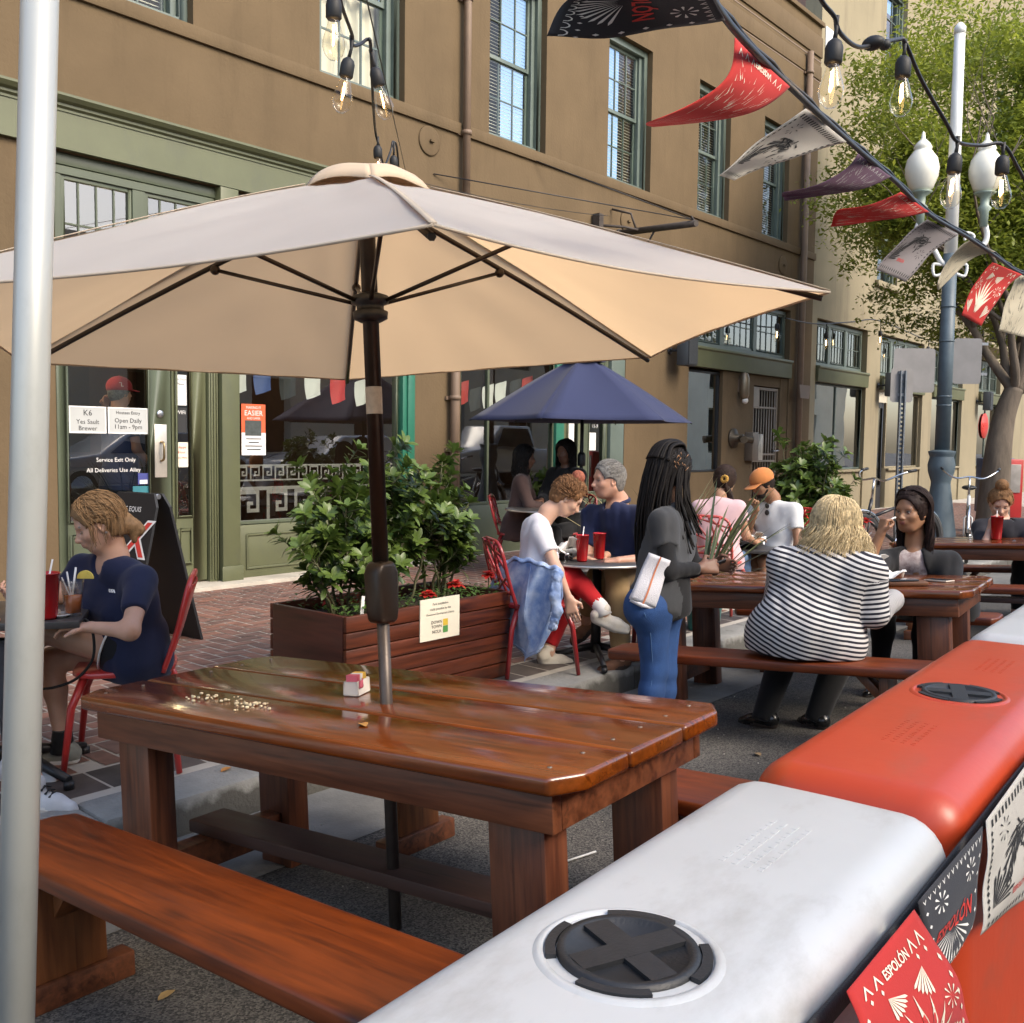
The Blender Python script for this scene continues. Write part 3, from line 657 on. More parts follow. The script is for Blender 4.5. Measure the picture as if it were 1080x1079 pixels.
# storefront one: double door, pilaster, display window under a green entablature
def entab(x0,x1,zb,zt,y=YF,parent=bl,org=BO,m=SAGE):
    mb=LB(); mb.bx(x0,x1,y-.05,y,zb,zt-.12); 
    prof=[(y,zt-.12),(y-.06,zt-.12),(y-.06,zt-.10),(y-.085,zt-.085),(y-.085,zt-.065),(y-.12,zt-.05),(y-.15,zt-.02),(y-.15,zt),(y,zt)]
    mb.prism(prof[::-1],'x',x0-.04,x1+.04); return mb.build('entablature',m,parent,org)
entab(2.3,8.02,3.745,4.16); entab(8.70,12.29,3.745,4.16)
def transom(x0,x1,z0,z1,y,groups,parent,org,m=SAGED,cols=4,rows=2,dep=.06):
    mb=LB(); y+=dep
    mb.bx(x0,x1,y-.03,y+.05,z0-.06,z0); mb.bx(x0,x1,y-.03,y+.05,z1,z1+.07)
    gw=(x1-x0)/groups
    for g in range(groups+1): x=x0+g*gw; mb.bx(max(x-.06,x0),min(x+.06,x1),y-.025,y+.045,z0,z1)
    for g in range(groups):
        a=x0+g*gw+.06; b=a+gw-.12
        for p,q,r,s in((a,a+.035,z0,z1),(b-.035,b,z0,z1),(a+.035,b-.035,z0,z0+.035),(a+.035,b-.035,z1-.035,z1)): mb.bx(p,q,y-.01,y+.03,r,s)
        for i in range(1,cols): x=a+(b-a)*i/cols; mb.bx(x-.009,x+.009,y,y+.022,z0+.035,z1-.035)
        for j in range(1,rows): z=z0+(z1-z0)*j/rows; mb.bx(a+.035,b-.035,y+.002,y+.02,z-.009,z+.009)
    w=mb.build('transom_window',m,parent,org,bevel=.004,seg=1)
    g=LB(); g.quad((x0,y+.012,z0),(x1,y+.012,z0),(x1,y+.012,z1),(x0,y+.012,z1)); g.build('pane',GLASS,w,org)
    return w
mb=LB(); mb.bx(3.88,7.97,YF+.04,YF+.10,3.64,3.74); mb.bx(3.88,7.97,YF+.02,YF+.14,2.52,2.72); mb.build('transom_bar',SAGED,bl,bevel=.006)
transom(3.90,5.40,2.78,3.56,YF,2,bl,BO); transom(5.62,7.93,2.78,3.56,YF,3,bl,BO)
def panel_door(name,x0,x1,z0,z1,gl,y,parent,org,m,stile=.14,rec=True,dep=.05):
    """glazed leaf: gl=(xa,xb,za,zb) of the glass"""
    mb=LB(); y+=dep; xa,xb,za,zb=gl
    for a,b,c,e in((x0,xa,z0,z1),(xb,x1,z0,z1),(xa,xb,zb,z1),(xa,xb,z0,za)): mb.bx(a,b,y,y+.05,c,e)
    for a,b,c,e in((xa,xa+.018,za,zb),(xb-.018,xb,za,zb),(xa+.018,xb-.018,za,za+.02),(xa+.018,xb-.018,zb-.02,zb)): mb.bx(a,b,y-.012,y-.0005,c,e)
    if rec and za>.5:                                         # raised panel below the glass
        a,b,c,e=xa+.01,xb-.01,z0+.16,za-.1
        for p,q,r,s in((a,a+.025,c,e),(b-.025,b,c,e),(a+.025,b-.025,c,c+.025),(a+.025,b-.025,e-.025,e)): mb.bx(p,q,y-.015,y-.0005,r,s)
    d=mb.build(name,m,parent,org,bevel=.004,seg=1)
    g=LB(); g.quad((xa,y+.02,za),(xb,y+.02,za),(xb,y+.02,zb),(xa,y+.02,zb)); g.build('pane',GLASS,d,org)
    return d
d1=panel_door('door',3.90,4.945,.06,2.50,(3.975,4.735,.66,2.42),YF,bl,BO,SAGED)
d2=panel_door('door',4.955,5.31,.06,2.50,(4.99,5.165,.66,2.42),YF,bl,BO,SAGE)
yy=YF+.03
def sheet(parent,org,x0,x1,z0,z1,m,texts,y=yy,name='notice',frame_m=None,ink=INK,tilt=0):
    mb=LB(); mb.bx(x0,x1,y-.002,y,z0,z1); n=mb.m
    ms=[m,ink]; mb.m=1
    for t,fx,fz,sz in texts: put_text(mb,t,frame((x0+(x1-x0)*fx,y-.004,z0+(z1-z0)*fz),(1,0,0),(0,0,1)),sz)
    if frame_m:
        mb.m=2; ms.append(frame_m); e=.012
        for a,b,c,d in((x0,x0+e,z0,z1),(x1-e,x1,z0,z1),(x0+e,x1-e,z0,z0+e),(x0+e,x1-e,z1-e,z1)): mb.bx(a,b,y-.005,y-.0025,c,d)
    return mb.build(name,ms,parent,org)
sheet(d1,BO,4.00,4.33,1.43,1.66,PAPERG,[('K6',.5,.75,.07),('Yes Sault',.5,.42,.055),('Brewer',.5,.18,.055)],y=YF+.060,frame_m=PAPER)
sheet(d1,BO,4.345,4.72,1.43,1.66,PAPERG,[('Hostess Entry',.5,.8,.04),('Open Daily',.5,.5,.055),('11am - 9pm',.5,.26,.055)],y=YF+.060,frame_m=PAPER)
mb=LB(); put_text(mb,'Service Exit Only',frame((4.42,YF+.064,1.20),(1,0,0),(0,0,1)),.052); put_text(mb,'All Deliveries Use Alley',frame((4.40,YF+.064,1.11),(1,0,0),(0,0,1)),.052); mb.build('lettering',PAPER,d1)
mb=LB(); mb.bx(4.62,4.72,YF+.060,YF+.063,.98,1.08); mb.build('sticker',mat('blue sticker',(.05,.06,.22),.5),d1)
mb=LB(); mb.bx(4.57,4.73,YF+.060,YF+.063,.89,.965); mb.build('sticker',mat('teal sticker',(.03,.16,.19),.5),d1)
sheet(d1,BO,4.635,4.71,.985,1.02,PAPER,[],y=YF+.059,name='sticker')
mb=LB(); mb.bx(4.775,4.895,YF+.038,YF+.05,1.04,1.52); mb.build('push_plate',mat('worn plate',(.62,.58,.50),.35,.12,6,metal=.6),d1,bevel=.003)
mb=LB(); mb.tube(spline([(4.835,YF+.036,1.36),(4.835,YF-.01,1.35),(4.832,YF-.02,1.28),(4.835,YF-.01,1.21),(4.835,YF+.036,1.19)],5),.011); mb.build('handle',BRASS,d1)
mb=LB(); mb.lathe([(.034,0),(.034,.012),(.02,.016)],(4.835,YF+.05,1.615),16,Matrix.Rotation(R(90),3,'X')); mb.build('lock',STEEL,d1)
sheet(d2,BO,4.99,5.115,1.70,1.98,PAPER,[('Use Door',.5,.85,.03),('Please',.5,.7,.03)],y=YF+.066); 
sheet(d2,BO,4.99,5.115,1.45,1.68,INK,[('WIFI',.5,.8,.05)],y=YF+.066,ink=PAPER)
sheet(d2,BO,4.995,5.125,1.13,1.36,CREAM,[('Happy',.5,.8,.035),('Hour',.5,.6,.035),('Food Menu',.5,.38,.024)],y=YF+.066,ink=REDP)
mb=LB()                                             # frame post and fluted pilaster
mb.bx(5.315,5.415,YF+.01,YF+.16,.03,2.52)
for i in range(3): mb.bx(5.33+i*.03,5.345+i*.03,YF-.004,YF+.0095,.06,2.5)
mb.bx(5.42,5.615,YF-.05,YF+.16,.03,3.74); mb.bx(5.40,5.635,YF-.07,YF-.051,.03,.18)
mb.build('door_frame',SAGE,bl,bevel=.006)
mb=LB(); mb.bx(3.87,3.895,YF-.01,YF+.1,.03,2.52); mb.build('door_frame',SAGED,bl,bevel=.004)
mb=LB(); mb.prism([(YF-.26,-.3),(YF+.34,-.3),(YF+.34,.045),(YF-.24,.035)],'x',3.75,8.05); mb.build('door_step',mat('worn step stone',(.40,.36,.29),.8,.2,4,bump=.3),bl,bevel=.012)
def shopwindow(x0,x1,z0,z1,parent,org,m,y=YF,dep=.06,name='shop_window',bars=(),glass=GLASS,fw=.035):
    mb=LB(); y+=dep
    for a,b,c,e in((x0,x0+fw,z0,z1),(x1-fw,x1,z0,z1),(x0+fw,x1-fw,z0,z0+fw),(x0+fw,x1-fw,z1-fw,z1)): mb.bx(a,b,y-.02,y+.04,c,e)
    for x in bars: mb.bx(x-.02,x+.02,y-.015,y+.035,z0+fw,z1-fw)
    w=mb.build(name,m,parent,org,bevel=.005,seg=1)
    g=LB(); g.quad((x0,y+.01,z0),(x1,y+.01,z0),(x1,y+.01,z1),(x0,y+.01,z1)); g.build('pane',glass,w,org); return w
sw=shopwindow(5.63,7.76,.56,2.50,bl,BO,SAGED)
mb=LB(); mb.bx(5.625,7.80,YF+.02,YF+.14,.03,.555); 
for a,b in((5.72,6.7),(6.78,7.7)):
    for p,q,r,s in((a,a+.02,.12,.47),(b-.02,b,.12,.47),(a+.02,b-.02,.12,.14),(a+.02,b-.02,.45,.47)): mb.bx(p,q,YF+.005,YF+.0195,r,s)
mb.build('stall_riser',SAGE,bl,bevel=.004)
mb=LB(); mb.bx(7.80,7.86,YF+.0,YF+.14,.03,2.52); mb.bx(7.865,7.97,YF-.02,YF+.14,.03,2.52); mb.build('door_frame',GREEN,bl,bevel=.004)
sheet(sw,BO,5.70,5.98,1.24,1.74,ORP,[('MAKING IT',.5,.93,.035),('EASIER',.5,.82,.072),('AND SAFER',.5,.72,.03)],y=YF+.054,name='poster',ink=PAPER)
mb=LB(); mb.bx(5.70,5.98,YF+.049,YF+.0515,1.24,1.46); mb.build('poster_foot',PAPER,sw)
mb=LB(); mb.bx(5.74,5.93,YF+.048,YF+.0485,1.43,1.58); mb.build('poster_picture',mat('slate print',(.05,.06,.055),.6,.3,20),sw)
mb=LB(); 
for i,w in enumerate((.16,.2,.12,.18)): mb.bx(5.84-w/2,5.84+w/2,YF+.0475,YF+.0485,1.29+i*.035,1.30+i*.035)
mb.build('lettering',INK,sw)
# greek key grille in front of the lower glass
def greek(mb,x0,x1,zb,h,bw,y):
    u=h/8; 
    mb.bx(x0,x1,y-.006,y,zb-u,zb-.001); mb.bx(x0,x1,y-.006,y,zb+h+.001,zb+h+u)
    n=int((x1-x0)/(h*1.12)); st=(x1-x0)/n
    for i in range(n):
        a=x0+i*st; 
        for p,q,r,s in((0,1,0,8),(1,7,7,8),(6,7,2,7),(3,6,2,3),(3,4,3,5),(4,5,4,5)): mb.bx(a+p*u,a+q*u,y-.005,y-.001,zb+r*u,zb+s*u)
mb=LB(); greek(mb,5.67,7.72,1.00,.13,.02,YF+.085); greek(mb,5.67,7.72,.60,.29,.03,YF+.085); mb.build('greek_key_grille',mat('painted grille',(.26,.24,.22),.5,.2,12),bl)
mb=None
for i,(x,z,c) in enumerate(((5.8,2.1,'white'),(6.1,2.12,'blue'),(6.42,2.08,'black'),(6.75,2.1,'white'),(7.1,2.06,'red'),(7.45,2.05,'white'),(8.9,2.2,'white'),(9.12,2.12,'red'),(9.35,2.05,'black'),(9.6,2.1,'white'),(9.85,2.15,'white'),(10.15,2.2,'black'),(10.4,2.25,'red'))):
    mb=LB(); mb.grid(lambda u,v:(x+.2*u+.03*v,YF+.42+.02*math.sin(u*5+v*3),z+.06*u-.27*v),5,5); mb.build('reflected_flag',{'white':PAPER,'red':REDP,'black':INK,'blue':mat('blue print',(.08,.12,.3),.6)}[c],bl)  # sheets behind the glass imitate flags reflected in the panes
# storefront two
mb=LB(); mb.bx(8.74,12.25,YF+.04,YF+.10,3.64,3.74); mb.bx(8.74,12.25,YF+.02,YF+.14,2.62,2.78); mb.build('transom_bar',SAGED,bl,bevel=.006)
transom(8.76,12.23,2.84,3.56,YF,4,bl,BO,m=TEAL)
shopwindow(8.76,10.62,.62,2.60,bl,BO,SAGED,bars=(9.3,)); mb=LB(); mb.bx(8.74,10.64,YF+.02,YF+.14,.0,.615); mb.build('stall_riser',SAGED,bl,bevel=.004)
mb=LB(); mb.bx(10.625,10.80,YF-.0,YF+.14,.03,2.62); mb.build('door_frame',GREEN,bl,bevel=.005)
mb=LB(); mb.bx(11.90,12.24,YF-.0,YF+.14,.03,2.62); mb.build('door_frame',TEAL,bl,bevel=.005)
d3=panel_door('door',10.81,11.30,.06,2.60,(10.93,11.18,.7,2.5),YF,bl,BO,SAGE); d4=panel_door('door',11.31,11.89,.06,2.60,(11.42,11.78,.7,2.5),YF,bl,BO,SAGED)
sheet(d3,BO,10.94,11.10,1.35,2.1,PAPER,[('MENU',.5,.9,.05)],y=YF+.060); sheet(d4,BO,11.45,11.62,1.3,1.55,PAPER,[],y=YF+.060)
mb=LB(); 
for i,(t,z) in enumerate((('RESTAURANT',1.82),('OPEN',1.74),('11-9',1.64))): put_text(mb,t,frame((11.6,YF+.062,z),(1,0,0),(0,0,1)),.075)
mb.build('lettering',PAPER,d4)
# bay with the barred gate
mb=LB(); mb.prism([(YF-.06,2.66),(YF+.1,2.66),(YF+.1,2.99),(YF-.09,2.99),(YF-.09,2.95),(YF-.06,2.93)],'x',14.05,17.72); mb.build('lintel',SAGE,bl,bevel=.006)
transom(14.07,17.70,3.08,3.83,YF,3,bl,BO,m=TEAL,cols=5,dep=.12)
BAYG=glassmat('bay glass',(.55,.60,.52),4.6,0,.03,1)
shopwindow(14.06,15.22,.95,2.62,bl,BO,BLACK,dep=.10,glass=BAYG)
mb=LB(); mb.bx(14.05,15.25,YF+.05,YF+.2,-.1,.945); mb.bx(15.225,16.36,YF+.02,YF+.3,-.1,2.655); mb.bx(17.42,17.72,YF+.02,YF+.3,-.1,2.655); mb.bx(16.36,17.42,YF+.03,YF+.3,2.47,2.655); mb.build('bay_panel',TAN,bl)
mb=LB(); mb.bx(16.37,16.65,YF+.06,YF+.10,2.1,2.45); mb.bx(17.36,17.41,YF+.06,YF+.1,.05,2.45); mb.bx(16.37,16.42,YF+.06,YF+.1,.05,2.095); mb.bx(16.65,17.355,YF+.06,YF+.1,2.4,2.45)
for z in(.1,1.1,1.22,2.07): mb.bx(16.42,17.355,YF+.065,YF+.095,z,z+.035)
mb.build('gate',mat('gate paint',(.25,.21,.16),.5,.1),bl,bevel=.004,seg=1)
mb=LB()
for i in range(9): mb.tube([(16.48+i*.105,YF+.08,.1),(16.48+i*.105,YF+.08,2.4)],.011,6)
mb.build('gate_bars',mat('gate paint'  ,(.25,.21,.16)),bl)
mb=LB(); mb.bx(16.36,17.42,YF+.9,YF+.95,-.1,2.6); mb.build('gate_passage',DARK,bl)
mb=LB(); mb.tube([(17.2,YF+.05,1.3),(17.2,YF-.02,1.3),(17.34,YF-.02,1.31)],.014,8); mb.build('handle',STEEL,bl)
# rain pipes
def pipe(x,z0,z1,parent,org,r=.055,kick=False):
    mb=LB(); y=YF-.085
    P=[(x,y,z0),(x,y,z1)]; mb.tube(P,r,14)
    for z in (z0+1.28,z0+.35,(z0+z1)/2,z1-.4):
        mb.tube([(x,y,z),(x,y,z+.05)],r+.014,14); mb.bx(x-.09,x+.09,YF-.03,YF-.001,z,z+.04)
    return mb.build('rain_pipe',BROWN,parent,org)
pipe(8.56,0,3.78,bl,BO); pipe(8.72,3.7,9.3,bl,BO,.045); pipe(18.02,0,8.7,bl,BO,.06)
mb=LB(); mb.prism([(17.86,2.30),(18.24,2.30),(18.30,2.55),(17.80,2.55)],'y',YF-.18,YF-.146); mb.build('pipe_collector',BROWN,bl)
# tie-rod plates, bracket arm and stay cables
for x,z in((8.18,4.80),(18.2,8.05),(12.2,4.6),(17.3,4.7)): 
    mb=LB(); mb.lathe([(.165,0),(.165,.015),(.15,.02)],(x,YF,z),28,Matrix.Rotation(R(90),3,'X')); mb.bx(x-.01,x+.05,YF-.05,YF-.02,z-.012,z+.012); mb.build('tie_plate',TAN,bl)
# ---------------------------------------------------------------- the paler, taller neighbour
nb=empty('office_building',(27,YF,0),'tall pale stucco building with a balcony, behind the street lamp and tree','building'); NO=V(27,YF,0); Y2=YF+.015
W2=[(22.0,23.25,5.05,7.1),(26.5,27.7,5.05,7.1),(22.0,23.25,9.3,11.4),(26.5,27.7,9.3,11.4),(30.5,31.7,9.3,11.4)]
OP2=[(18.95,21.60,-.4,3.92),(22.40,25.30,-.4,3.92),(26.0,28.5,-.4,3.92),(30.0,32.2,-.4,3.92),(29.2,30.3,4.45,6.6)]+W2
wallpart('wall',nb,NO,TAN2,18.70,38,16,OP2,y0=Y2)
mb=LB(); mb.bx(38.0,38.35,Y2,Y2+14,-.4,16); mb.bx(18.72,38.4,Y2-.1,Y2+.34,16.01,16.25); mb.build('side_wall',TAN2,nb,NO)
mb=LB(); mb.bx(18.72,38,YF+4.6,YF+4.7,-.1,15.9); mb.bx(18.72,38,YF+.36,YF+4.6,-.08,-.02); mb.bx(18.72,38,YF+.36,YF+4.6,3.95,4.0); mb.build('room',REDWALL,nb,NO)
for a,b,c,e in W2+[(29.2,30.3,4.45,6.6)]: sash(nb,NO,a,b,c,e,y=Y2,kind='none',fr=TEAL)
for a,b,c,e in W2: mb=LB(); mb.bx(a-.12,b+.12,Y2-.09,Y2-.001,c-.14,c-.01); mb.build('sill',TAN2,nb,NO,bevel=.01)
mb=LB(); mb.bx(18.86,19.28,Y2-.03,Y2-.001,8.75,9.45); mb.build('vent_hatch',WHITE,nb,NO,bevel=.01)
for (x0,x1),bars,dr in (((18.95,21.60),(20.2,),None),((22.40,25.30),(),(22.45,22.98)),((26.0,28.5),(27.4,),None),((30.0,32.2),(31.1,),None)):
    mb=LB(); mb.prism([(Y2-.06,2.68),(Y2+.1,2.68),(Y2+.1,2.99),(Y2-.09,2.99),(Y2-.09,2.95),(Y2-.06,2.93)],'x',x0,x1); mb.build('lintel',SAGE,nb,NO,bevel=.006)
    transom(x0+.02,x1-.02,3.08,3.83,Y2,3,nb,NO,m=TEAL,cols=5,dep=.14)
    wx=x0
    if dr:
        panel_door('door',dr[0],dr[1],.0,2.4,(dr[0]+.1,dr[1]-.08,.5,2.3),Y2,nb,NO,BLACK,dep=.1); mb=LB(); mb.bx(dr[0]-.05,dr[1]+.12,Y2+.08,Y2+.2,2.41,2.68); mb.build('door_head',mat('cream paint',(.5,.46,.36),.6),nb,NO); wx=dr[1]+.12
    shopwindow(wx,x1-.01,.92,2.67,nb,NO,TEAL if not dr else TAN2,y=Y2,bars=bars,dep=.1,glass=BAYG)
    mb=LB(); mb.bx(wx,x1,Y2+.04,Y2+.3,-.1,.915); mb.bx(wx,x1,Y2-.03,Y2+.039,.86,.915); mb.build('stall_riser',TAN2,nb,NO,bevel=.008)
mb=LB()                                             # balcony
mb.bx(27.9,31.6,Y2-.85,Y2-.001,4.02,4.16); mb.build('balcony_slab',TAN2,nb,NO,bevel=.02)
mb=LB()
for i in range(38):
    x=27.95+i*.0975; mb.tube([(x,Y2-.8,4.16),(x,Y2-.8,4.95)],.018 if i%6 else .03,6)
for y in(Y2-.6,Y2-.4,Y2-.2): mb.tube([(27.95,y,4.16),(27.95,y,4.95)],.018,6); mb.tube([(31.55,y,4.16),(31.55,y,4.95)],.018,6)
mb.bar((27.93,Y2-.8,4.97),(31.57,Y2-.8,4.97),.05,.04); mb.bar((27.95,Y2-.8,4.95),(27.95,Y2-.01,4.95),.04,.03); mb.bar((31.55,Y2-.8,4.95),(31.55,Y2-.01,4.95),.04,.03)
mb.build('balcony_railing',BLACK,nb,NO)
pipe(32.6,0,12,nb,NO,.05)
mb=LB(); put_text(mb,'OPEN',frame((31.0,Y2-.012+.06,2.05),(1,0,0),(0,0,1)),.24); mb.lathe([(.36,0),(.36,.02)],(31.0,Y2+.09,2.05),24,Matrix.Rotation(R(90),3,'X')); mb.build('round_sign',REDP,nb,NO)
# ---------------------------------------------------------------- street beyond and behind (seen past the tree and mirrored in the glass)
fb=empty('corner_building',(62,0,0),'pale building closing the street far behind the tree','building'); FO=V(62,0,0)
W3=[(62.0,63.2,y,z) for y in () for z in ()]
mb=LB(); mb.bx(62,72,2.6,34,-.2,13); mb.build('wall',mat('far cream wall',(.50,.46,.38),.9,.1,.6),fb,FO)
for y in (3.6,6.4,9.2,12):
    for z in (1.0,5.0,9.0):
        mb=LB(); mb.bx(61.93,61.999,y,y+1.3,z,z+2.3); w=mb.build('window',TEAL,fb,FO); g=LB(); g.bx(61.915,61.929,y+.1,y+1.2,z+.1,z+2.2); g.build('pane',mat('dark pane',(.02,.025,.025),.08,.1),w,FO)
ob=empty('facing_building',(16,-9,0),'cream building across the street mirrored in the shop windows','building'); OO=V(16,-9,0)
OPN=[(x,x+1.4,1.0,3.3) for x in range(-10,60,4)]+[(x,x+1.3,4.3,6.0) for x in range(-10,60,4)]
mb=LB()
xs=sorted(set([-14,64]+[o[0] for o in OPN]+[o[1] for o in OPN]))
for a,b in zip(xs,xs[1:]):
    zz=sorted([(o[2],o[3]) for o in OPN if o[0]<=a and o[1]>=b]); z=-.2
    for za,zb in zz: mb.bx(a,b,-9.35,-9,z,za); z=zb
    mb.bx(a,b,-9.35,-9,z,6.6)
mb.bx(-14,64,-8.999,-8.8,6.3,6.7)
mb.build('wall',mat('facing cream wall',(.80,.73,.57),.9,.12,.5),ob,OO)
mb=LB(); mb.bx(-14,64,-9.6,-9.5,-.2,6.5); mb.build('room_back',DARK,ob,OO)
for o in OPN[::2]:
    mb=LB()
    for a,b,c,e in((o[0],o[0]+.09,o[2],o[3]),(o[1]-.09,o[1],o[2],o[3]),(o[0]+.09,o[1]-.09,o[3]-.09,o[3]),(o[0]+.09,o[1]-.09,o[2],o[2]+.09),((o[0]+o[1])/2-.03,(o[0]+o[1])/2+.03,o[2]+.09,o[3]-.09)): mb.bx(a,b,-9.2,-9.1,c,e)
    mb.build('window',SAGED,ob,OO)
def car(name,loc,paint,label,pickup=False,rz=0):
    t=empty(name,loc,label,'pickup' if pickup else 'car',rz=rz)
    if pickup: prof=[(-2.6,.45),(2.55,.45),(2.65,.75),(2.6,1.02),(1.35,1.12),(.75,1.78),(-.55,1.80),(-.85,1.12),(-2.6,1.12)]
    else: prof=[(-2.2,.4),(2.15,.38),(2.25,.65),(2.1,.86),(1.05,.98),(.35,1.42),(-1.05,1.45),(-1.85,1.02),(-2.25,.92)]
    W=.92; mb=MB(); hw=[W if z<1.05 else W-.22 for x,z in prof]; n=len(prof)
    vs=[V(x,-w,z) for (x,z),w in zip(prof,hw)]+[V(x,w,z) for (x,z),w in zip(prof,hw)]
    mb.add(vs,[tuple(range(n)),tuple(range(2*n-1,n-1,-1))]+[((i+1)%n,i,n+i,n+(i+1)%n) for i in range(n)],False)
    mb.build('body',mat('paint '+name,paint,.25,.02,coat=1),t,bevel=.06,seg=3)
    mb=MB(); 
    if pickup: poly=[(-.5,1.18),(1.1,1.18),(.66,1.70),(-.42,1.72)]
    else: poly=[(-1.5,1.02),(.85,1.0),(.3,1.36),(-.98,1.38)]
    for s in(-1,1):
        q=[V(x,s*(W-.02-.22*((z-1.05)/.35 if not pickup else (z-1.12)/.68)),z) for x,z in poly]; mb.add(q,[(0,1,2,3)])
    mb.build('side_window',mat('car glass',(.02,.025,.03),.05,.1),t,solid=.02)
    for x in(-1.45,1.45):
        for y in(-.86,.86):
            w=MB(); r=.37 if pickup else .33; Mx=Matrix.Rotation(R(90),3,'X')
            w.lathe([(r-.09,-.1),(r,-.08),(r,.08),(r-.09,.1)],(x,y,r),24,Mx); o=w.build('wheel',RUBBER,t); h=MB(); h.lathe([(r-.1,-.11),(.05,-.09),(.05,.09),(r-.1,.11)],(x,y,r),16,Mx); h.build('rim',STEEL,o)
    for y in(-.65,.65): h=MB(); h.sphere((2.2 if not pickup else 2.6,y,.75),(.08,.17,.09)); h.build('headlight',WHITE,t)
    return t
car('parked_car',(10.6,-2.8,.087),(.7,.7,.68),'white car parked across the street, mirrored in the shop door',rz=PI)
car('parked_car',(16.1,-2.8,.087),(.30,.31,.31),'silver car parked across the street, mirrored in the display window',rz=PI)
car('parked_pickup',(22.3,-2.8,.087),(.62,.63,.62),'white pickup parked across the street, mirrored behind the blue parasol',True,rz=PI)
# ---------------------------------------------------------------- wall fittings
def fitting(name,loc,label,cat,group=None): return empty(name,loc,label,cat,group)
for (x,z,lb) in ((13.55,2.87,'dark box loudspeaker on the tan pier above the blue parasol'),(22.36,2.78,'dark box loudspeaker on the pier left of the grey sign backs'),(29.9,2.72,'small dark loudspeaker on the far pier beside the tree trunk')):
    t=fitting('wall_speaker',(x,YF,z),lb,'loudspeaker','loudspeakers on the shop fronts'); 
    mb=MB(); mb.prism([(-.14,-.36),(.14,-.36),(.19,-.18),(-.19,-.18)],'z',-.26,.26); mb.build('cabinet',mat('speaker grey',(.03,.035,.04),.5,.1),t,bevel=.02)
    mb=MB(); mb.bx(-.13,.13,-.372,-.362,-.235,.235); mb.build('grille',mat('speaker grille',(.022,.026,.03),.7,.3,200,bump=.5,bscale=300),t)
    mb=MB(); mb.tube([(0,-.17,0),(-.08,-.09,-.02),(-.10,-.001,-.02)],.02,8); mb.lathe([(.06,0),(.06,.02)],(-.10,-.0,-.02),12,Matrix.Rotation(R(90),3,'X')); mb.build('bracket',BLACK,t)
t=fitting('wall_lamp',(15.80,YF+.02,2.42),'bronze capsule wall lamp beside the barred gate','wall lamp')
mb=MB(); mb.lathe([(.0,-.24),(.06,-.22),(.085,-.15),(.085,.14),(.06,.22),(0,.24)],(0,-.10,0),20); mb.build('shade',mat('bronze lamp',(.22,.17,.11),.35,.1,metal=.6),t)
mb=MB(); mb.sphere((0,-.12,-.25),.055); mb.build('bulb',mat('frosted',(.7,.66,.58),.3),t); mb=MB(); mb.bx(-.05,.05,-.05,-.001,-.1,.12); mb.build('back_plate',BROWN,t)
t=fitting('fire_inlet',(15.62,YF+.02,1.52),'old brass fire hose inlet on the tan panel','fire inlet')
mb=MB(); Mx=Matrix.Rotation(R(90),3,'X'); mb.lathe([(.17,0),(.17,.03),(.07,.05),(.07,.2)],(0,0,0),22,Mx); mb.build('body',mat('weathered brass',(.10,.08,.055),.5,.3,10,metal=.7),t)
for s in(-1,1): mb=MB(); mb.tube([(.0,-.15,0),(s*.10,-.24,-.02),(s*.16,-.30,-.03)],[.055,.06,.065],12); mb.build('nozzle',MATS['weathered brass'],t)
t=fitting('entry_keypad',(16.28,YF+.02,1.38),'grey steel intercom box beside the barred gate','intercom')
mb=MB(); mb.bx(-.22,.0,-.16,-.001,-.25,.25); mb.build('box',mat('brown steel',(.17,.135,.10),.5,.1,metal=.3),t,bevel=.008)
mb=MB(); mb.prism([(.01,-.24),(.17,-.24),(.17,.22),(.10,.22),(.01,.0)],'y',-.16,-.03); mb.bx(.045,.095,-.175,-.161,-.1,.05); mb.build('key_panel',mat('cream steel',(.45,.41,.33),.5,.1),t,bevel=.005)
t=fitting('sign_bracket',(12.0,YF,4.40),'dark iron sign bracket with stay cables above the beige umbrella','bracket')
mb=MB(); a=V(0,-.02,0); b=V(-.32,-1.45,-.1); mb.tube([a,b],.045,10); mb.tube([b*.25+V(0,0,.0),b*.15+V(-.12,-.1,.22),V(-.2,-.02,.3)],.016); mb.tube([b*.5,b*.35+V(0,0,-.28),V(0,-.02,-.35)],.014); mb.lathe([(.06,0),(.06,.03)],(0,0,0),12,Mx)
mb.box(b*.0+V(-.62,-.08,.05),(.10,.12,.20)); mb.tube([V(-.62,-.08,.0),V(-.3,-.3,.0),b*.3],.018); mb.tube(spline([b*.95+V(0,0,.06),b*.97+V(0,.04,.1),b+V(0,.02,.02)],4),.012); mb.build('arm',mat('rusty iron',(.05,.038,.03),.7,.3,12),t)
mb=MB(); e=b*.96+V(0,0,.05); mb.tube([e,V(10.05-12,-.01,5.0-4.4)],.007,5); mb.tube([e,V(8.25-12,-.01,4.45-4.4)],.007,5); mb.build('stay_cable',BLACK,t)
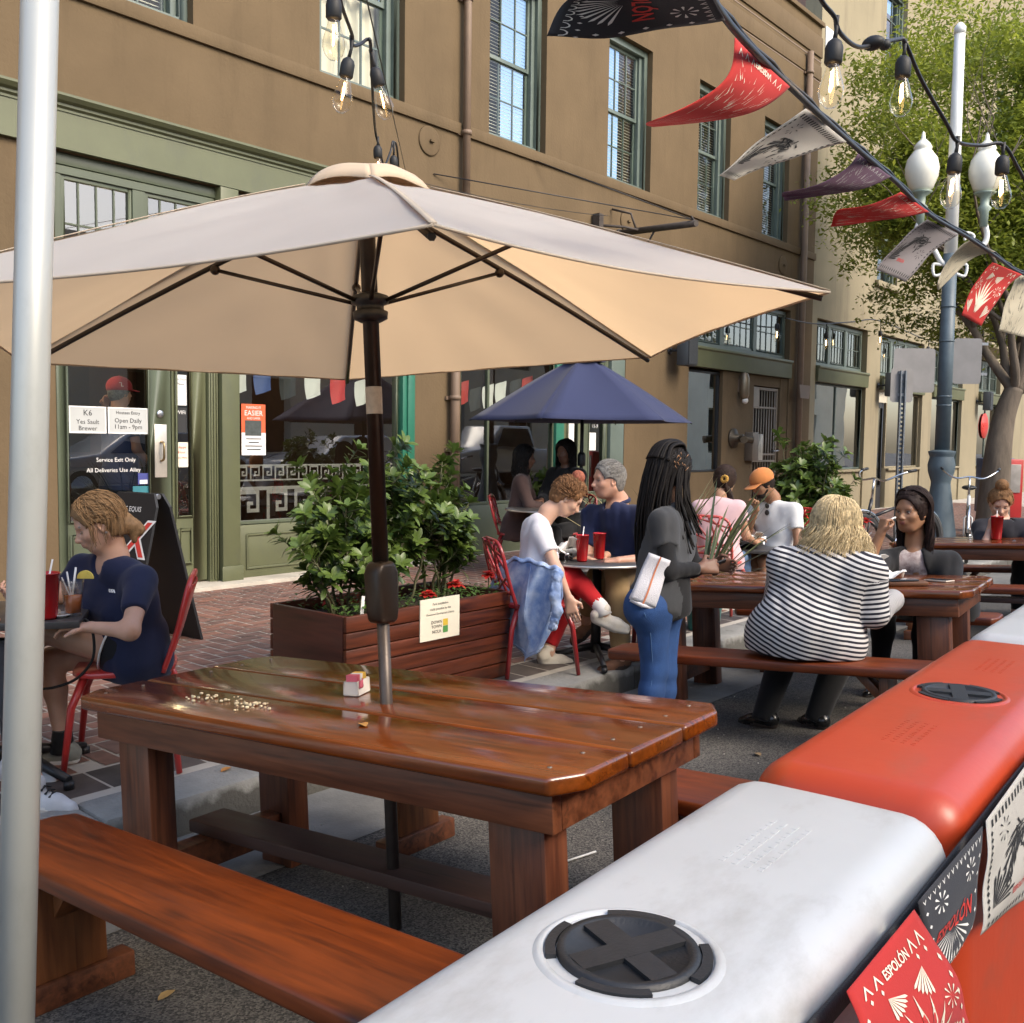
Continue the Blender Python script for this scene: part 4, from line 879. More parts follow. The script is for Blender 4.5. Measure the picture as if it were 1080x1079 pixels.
# ---------------------------------------------------------------- street lamp
LPX=V(13.9,4.256,zs(4.25)); t=empty('street_lamp',LPX,'blue grey street lamp with two white globes and a tall mast','street lamp')
LBL=mat('lamp post blue grey',(.075,.105,.125),.5,.15,6,bump=.15); LPG=mat('lamp arms pale green',(.26,.32,.27),.5,.15,8)
mb=MB(); n=16
prof=[(.27,0),(.27,.10),(.235,.14),(.215,.3),(.125,.95),(.125,1.0),(.165,1.12),(.175,1.22),(.15,1.33),(.165,1.36),(.175,1.40),(.10,1.42)]
mb.lathe(prof,(0,0,0),n,smooth=False); mb.build('base',LBL,t,bevel=.006)
mb=MB(); mb.lathe([(.095,1.4),(.088,4.0)],(0,0,0),24)
for z in(2.0,2.12,2.85,3.3): mb.lathe([(.098,z),(.098,z+.02)],(0,0,0),24)
mb.build('shaft',LBL,t)
MASTW=mat('sunlit pale mast',(.72,.72,.68),.45,.1,3); mb=MB(); mb.lathe([(.085,4.0),(.066,6.85),(.05,6.86)],(0,0,0),20); mb.lathe([(.075,6.82),(.075,6.9),(.03,6.96)],(0,0,0),12); mb.build('mast',MASTW,t)  # sun on the upper post is painted in as this pale colour
for s in(-1,1):
    ax=CR.copy(); ax.z=0; ax.normalize(); q=ax*s
    mb=MB(); P=spline([V(0,0,3.85),q*.12+V(0,0,3.9),q*.27+V(0,0,4.12),q*.42+V(0,0,4.12),q*.47+V(0,0,4.25),q*.42+V(0,0,4.45)],6); mb.tube(P,[.035]*len(P),10)
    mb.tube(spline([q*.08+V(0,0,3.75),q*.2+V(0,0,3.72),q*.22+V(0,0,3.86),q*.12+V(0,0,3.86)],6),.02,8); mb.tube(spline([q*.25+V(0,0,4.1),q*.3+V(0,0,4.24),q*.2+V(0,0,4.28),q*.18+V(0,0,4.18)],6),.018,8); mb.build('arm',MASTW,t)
    mb=MB(); mb.lathe([(.05,4.36),(.055,4.55),(.09,4.6),(.055,4.64),(.06,4.74),(.12,4.78),(.14,4.80)],q*.42,20); mb.build('globe_holder',LPG,t)
    mb=MB(); mb.lathe([(.10,4.80),(.15,4.85),(.205,5.0),(.215,5.1),(.19,5.22),(.12,5.32),(.10,5.34),(.12,5.36),(.09,5.42),(.03,5.48),(.02,5.56),(0.002,5.58)],q*.42,28); mb.build('globe',mat('opal globe',(.72,.70,.60),.25,.03,sub=.0),t)
def signback(loc,w,h,label,px,post=None,face=None,group='sheet metal sign backs'):
    q=CR.copy(); q.z=0; q.normalize(); q=Matrix.Rotation(R(face or 0),3,'Z')@q
    M=frame(loc,q,(0,0,1)); t=empty('traffic_sign',M=M,label=label,cat='road sign',group=group)
    mb=MB(); r=.04; P=[]
    for cx,cy,a0 in((w/2-r,h/2-r,0),(-w/2+r,h/2-r,90),(-w/2+r,-h/2+r,180),(w/2-r,-h/2+r,270)):
        for k in range(5): a=R(a0+k*22.5); P.append((cx+r*math.cos(a),cy+r*math.sin(a)))
    mb.prism(P,'z',-.002,.002); mb.build('panel',mat('dull aluminium',(.24,.23,.22) if not post else (.23,.25,.28),.5,.12,3,metal=.35),t)
    for z in(h*.38,-h*.28):
        mb=MB(); mb.bx(-.02 if not post else -.05,.26 if not post else .05,z-.018,z+.018,-.02 if not post else .003,-.003 if not post else .02); mb.build('strap',STEEL,t)
    if post:
        mb=MB()
        for s in(-1,1): mb.bx(s*.03-.008,s*.03+.008,-post,h/2-.03,.004,.05)
        z=-post
        while z<h/2-.05: mb.bx(-.022,.022,z,z+.03,.004,.012); z+=.055
        mb.build('post',mat('galvanised post',(.16,.18,.20),.5,.2,10,metal=.5),t)
    return t
q=CR.copy(); q.z=0; q.normalize(); lp=V(LPX.x,LPX.y,0)
signback(lp-q*.40+V(-.05,0,2.42),.55,.58,'grey sign back on the left side of the street lamp',0)
signback(lp+q*.30+V(-.05,0,2.55),.36,.60,'grey sign back on the right side of the street lamp',0,face=-6)
sp=at(951,410,12.4); signback(V(sp.x,sp.y,2.17),.29,.42,'blue grey sign back on its own perforated post before the lamp',0,post=2.2-.0,face=4)
# ---------------------------------------------------------------- tree
def tree(base,rad,H,seed):
    rr=random.Random(seed); t=empty('street_tree',base,'leafy street tree with a forked trunk behind the street lamp','tree')
    BK=mat('grey brown bark',(.12,.095,.07),.9,.35,7,bump=.9,bscale=22,stretch=(1,1,.3),detail=8)
    mb=MB(); ends=[]
    q=CR.copy(); q.z=0; q.normalize(); f=CF.copy(); f.z=0; f.normalize()
    def L(r,u,d): return q*r+V(0,0,u)+f*d
    tr=spline([L(0,-.1,0),L(0.0,.5,0),L(.03,1.3,0),L(.12,1.9,.05),L(.26,2.35,.05)],6); mb.tube(tr,[.30-.17*(i/(len(tr)-1))**.7 for i in range(len(tr))],14)
    fork=tr[-1]
    def branch(p,d,l,r,lev):
        P=[p]; 
        for i in range(5): d=(d+V(rr.uniform(-.25,.25),rr.uniform(-.25,.25),rr.uniform(-.02,.22))).normalized(); P.append(P[-1]+d*l/5)
        S=spline(P,3); mb.tube(S,[r*(1-.55*i/(len(S)-1)) for i in range(len(S))],8 if lev<2 else 5)
        if lev>=2: ends.extend(P[2:]) 
        if lev<4:
            for _ in range(3 if lev<2 else 2):
                k=rr.randint(2,5); e=(d+V(rr.uniform(-1,1),rr.uniform(-1,1),rr.uniform(-.3,.7))).normalized(); branch(P[k],e,l*rr.uniform(.6,.8),r*.5,lev+1)
    for d,l,r in((L(-.8,.9,-.1),1.9,.085),(L(.05,1,.15),1.9,.10),(L(.9,.75,-.1),1.9,.10),(L(-.4,1,.7),1.8,.07),(L(-.5,1.1,-.7),1.8,.07),(L(.3,1.3,0),2.4,.09)): branch(fork-V(0,0,.05),d.normalized(),l,r,0)
    mb.build('trunk',BK,t)
    LF=bpy.data.materials.new('leaf'); LF.use_nodes=True; n=LF.node_tree.nodes; l=LF.node_tree.links; b=n['Principled BSDF']
    a=n.new('ShaderNodeAttribute'); a.attribute_name='tint'; rp=n.new('ShaderNodeValToRGB'); e=rp.color_ramp.elements; e[0].color=(.085,.13,.018,1); e[1].color=(.38,.42,.06,1); l.new(a.outputs['Fac'],rp.inputs[0]); l.new(rp.outputs[0],b.inputs['Base Color'])
    b.inputs['Roughness'].default_value=.45
    tl=n.new('ShaderNodeBsdfTranslucent'); l.new(rp.outputs[0],tl.inputs[0]); ms=n.new('ShaderNodeMixShader'); ms.inputs[0].default_value=.5; l.new(b.outputs[0],ms.inputs[1]); l.new(tl.outputs[0],ms.inputs[2]); l.new(ms.outputs[0],n['Material Output'].inputs[0])
    vs=[];fs=[];tn=[]
    clumps=[]
    for p in ends:
        if (p+base-CC).dot(CF)>14.3: clumps.append((p,rr.uniform(.28,.5)))
    # limbs ends plus an uneven shell of clumps
    for i in range(430):
        d=V(rr.gauss(0,1),rr.gauss(0,1),rr.gauss(0,1)).normalized(); R0=rr.uniform(.55,1.0)
        p=L(.55,6.1,2.2)+V(d.x*2.6*R0,d.y*2.6*R0,d.z*3.1*R0+.0); 
        if p.z<2.7: continue
        clumps.append((p,rr.uniform(.25,.5)))
    for p,rad in clumps:
        base_t=rr.random()
        for k in range(int(135*rad/.4)):
            d=V(rr.gauss(0,1),rr.gauss(0,1),rr.gauss(0,.7)); c=p+d*rad*.5
            nn=V(rr.gauss(0,.8),rr.gauss(0,.8),1).normalized(); u=nn.cross(V(rr.gauss(0,1),rr.gauss(0,1),rr.gauss(0,1))).normalized(); w=nn.cross(u); s=rr.uniform(.026,.062)
            o=len(vs); vs.extend([c-u*s,c-w*s*.42,c+u*s*1.1,c+w*s*.42]); fs.append((o,o+1,o+2,o+3)); tn.append(min(1,max(0,base_t*.5+rr.random()*.5)))
    me=bpy.data.meshes.new('crown'); me.from_pydata(vs,[],fs); at_=me.attributes.new('tint','FLOAT','FACE'); at_.data.foreach_set('value',tn); me.materials.append(LF)
    o=bpy.data.objects.new('crown',me); COL.objects.link(o); o.parent=t
    return t
tb=at(1047,545,15.0); tree(V(tb.x,tb.y,zs(4.1)),.3,7,5)
pt=at(1066,480,34); t=empty('palm_tree',(pt.x,pt.y,-.1),'ringed palm trunk far beyond the street tree','palm'); mb=MB(); mb.lathe([(.42+.05*(i%2),i*.14) for i in range(60)],(0,0,0),16,smooth=False); mb.build('trunk',mat('palm bark',(.36,.29,.18),.9,.3,4),t)
mb=MB()
for k in range(14):
    a=k*2*PI/14; P=spline([V(0,0,8.3),V(math.cos(a)*1.2,math.sin(a)*1.2,9.3),V(math.cos(a)*2.4,math.sin(a)*2.4,8.3)],5)
    for i in range(len(P)-1):
        for s in(-1,1): dd=V(-math.sin(a),math.cos(a),-.3)*.5*s; mb.add([P[i],P[i]+dd,P[i+1]],[(0,1,2)])
mb.build('crown',mat('palm leaf',(.05,.08,.03),.5),t)
# ---------------------------------------------------------------- bicycles
def bicycle(loc,rz,frame_c,label,step=True):
    t=empty('bicycle',loc,label,'bicycle',rz=rz); FM=mat('bike paint '+label[:5],frame_c,.3,.05); CH=mat('chrome',(.6,.6,.6),.2,.05,metal=1)
    for x in(-.52,.52):
        w=MB(); w.lathe([(.30,-.02),(.335,-.022),(.35,0),(.335,.022),(.30,.02),(.30,-.02)],(x,0,.35),36,Mx,caps=False); o=w.build('wheel',RUBBER,t)
        w=MB()
        for k in range(20): a=k*PI/10; w.tube([(x,.02*(-1)**k,.35),(x+.31*math.cos(a),0,.35+.31*math.sin(a))],.0025,4)
        w.lathe([(.025,-.04),(.025,.04)],(x,0,.35),10,Mx); w.build('spokes',CH,o)
        w=MB(); w.tube([(x+.375*math.cos(R(a)),0,.35+.375*math.sin(R(a))) for a in range(10 if x>0 else 40,171 if x>0 else 201,10)],.02,8); w.build('mudguard',CH,o)
    mb=MB(); bb=V(-.08,0,.33); st=V(-.25,0,.80); hd=V(.36,0,.85); hb=V(.42,0,.62); fw=V(.52,0,.35); rw=V(-.52,0,.35)
    for a,b,r in((bb,st,.018),(st,hd if not step else hb+V(-.05,0,.02),.018),(bb,hb,.02),(hd,hb,.02),(bb,rw,.012),(st,rw,.011)): mb.tube([a,b],r,10)
    for s in(-1,1): mb.tube([hb,hb+V(.01,.045*s,-.05),fw+V(0,.045*s,0)],.011,8)
    mb.build('frame',FM,t)
    mb=MB(); g=hd+V(-.03,0,.24); mb.tube([hd,g],.013,8); mb.tube(spline([g+V(-.28,-.34,.10),g+V(-.1,-.30,.06),g+V(.02,-.16,-.02),g,g+V(.02,.16,-.02),g+V(-.1,.30,.06),g+V(-.28,.34,.10)],5),.012,8); mb.build('handlebar',CH,t)
    mb=MB(); 
    for s in(-1,1): mb.tube([g+V(-.16,.325*s,.085),g+V(-.28,.34*s,.1)],.017,8)
    mb.build('grip',BLACK,t)
    mb=MB(); mb.sphere((-.28,0,.93),(.14,.09,.035)); mb.tube([st,(-.27,0,.91)],.013); mb.build('saddle',BLACK,t)
    mb=MB(); mb.lathe([(.09,-.004),(.09,.004)],bb+V(0,.05,0),20,Mx); mb.tube([bb+V(0,.06,0),bb+V(.1,.07,-.13)],.009); mb.bx(-.03,.07,.07,.15,.185,.205); mb.build('crank',CH,t)
    return t
b1=at(1020,565,13.0); bicycle((b1.x,b1.y,zs(3.9)),R(196),(.55,.55,.53),'white step through bicycle parked beside the street lamp base')
b2=at(940,575,11.6); bicycle((b2.x,b2.y,zs(4.3)),R(160),(.02,.02,.022),'black bicycle parked at the sign post behind the woman in the cardigan')
for x,y,c,lb,nm in ((17.3,4.35,(.42,.03,.03),'red newspaper box beside the tree','newspaper_box'),(18.4,4.75,(.03,.05,.14),'dark blue newspaper box beyond the tree','newspaper_box')):
    t=empty(nm,(x,y,zs(y)),lb,'newspaper box','newspaper boxes beside the tree',rz=R(-50)); mb=MB(); mb.bx(-.24,.24,-.2,.2,.35,1.28); mb.build('cabinet',mat('box paint '+lb[:4],c,.4,.1),t,bevel=.02)
    mb=MB(); mb.bx(-.19,.19,-.215,-.201,.75,1.2); mb.build('door',mat('box window',(.3,.28,.26),.2,.2),t,bevel=.006); mb=MB(); mb.bx(-.06,.06,-.1,.1,.0,.349); mb.bx(-.2,.2,-.18,.18,.0,.04); mb.build('pedestal',BLACK,t)
# ---------------------------------------------------------------- picnic tables and benches
WL=dict(c1=(.070,.017,.005),c2=(.215,.062,.014))
WTOP=wood('varnished top',(.062,.011,.001),(.225,.050,.005),.17,.42,'x',.9,.22,wear=(.13,.038,.007))
WBENCH=wood('varnished bench',(.066,.0105,.0008),(.195,.036,.0026),.42,.05,'x',.9,.18,wear=(.18,.034,.003))
WFRAME=wood('stained frame',(.065,.020,.008),(.19,.062,.024),.42,.1,'x',1,.15)
WLEG=wood('stained leg',(.06,.018,.009),(.17,.055,.022),.4,.1,'z',1,.15)
WBEAM=wood('flat stained beam',(.045,.022,.016),(.085,.040,.028),.55,0,'x',.8,.1)
WPALE=wood('pale leg',(.10,.030,.008),(.22,.075,.022),.42,.1,'z',1,.18)
SL=.066
def tilted(cx,cy,yaw,z=None):
    a=R(yaw); x=V(math.cos(a),math.sin(a),-SL*math.sin(a)); y=V(-math.sin(a),math.cos(a),-SL*math.cos(a))
    return frame((cx,cy,zg(cy) if z is None else z),x,y)
def boardpts(L,y0,y1,cn,cf,r=.085):
    """outline of a board, its outer corners clipped"""
    h=L/2; P=[]
    P+= [(-h,y0+r),(-h+r*.6,y0)] if cn else [(-h,y0)]
    P+= [(h-r*.6,y0),(h,y0+r)] if cn else [(h,y0)]
    P+= [(h,y1-r),(h-r*.6,y1)] if cf else [(h,y1)]
    P+= [(-h+r*.6,y1),(-h,y1-r)] if cf else [(-h,y1)]
    return P
TL,TW,TH=1.96,.83,.74
def picnic_table(cx,cy,yaw,label,hole=True):
    M=tilted(cx,cy,yaw); t=empty('picnic_table',M=M,label=label,cat='table',group='long varnished picnic tables')
    w=TW/3; g=.006
    for i in range(3):
        mb=MB(); mb.prism(boardpts(TL-.004*i,-TW/2+i*w+(g if i else 0),-TW/2+(i+1)*w,i==0,i==2),'z',TH-.046,TH); mb.build('board',WTOP,t,bevel=.012,seg=3)
    mb=MB(); a,b=TL/2-.075,TW/2-.045; h0,h1=TH-.145,TH-.048
    mb.bx(-a,a,-b,-b+.038,h0,h1); mb.bx(-a,a,b-.038,b,h0,h1); mb.build('apron',WFRAME,t,bevel=.004)
    mb=MB(); 
    for s in(-1,1): mb=MB(); mb.bx(s*a-.019-s*.019,s*a+.019-s*.019,-b+.039,b-.039,h0,h1); mb.build('end_rail',WFRAME,t,bevel=.004)
    for sx in(-1,1):
        for sy in(-1,1):
            mb=MB(); x=sx*(a-.135); y=sy*(b-.088); mb.bx(x-.082,x+.082,y-.048,y+.048,-.03,h0-.001 if True else h1); mb.build('leg',WLEG,t,bevel=.006)
        mb=MB(); x=sx*(a-.135); mb.bx(x-.04,x+.04,-b+.137,b-.137,.10,.20); mb.build('cross_beam',WFRAME,t,bevel=.004)
    mb=MB(); mb.bx(-a+.05,a-.05,-.075,.075,.201,.245); mb.build('stretcher',WBEAM,t,bevel=.005)
    mb=MB(); rr=random.Random(int(cx*10))
    for sx in(-1,1):
        for i in range(3):
            for k in(.25,.75): mb.lathe([(.006,TH-.003),(.006,TH+.0012)],(sx*(a-.02),-TW/2+(i+k)*w,0),8)
    for x in(-a+.03,-.55,-.1,.4,a-.06): mb.lathe([(.006,0),(.006,.003)],(x,-b,(h0+h1)/2+rr.uniform(-.02,.02)),8,Matrix.Rotation(R(90),3,'X'))
    mb.build('screw',mat('dull screw',(.22,.2,.17),.5,.1,metal=.6),t)
    return t
def bench(cx,cy,yaw,label,L=1.72,W=.30,H=.44):
    M=tilted(cx,cy,yaw); t=empty('bench',M=M,label=label,cat='bench',group='long wooden benches')
    mb=MB(); mb.prism(boardpts(L,-W/2,W/2,True,True,.06),'z',H-.05,H); mb.build('seat',WBENCH,t,bevel=.012,seg=3)
    for sx in(-1,1):
        x=sx*(L/2-.24); mb=MB(); mb.bx(x-.022,x+.022,-.105,.105,.075,H-.051); mb.build('leg',WPALE,t,bevel=.004)
        mb=MB(); mb.bx(x-.036,x+.036,-.18,.18,0,.074); mb.build('foot',WFRAME,t,bevel=.006)
        mb=MB(); s=-sx; mb.prism([(x+s*.024,H-.20),(x+s*.16,H-.052),(x+s*.10,H-.052),(x+s*.024,H-.14)] if s>0 else [(x-.024,H-.14),(x-.10,H-.052),(x-.16,H-.052),(x-.024,H-.20)],'y',-.045,.045); mb.build('brace',WPALE,t,bevel=.003)
    return t
T1=picnic_table(2.01,2.20,94,'wet looking empty picnic table under the beige umbrella, crumbs and a sugar caddy on it')
T2=picnic_table(5.70,2.45,97,'picnic table between the woman in stripes and the woman in the black cardigan')
T3=picnic_table(9.30,2.15,95,'farthest picnic table, with a tall red cup in front of the woman with a bun')
bench(1.26,2.03,91,'nearest bench, empty, along the front of the wet picnic table')
bench(2.62,2.05,91,'empty bench mostly hidden behind the wet picnic table')
bench(4.76,2.28,98,'bench under the woman in the striped top')
bench(6.62,2.48,97,'bench under the woman in the black cardigan')
bench(8.40,2.10,95,'empty bench in front of the farthest picnic table')
bench(10.1,2.2,95,'bench under the woman with the bun')

# ---------------------------------------------------------------- beige umbrella
def cloth_mat(name,c,tr,tc):
    M=mat(name,c,.85,.05,3,bump=.1,bscale=400,sheen=.1); n=M.node_tree.nodes; l=M.node_tree.links; b=n['Principled BSDF']
    t=n.new('ShaderNodeBsdfTranslucent'); t.inputs[0].default_value=(*tc,1); x=n.new('ShaderNodeMixShader'); x.inputs[0].default_value=tr; l.new(b.outputs[0],x.inputs[1]); l.new(t.outputs[0],x.inputs[2]); l.new(x.outputs[0],n['Material Output'].inputs[0]); return M
BEIGE=cloth_mat('cream canvas',(.68,.66,.61),.52,(.84,.58,.32)); SEAM=cloth_mat('cream hem',(.58,.49,.38),.3,(.5,.38,.26)); ZO=(.0,.0,-.014,-.026,-.006,.0); BRONZE=mat('bronze tube',(.035,.025,.018),.35,.2,20,metal=.5)
def canopy(mb,n,R0,a0,zr,zt,sag,scal,r0=.03,nr=12,ns=8,drop=0,zo=None,wr=0):
    tips=[V(R0*math.cos(R(a0+360*k/n)),R0*math.sin(R(a0+360*k/n)),zo[k] if zo else 0) for k in range(n)]
    for k in range(n):
        A,B=tips[k],tips[(k+1)%n]
        def fn(u,v,A=A,B=B):
            r=r0+(1-r0)*u; e=A.lerp(B,v); c=4*v*(1-v)
            p=e*r*(1-scal*c*r*r); z=zt-(zt-zr)*(r**1.12)+sag*c*math.sin(PI*min(1,r))*-.6 - .006*c*r*r + e.z*r + wr*math.sin(r*11+c*5+k*2)*math.sin(v*9+k)*math.sin(PI*r)+wr*.7*math.sin(v*25+r*4+k)*r*r*math.sin(PI*v)
            return (p.x,p.y,z)
        mb.grid(fn,nr,ns,True)
        if drop:
            mb.grid(lambda u,v,fn=fn:V(fn(1,v))-V(0,0,drop*u),1,ns,True)
    return tips
M=tilted(1.99,2.12,0); t=empty('patio_umbrella',M=M,label='open beige patio umbrella through the hole of the wet picnic table',cat='umbrella'); A0=53
mb=MB(); mb.lathe([(.019,.06),(.019,1.18)],(0,0,0),20); mb.build('lower_pole',mat('worn bronze pole',(.085,.066,.054),.38,.25,14,metal=.4),t)
mb=MB(); mb.lathe([(.024,1.16),(.024,2.24),(.03,2.25)],(0,0,0),20); mb.build('pole',BRONZE,t)
mb=MB(); mb.lathe([(.0245,1.60),(.0245,1.68)],(0,0,0),20,caps=False); mb.build('label_band',mat('grey label',(.42,.39,.36),.5,.15,60),t)
mb=MB(); mb.prism([(-.035,.98),(.035,.98),(.042,1.02),(.045,1.13),(.03,1.165),(-.03,1.165),(-.045,1.13),(-.042,1.02)],'y',-.035,.035); mb.build('crank_housing',BRONZE,t,bevel=.016,seg=3)
mb=MB(); mb.lathe([(.03,1.87),(.05,1.88),(.052,1.90),(.04,1.905),(.04,1.92),(.055,1.925),(.055,1.945),(.03,1.955)],(0,0,0),20); mb.build('runner',BLACK,t)
mb=MB(); mb.lathe([(.04,2.22),(.05,2.24),(.05,2.27),(.03,2.28)],(0,0,0),16); mb.build('top_hub',BLACK,t)
mb=MB(); tips=canopy(mb,6,1.29,A0,1.845,2.295,.03,.055,zo=ZO,nr=22,ns=18,wr=.0045); mb.build('canopy',BEIGE,t)
for k in range(6):                                   # doubled seam over each rib and a stitched hem
    mb=MB(); T=tips[k]; q0=V(-T.y,T.x,0).normalized()*.007
    def sf(u,v): r=.16+.84*u; p=T*r; z=2.295-.45*(r**1.12)+T.z*r; return V(p.x,p.y,z+.004)+q0*(2*v-1)
    mb.grid(sf,20,1); mb.build('seam',SEAM,t,solid=.002)
    A,B=tips[k],tips[(k+1)%6]; mb=MB(); H=[]
    for i in range(19):
        v=i/18; e=A.lerp(B,v); c=4*v*(1-v); p=e*(1-.055*c); H.append(V(p.x,p.y,1.845-.006*c+e.z+.0))
    mb.tube(H,.0035,5); mb.build('hem',SEAM,t)
mb=MB(); 
for k in range(6):
    A,B=[V(.205*math.cos(R(A0+60*(k+j))),.205*math.sin(R(A0+60*(k+j))),0) for j in(0,1)]
    def fv(u,v,A=A,B=B):
        r=.05+.95*u; e=A.lerp(B,v); w=math.sin(v*PI*2)*.03*u; return (e.x*r*(1+w),e.y*r*(1+w),2.335-.07*r+.018*math.sin(v*PI)*u+(-.035*max(0,u-.8)/.2))
    mb.grid(fv,8,10)
mb.build('vent',cloth_mat('tan vent canvas',(.66,.52,.37),.25,(.6,.44,.28)),t,solid=.003)
for k in range(6):
    T=tips[k].copy(); zk=T.z; T=T*.985; T.z=1.842+zk; H0=V(0,0,2.262); P=[H0.lerp(T,i/6)+V(0,0,.012*math.sin(PI*i/6)-.012) for i in range(7)]
    mb=MB(); mb.tube(P,.008,6); rb=mb.build('rib',BRONZE,t)
    q=H0.lerp(T,.41)-V(0,0,.014); d=T.copy(); d.z=0; d.normalize()
    mb=MB(); mb.tube([d*.05+V(0,0,1.93),q],.0065,6); mb.sphere(q,.016,8,6); mb.build('strut',BRONZE,rb)
# ---------------------------------------------------------------- dark blue parasol
bp_=at(612,560,11.0); t=empty('patio_umbrella',(bp_.x,bp_.y,zs(bp_.y)),'open navy blue parasol near the shop window behind the couple','umbrella')
NAVY=cloth_mat('navy canvas',(.022,.030,.085),.12,(.01,.015,.05)); a0=math.degrees(math.atan2(-CF.y,-CF.x))+5-30+2
def tz(z): return z-zs(bp_.y)
mb=MB(); tips=canopy(mb,6,1.24,a0,tz(1.64),tz(2.36),.07,.09,drop=.0); mb.build('canopy',NAVY,t,solid=.004)
mb=MB(); canopy(mb,6,.25,a0,tz(2.29),tz(2.44),.02,.02); mb.build('vent',NAVY,t,solid=.004)
mb=MB(); mb.lathe([(.02,.0),(.02,tz(2.42))],(0,0,0),14); mb.lathe([(.04,tz(1.15)),(.045,tz(1.17)),(.045,tz(1.27)),(.03,tz(1.30))],(0,0,0),12); mb.build('pole',BLACK,t)
mb=MB(); mb.lathe([(.25,0),(.25,.05),(.06,.09),(.03,.2)],(0,0,0),24); mb.build('base',BLACK,t)
for k in range(6): mb=MB(); T=tips[k].copy(); T.z=tz(1.63); mb.tube([V(0,0,tz(2.34)),V(0,0,tz(2.34)).lerp(T,.5)-V(0,0,.0),T],.008,5); mb.build('rib',BLACK,t)

# ---------------------------------------------------------------- water filled barriers
BDIR=R(3.2); bx,by=V(math.cos(BDIR),math.sin(BDIR),0),V(-math.sin(BDIR),math.cos(BDIR),0)
WPL=mat('white plastic',(.47,.48,.475),.36,.05,3,bump=.05,bscale=25,sub=.05,grime=((.22,.20,.17),.55,7,(.5,1,1))); OPL=mat('orange plastic',(.43,.045,.011),.35,.07,3,bump=.06,bscale=25,grime=((.30,.07,.035),.7,6,(.5,1,1)))
CAPB=mat('black cap plastic',(.016,.017,.019),.5,.2,30,bump=.1,bscale=200)
def barrier(x0,x1,mt,label,cx=None,rot=20):
    y=.64+.056*((x0+x1)/2-.98); z0=zg(y); H=.785-z0; L=x1-x0; M=frame(((x0+x1)/2,y,z0),bx,by); t=empty('water_barrier',M=M,label=label,cat='barrier',group='plastic barriers along the roadway')
    r=.075; prof=[(-.28,0),(-.28,.10),(-.245,.16),(-.218,.40)]
    for k in range(7): a=R(180-k*15); prof.append((-.200+r+r*math.cos(a),H-r+r*math.sin(a)))
    prof.append((0,H+.001)); prof=prof+[(-p,q) for p,q in prof[-2::-1]]
    mb=MB(); n=len(prof); e=.075; xs=[]
    for k in range(6): th=R(90-k*18); xs.append((-L/2+e-e*math.sin(th),e*(1-math.cos(th))))
    xs=xs+[(-x,i) for x,i in xs[::-1]]
    vs=[]
    for x,i in xs:
        for p,q in prof: vs.append(V(x,p*(1-i/.27) if True else p,q-(i if q>H*.5 else 0)))
    fs=[tuple(range(n)),tuple((len(xs)-1)*n+j for j in range(n-1,-1,-1))]
    for a in range(len(xs)-1):
        for j in range(n-1): fs.append((a*n+j+1,a*n+j,(a+1)*n+j,(a+1)*n+j+1))
    mb.add(vs,fs,True); mb.sm[0]=mb.sm[1]=False
    mb.build('body',mt,t,sub=0)
    if cx is not None:
        lx=cx-(x0+x1)/2; Z=H+.0002; mb=MB(); mb.lathe([(.121,Z-.004),(.112,Z+.0035),(.104,Z+.004),(.100,Z-.004)],(lx,0,0),48,caps=False); mb.build('collar',mt,t)
        c=MB(); c.lathe([(.0005,Z+.0016),(.073,Z+.0016),(.0755,Z+.0075),(.086,Z+.0075),(.088,Z-.002)],(lx,0,0),48,caps=False)
        for k in range(4):
            a=R(rot+90*k); 
            pts=[(math.cos(a+R(s))*rr_,math.sin(a+R(s))*rr_) for rr_,ss in((.0885,range(-26,27,4)),(.101,range(26,-27,-4))) for s in ss][::-1]
            c.prism([(lx+p,q) for p,q in pts],'z',Z-.002,Z+.006)
        for k in range(2):
            Mr=Matrix.Rotation(R(rot+45+90*k),3,'Z'); c.box((lx,0,Z+.0042+.0003*k),(.148,.036,.006),Mr)
        c.build('cap',CAPB,t)
        for s in (-1,1):
            mb=MB(); x=lx+s*.42
            rr=random.Random(int(x*100))
            for r_ in range(4):
                q=-.10
                while q<.09:
                    w=rr.uniform(.006,.02); yq=.03-.02*r_; zt_=H+.001*(1-abs(yq)/.1)
                    mb.bx(x+q,x+q+w,yq-.004,yq+.004,zt_-.003,zt_+.0006); q+=w+.005
            mb.build('embossed_panel',mt,t)
    return t
barrier(-.12,1.735,WPL,'nearest white plastic water barrier with a black cap, bottom of the picture',.983,20)
barrier(1.768,3.47,OPL,'orange plastic water barrier next to the nearest white one',2.60,62)
barrier(3.50,5.26,WPL,'farther white plastic water barrier behind the orange one',4.40,10)

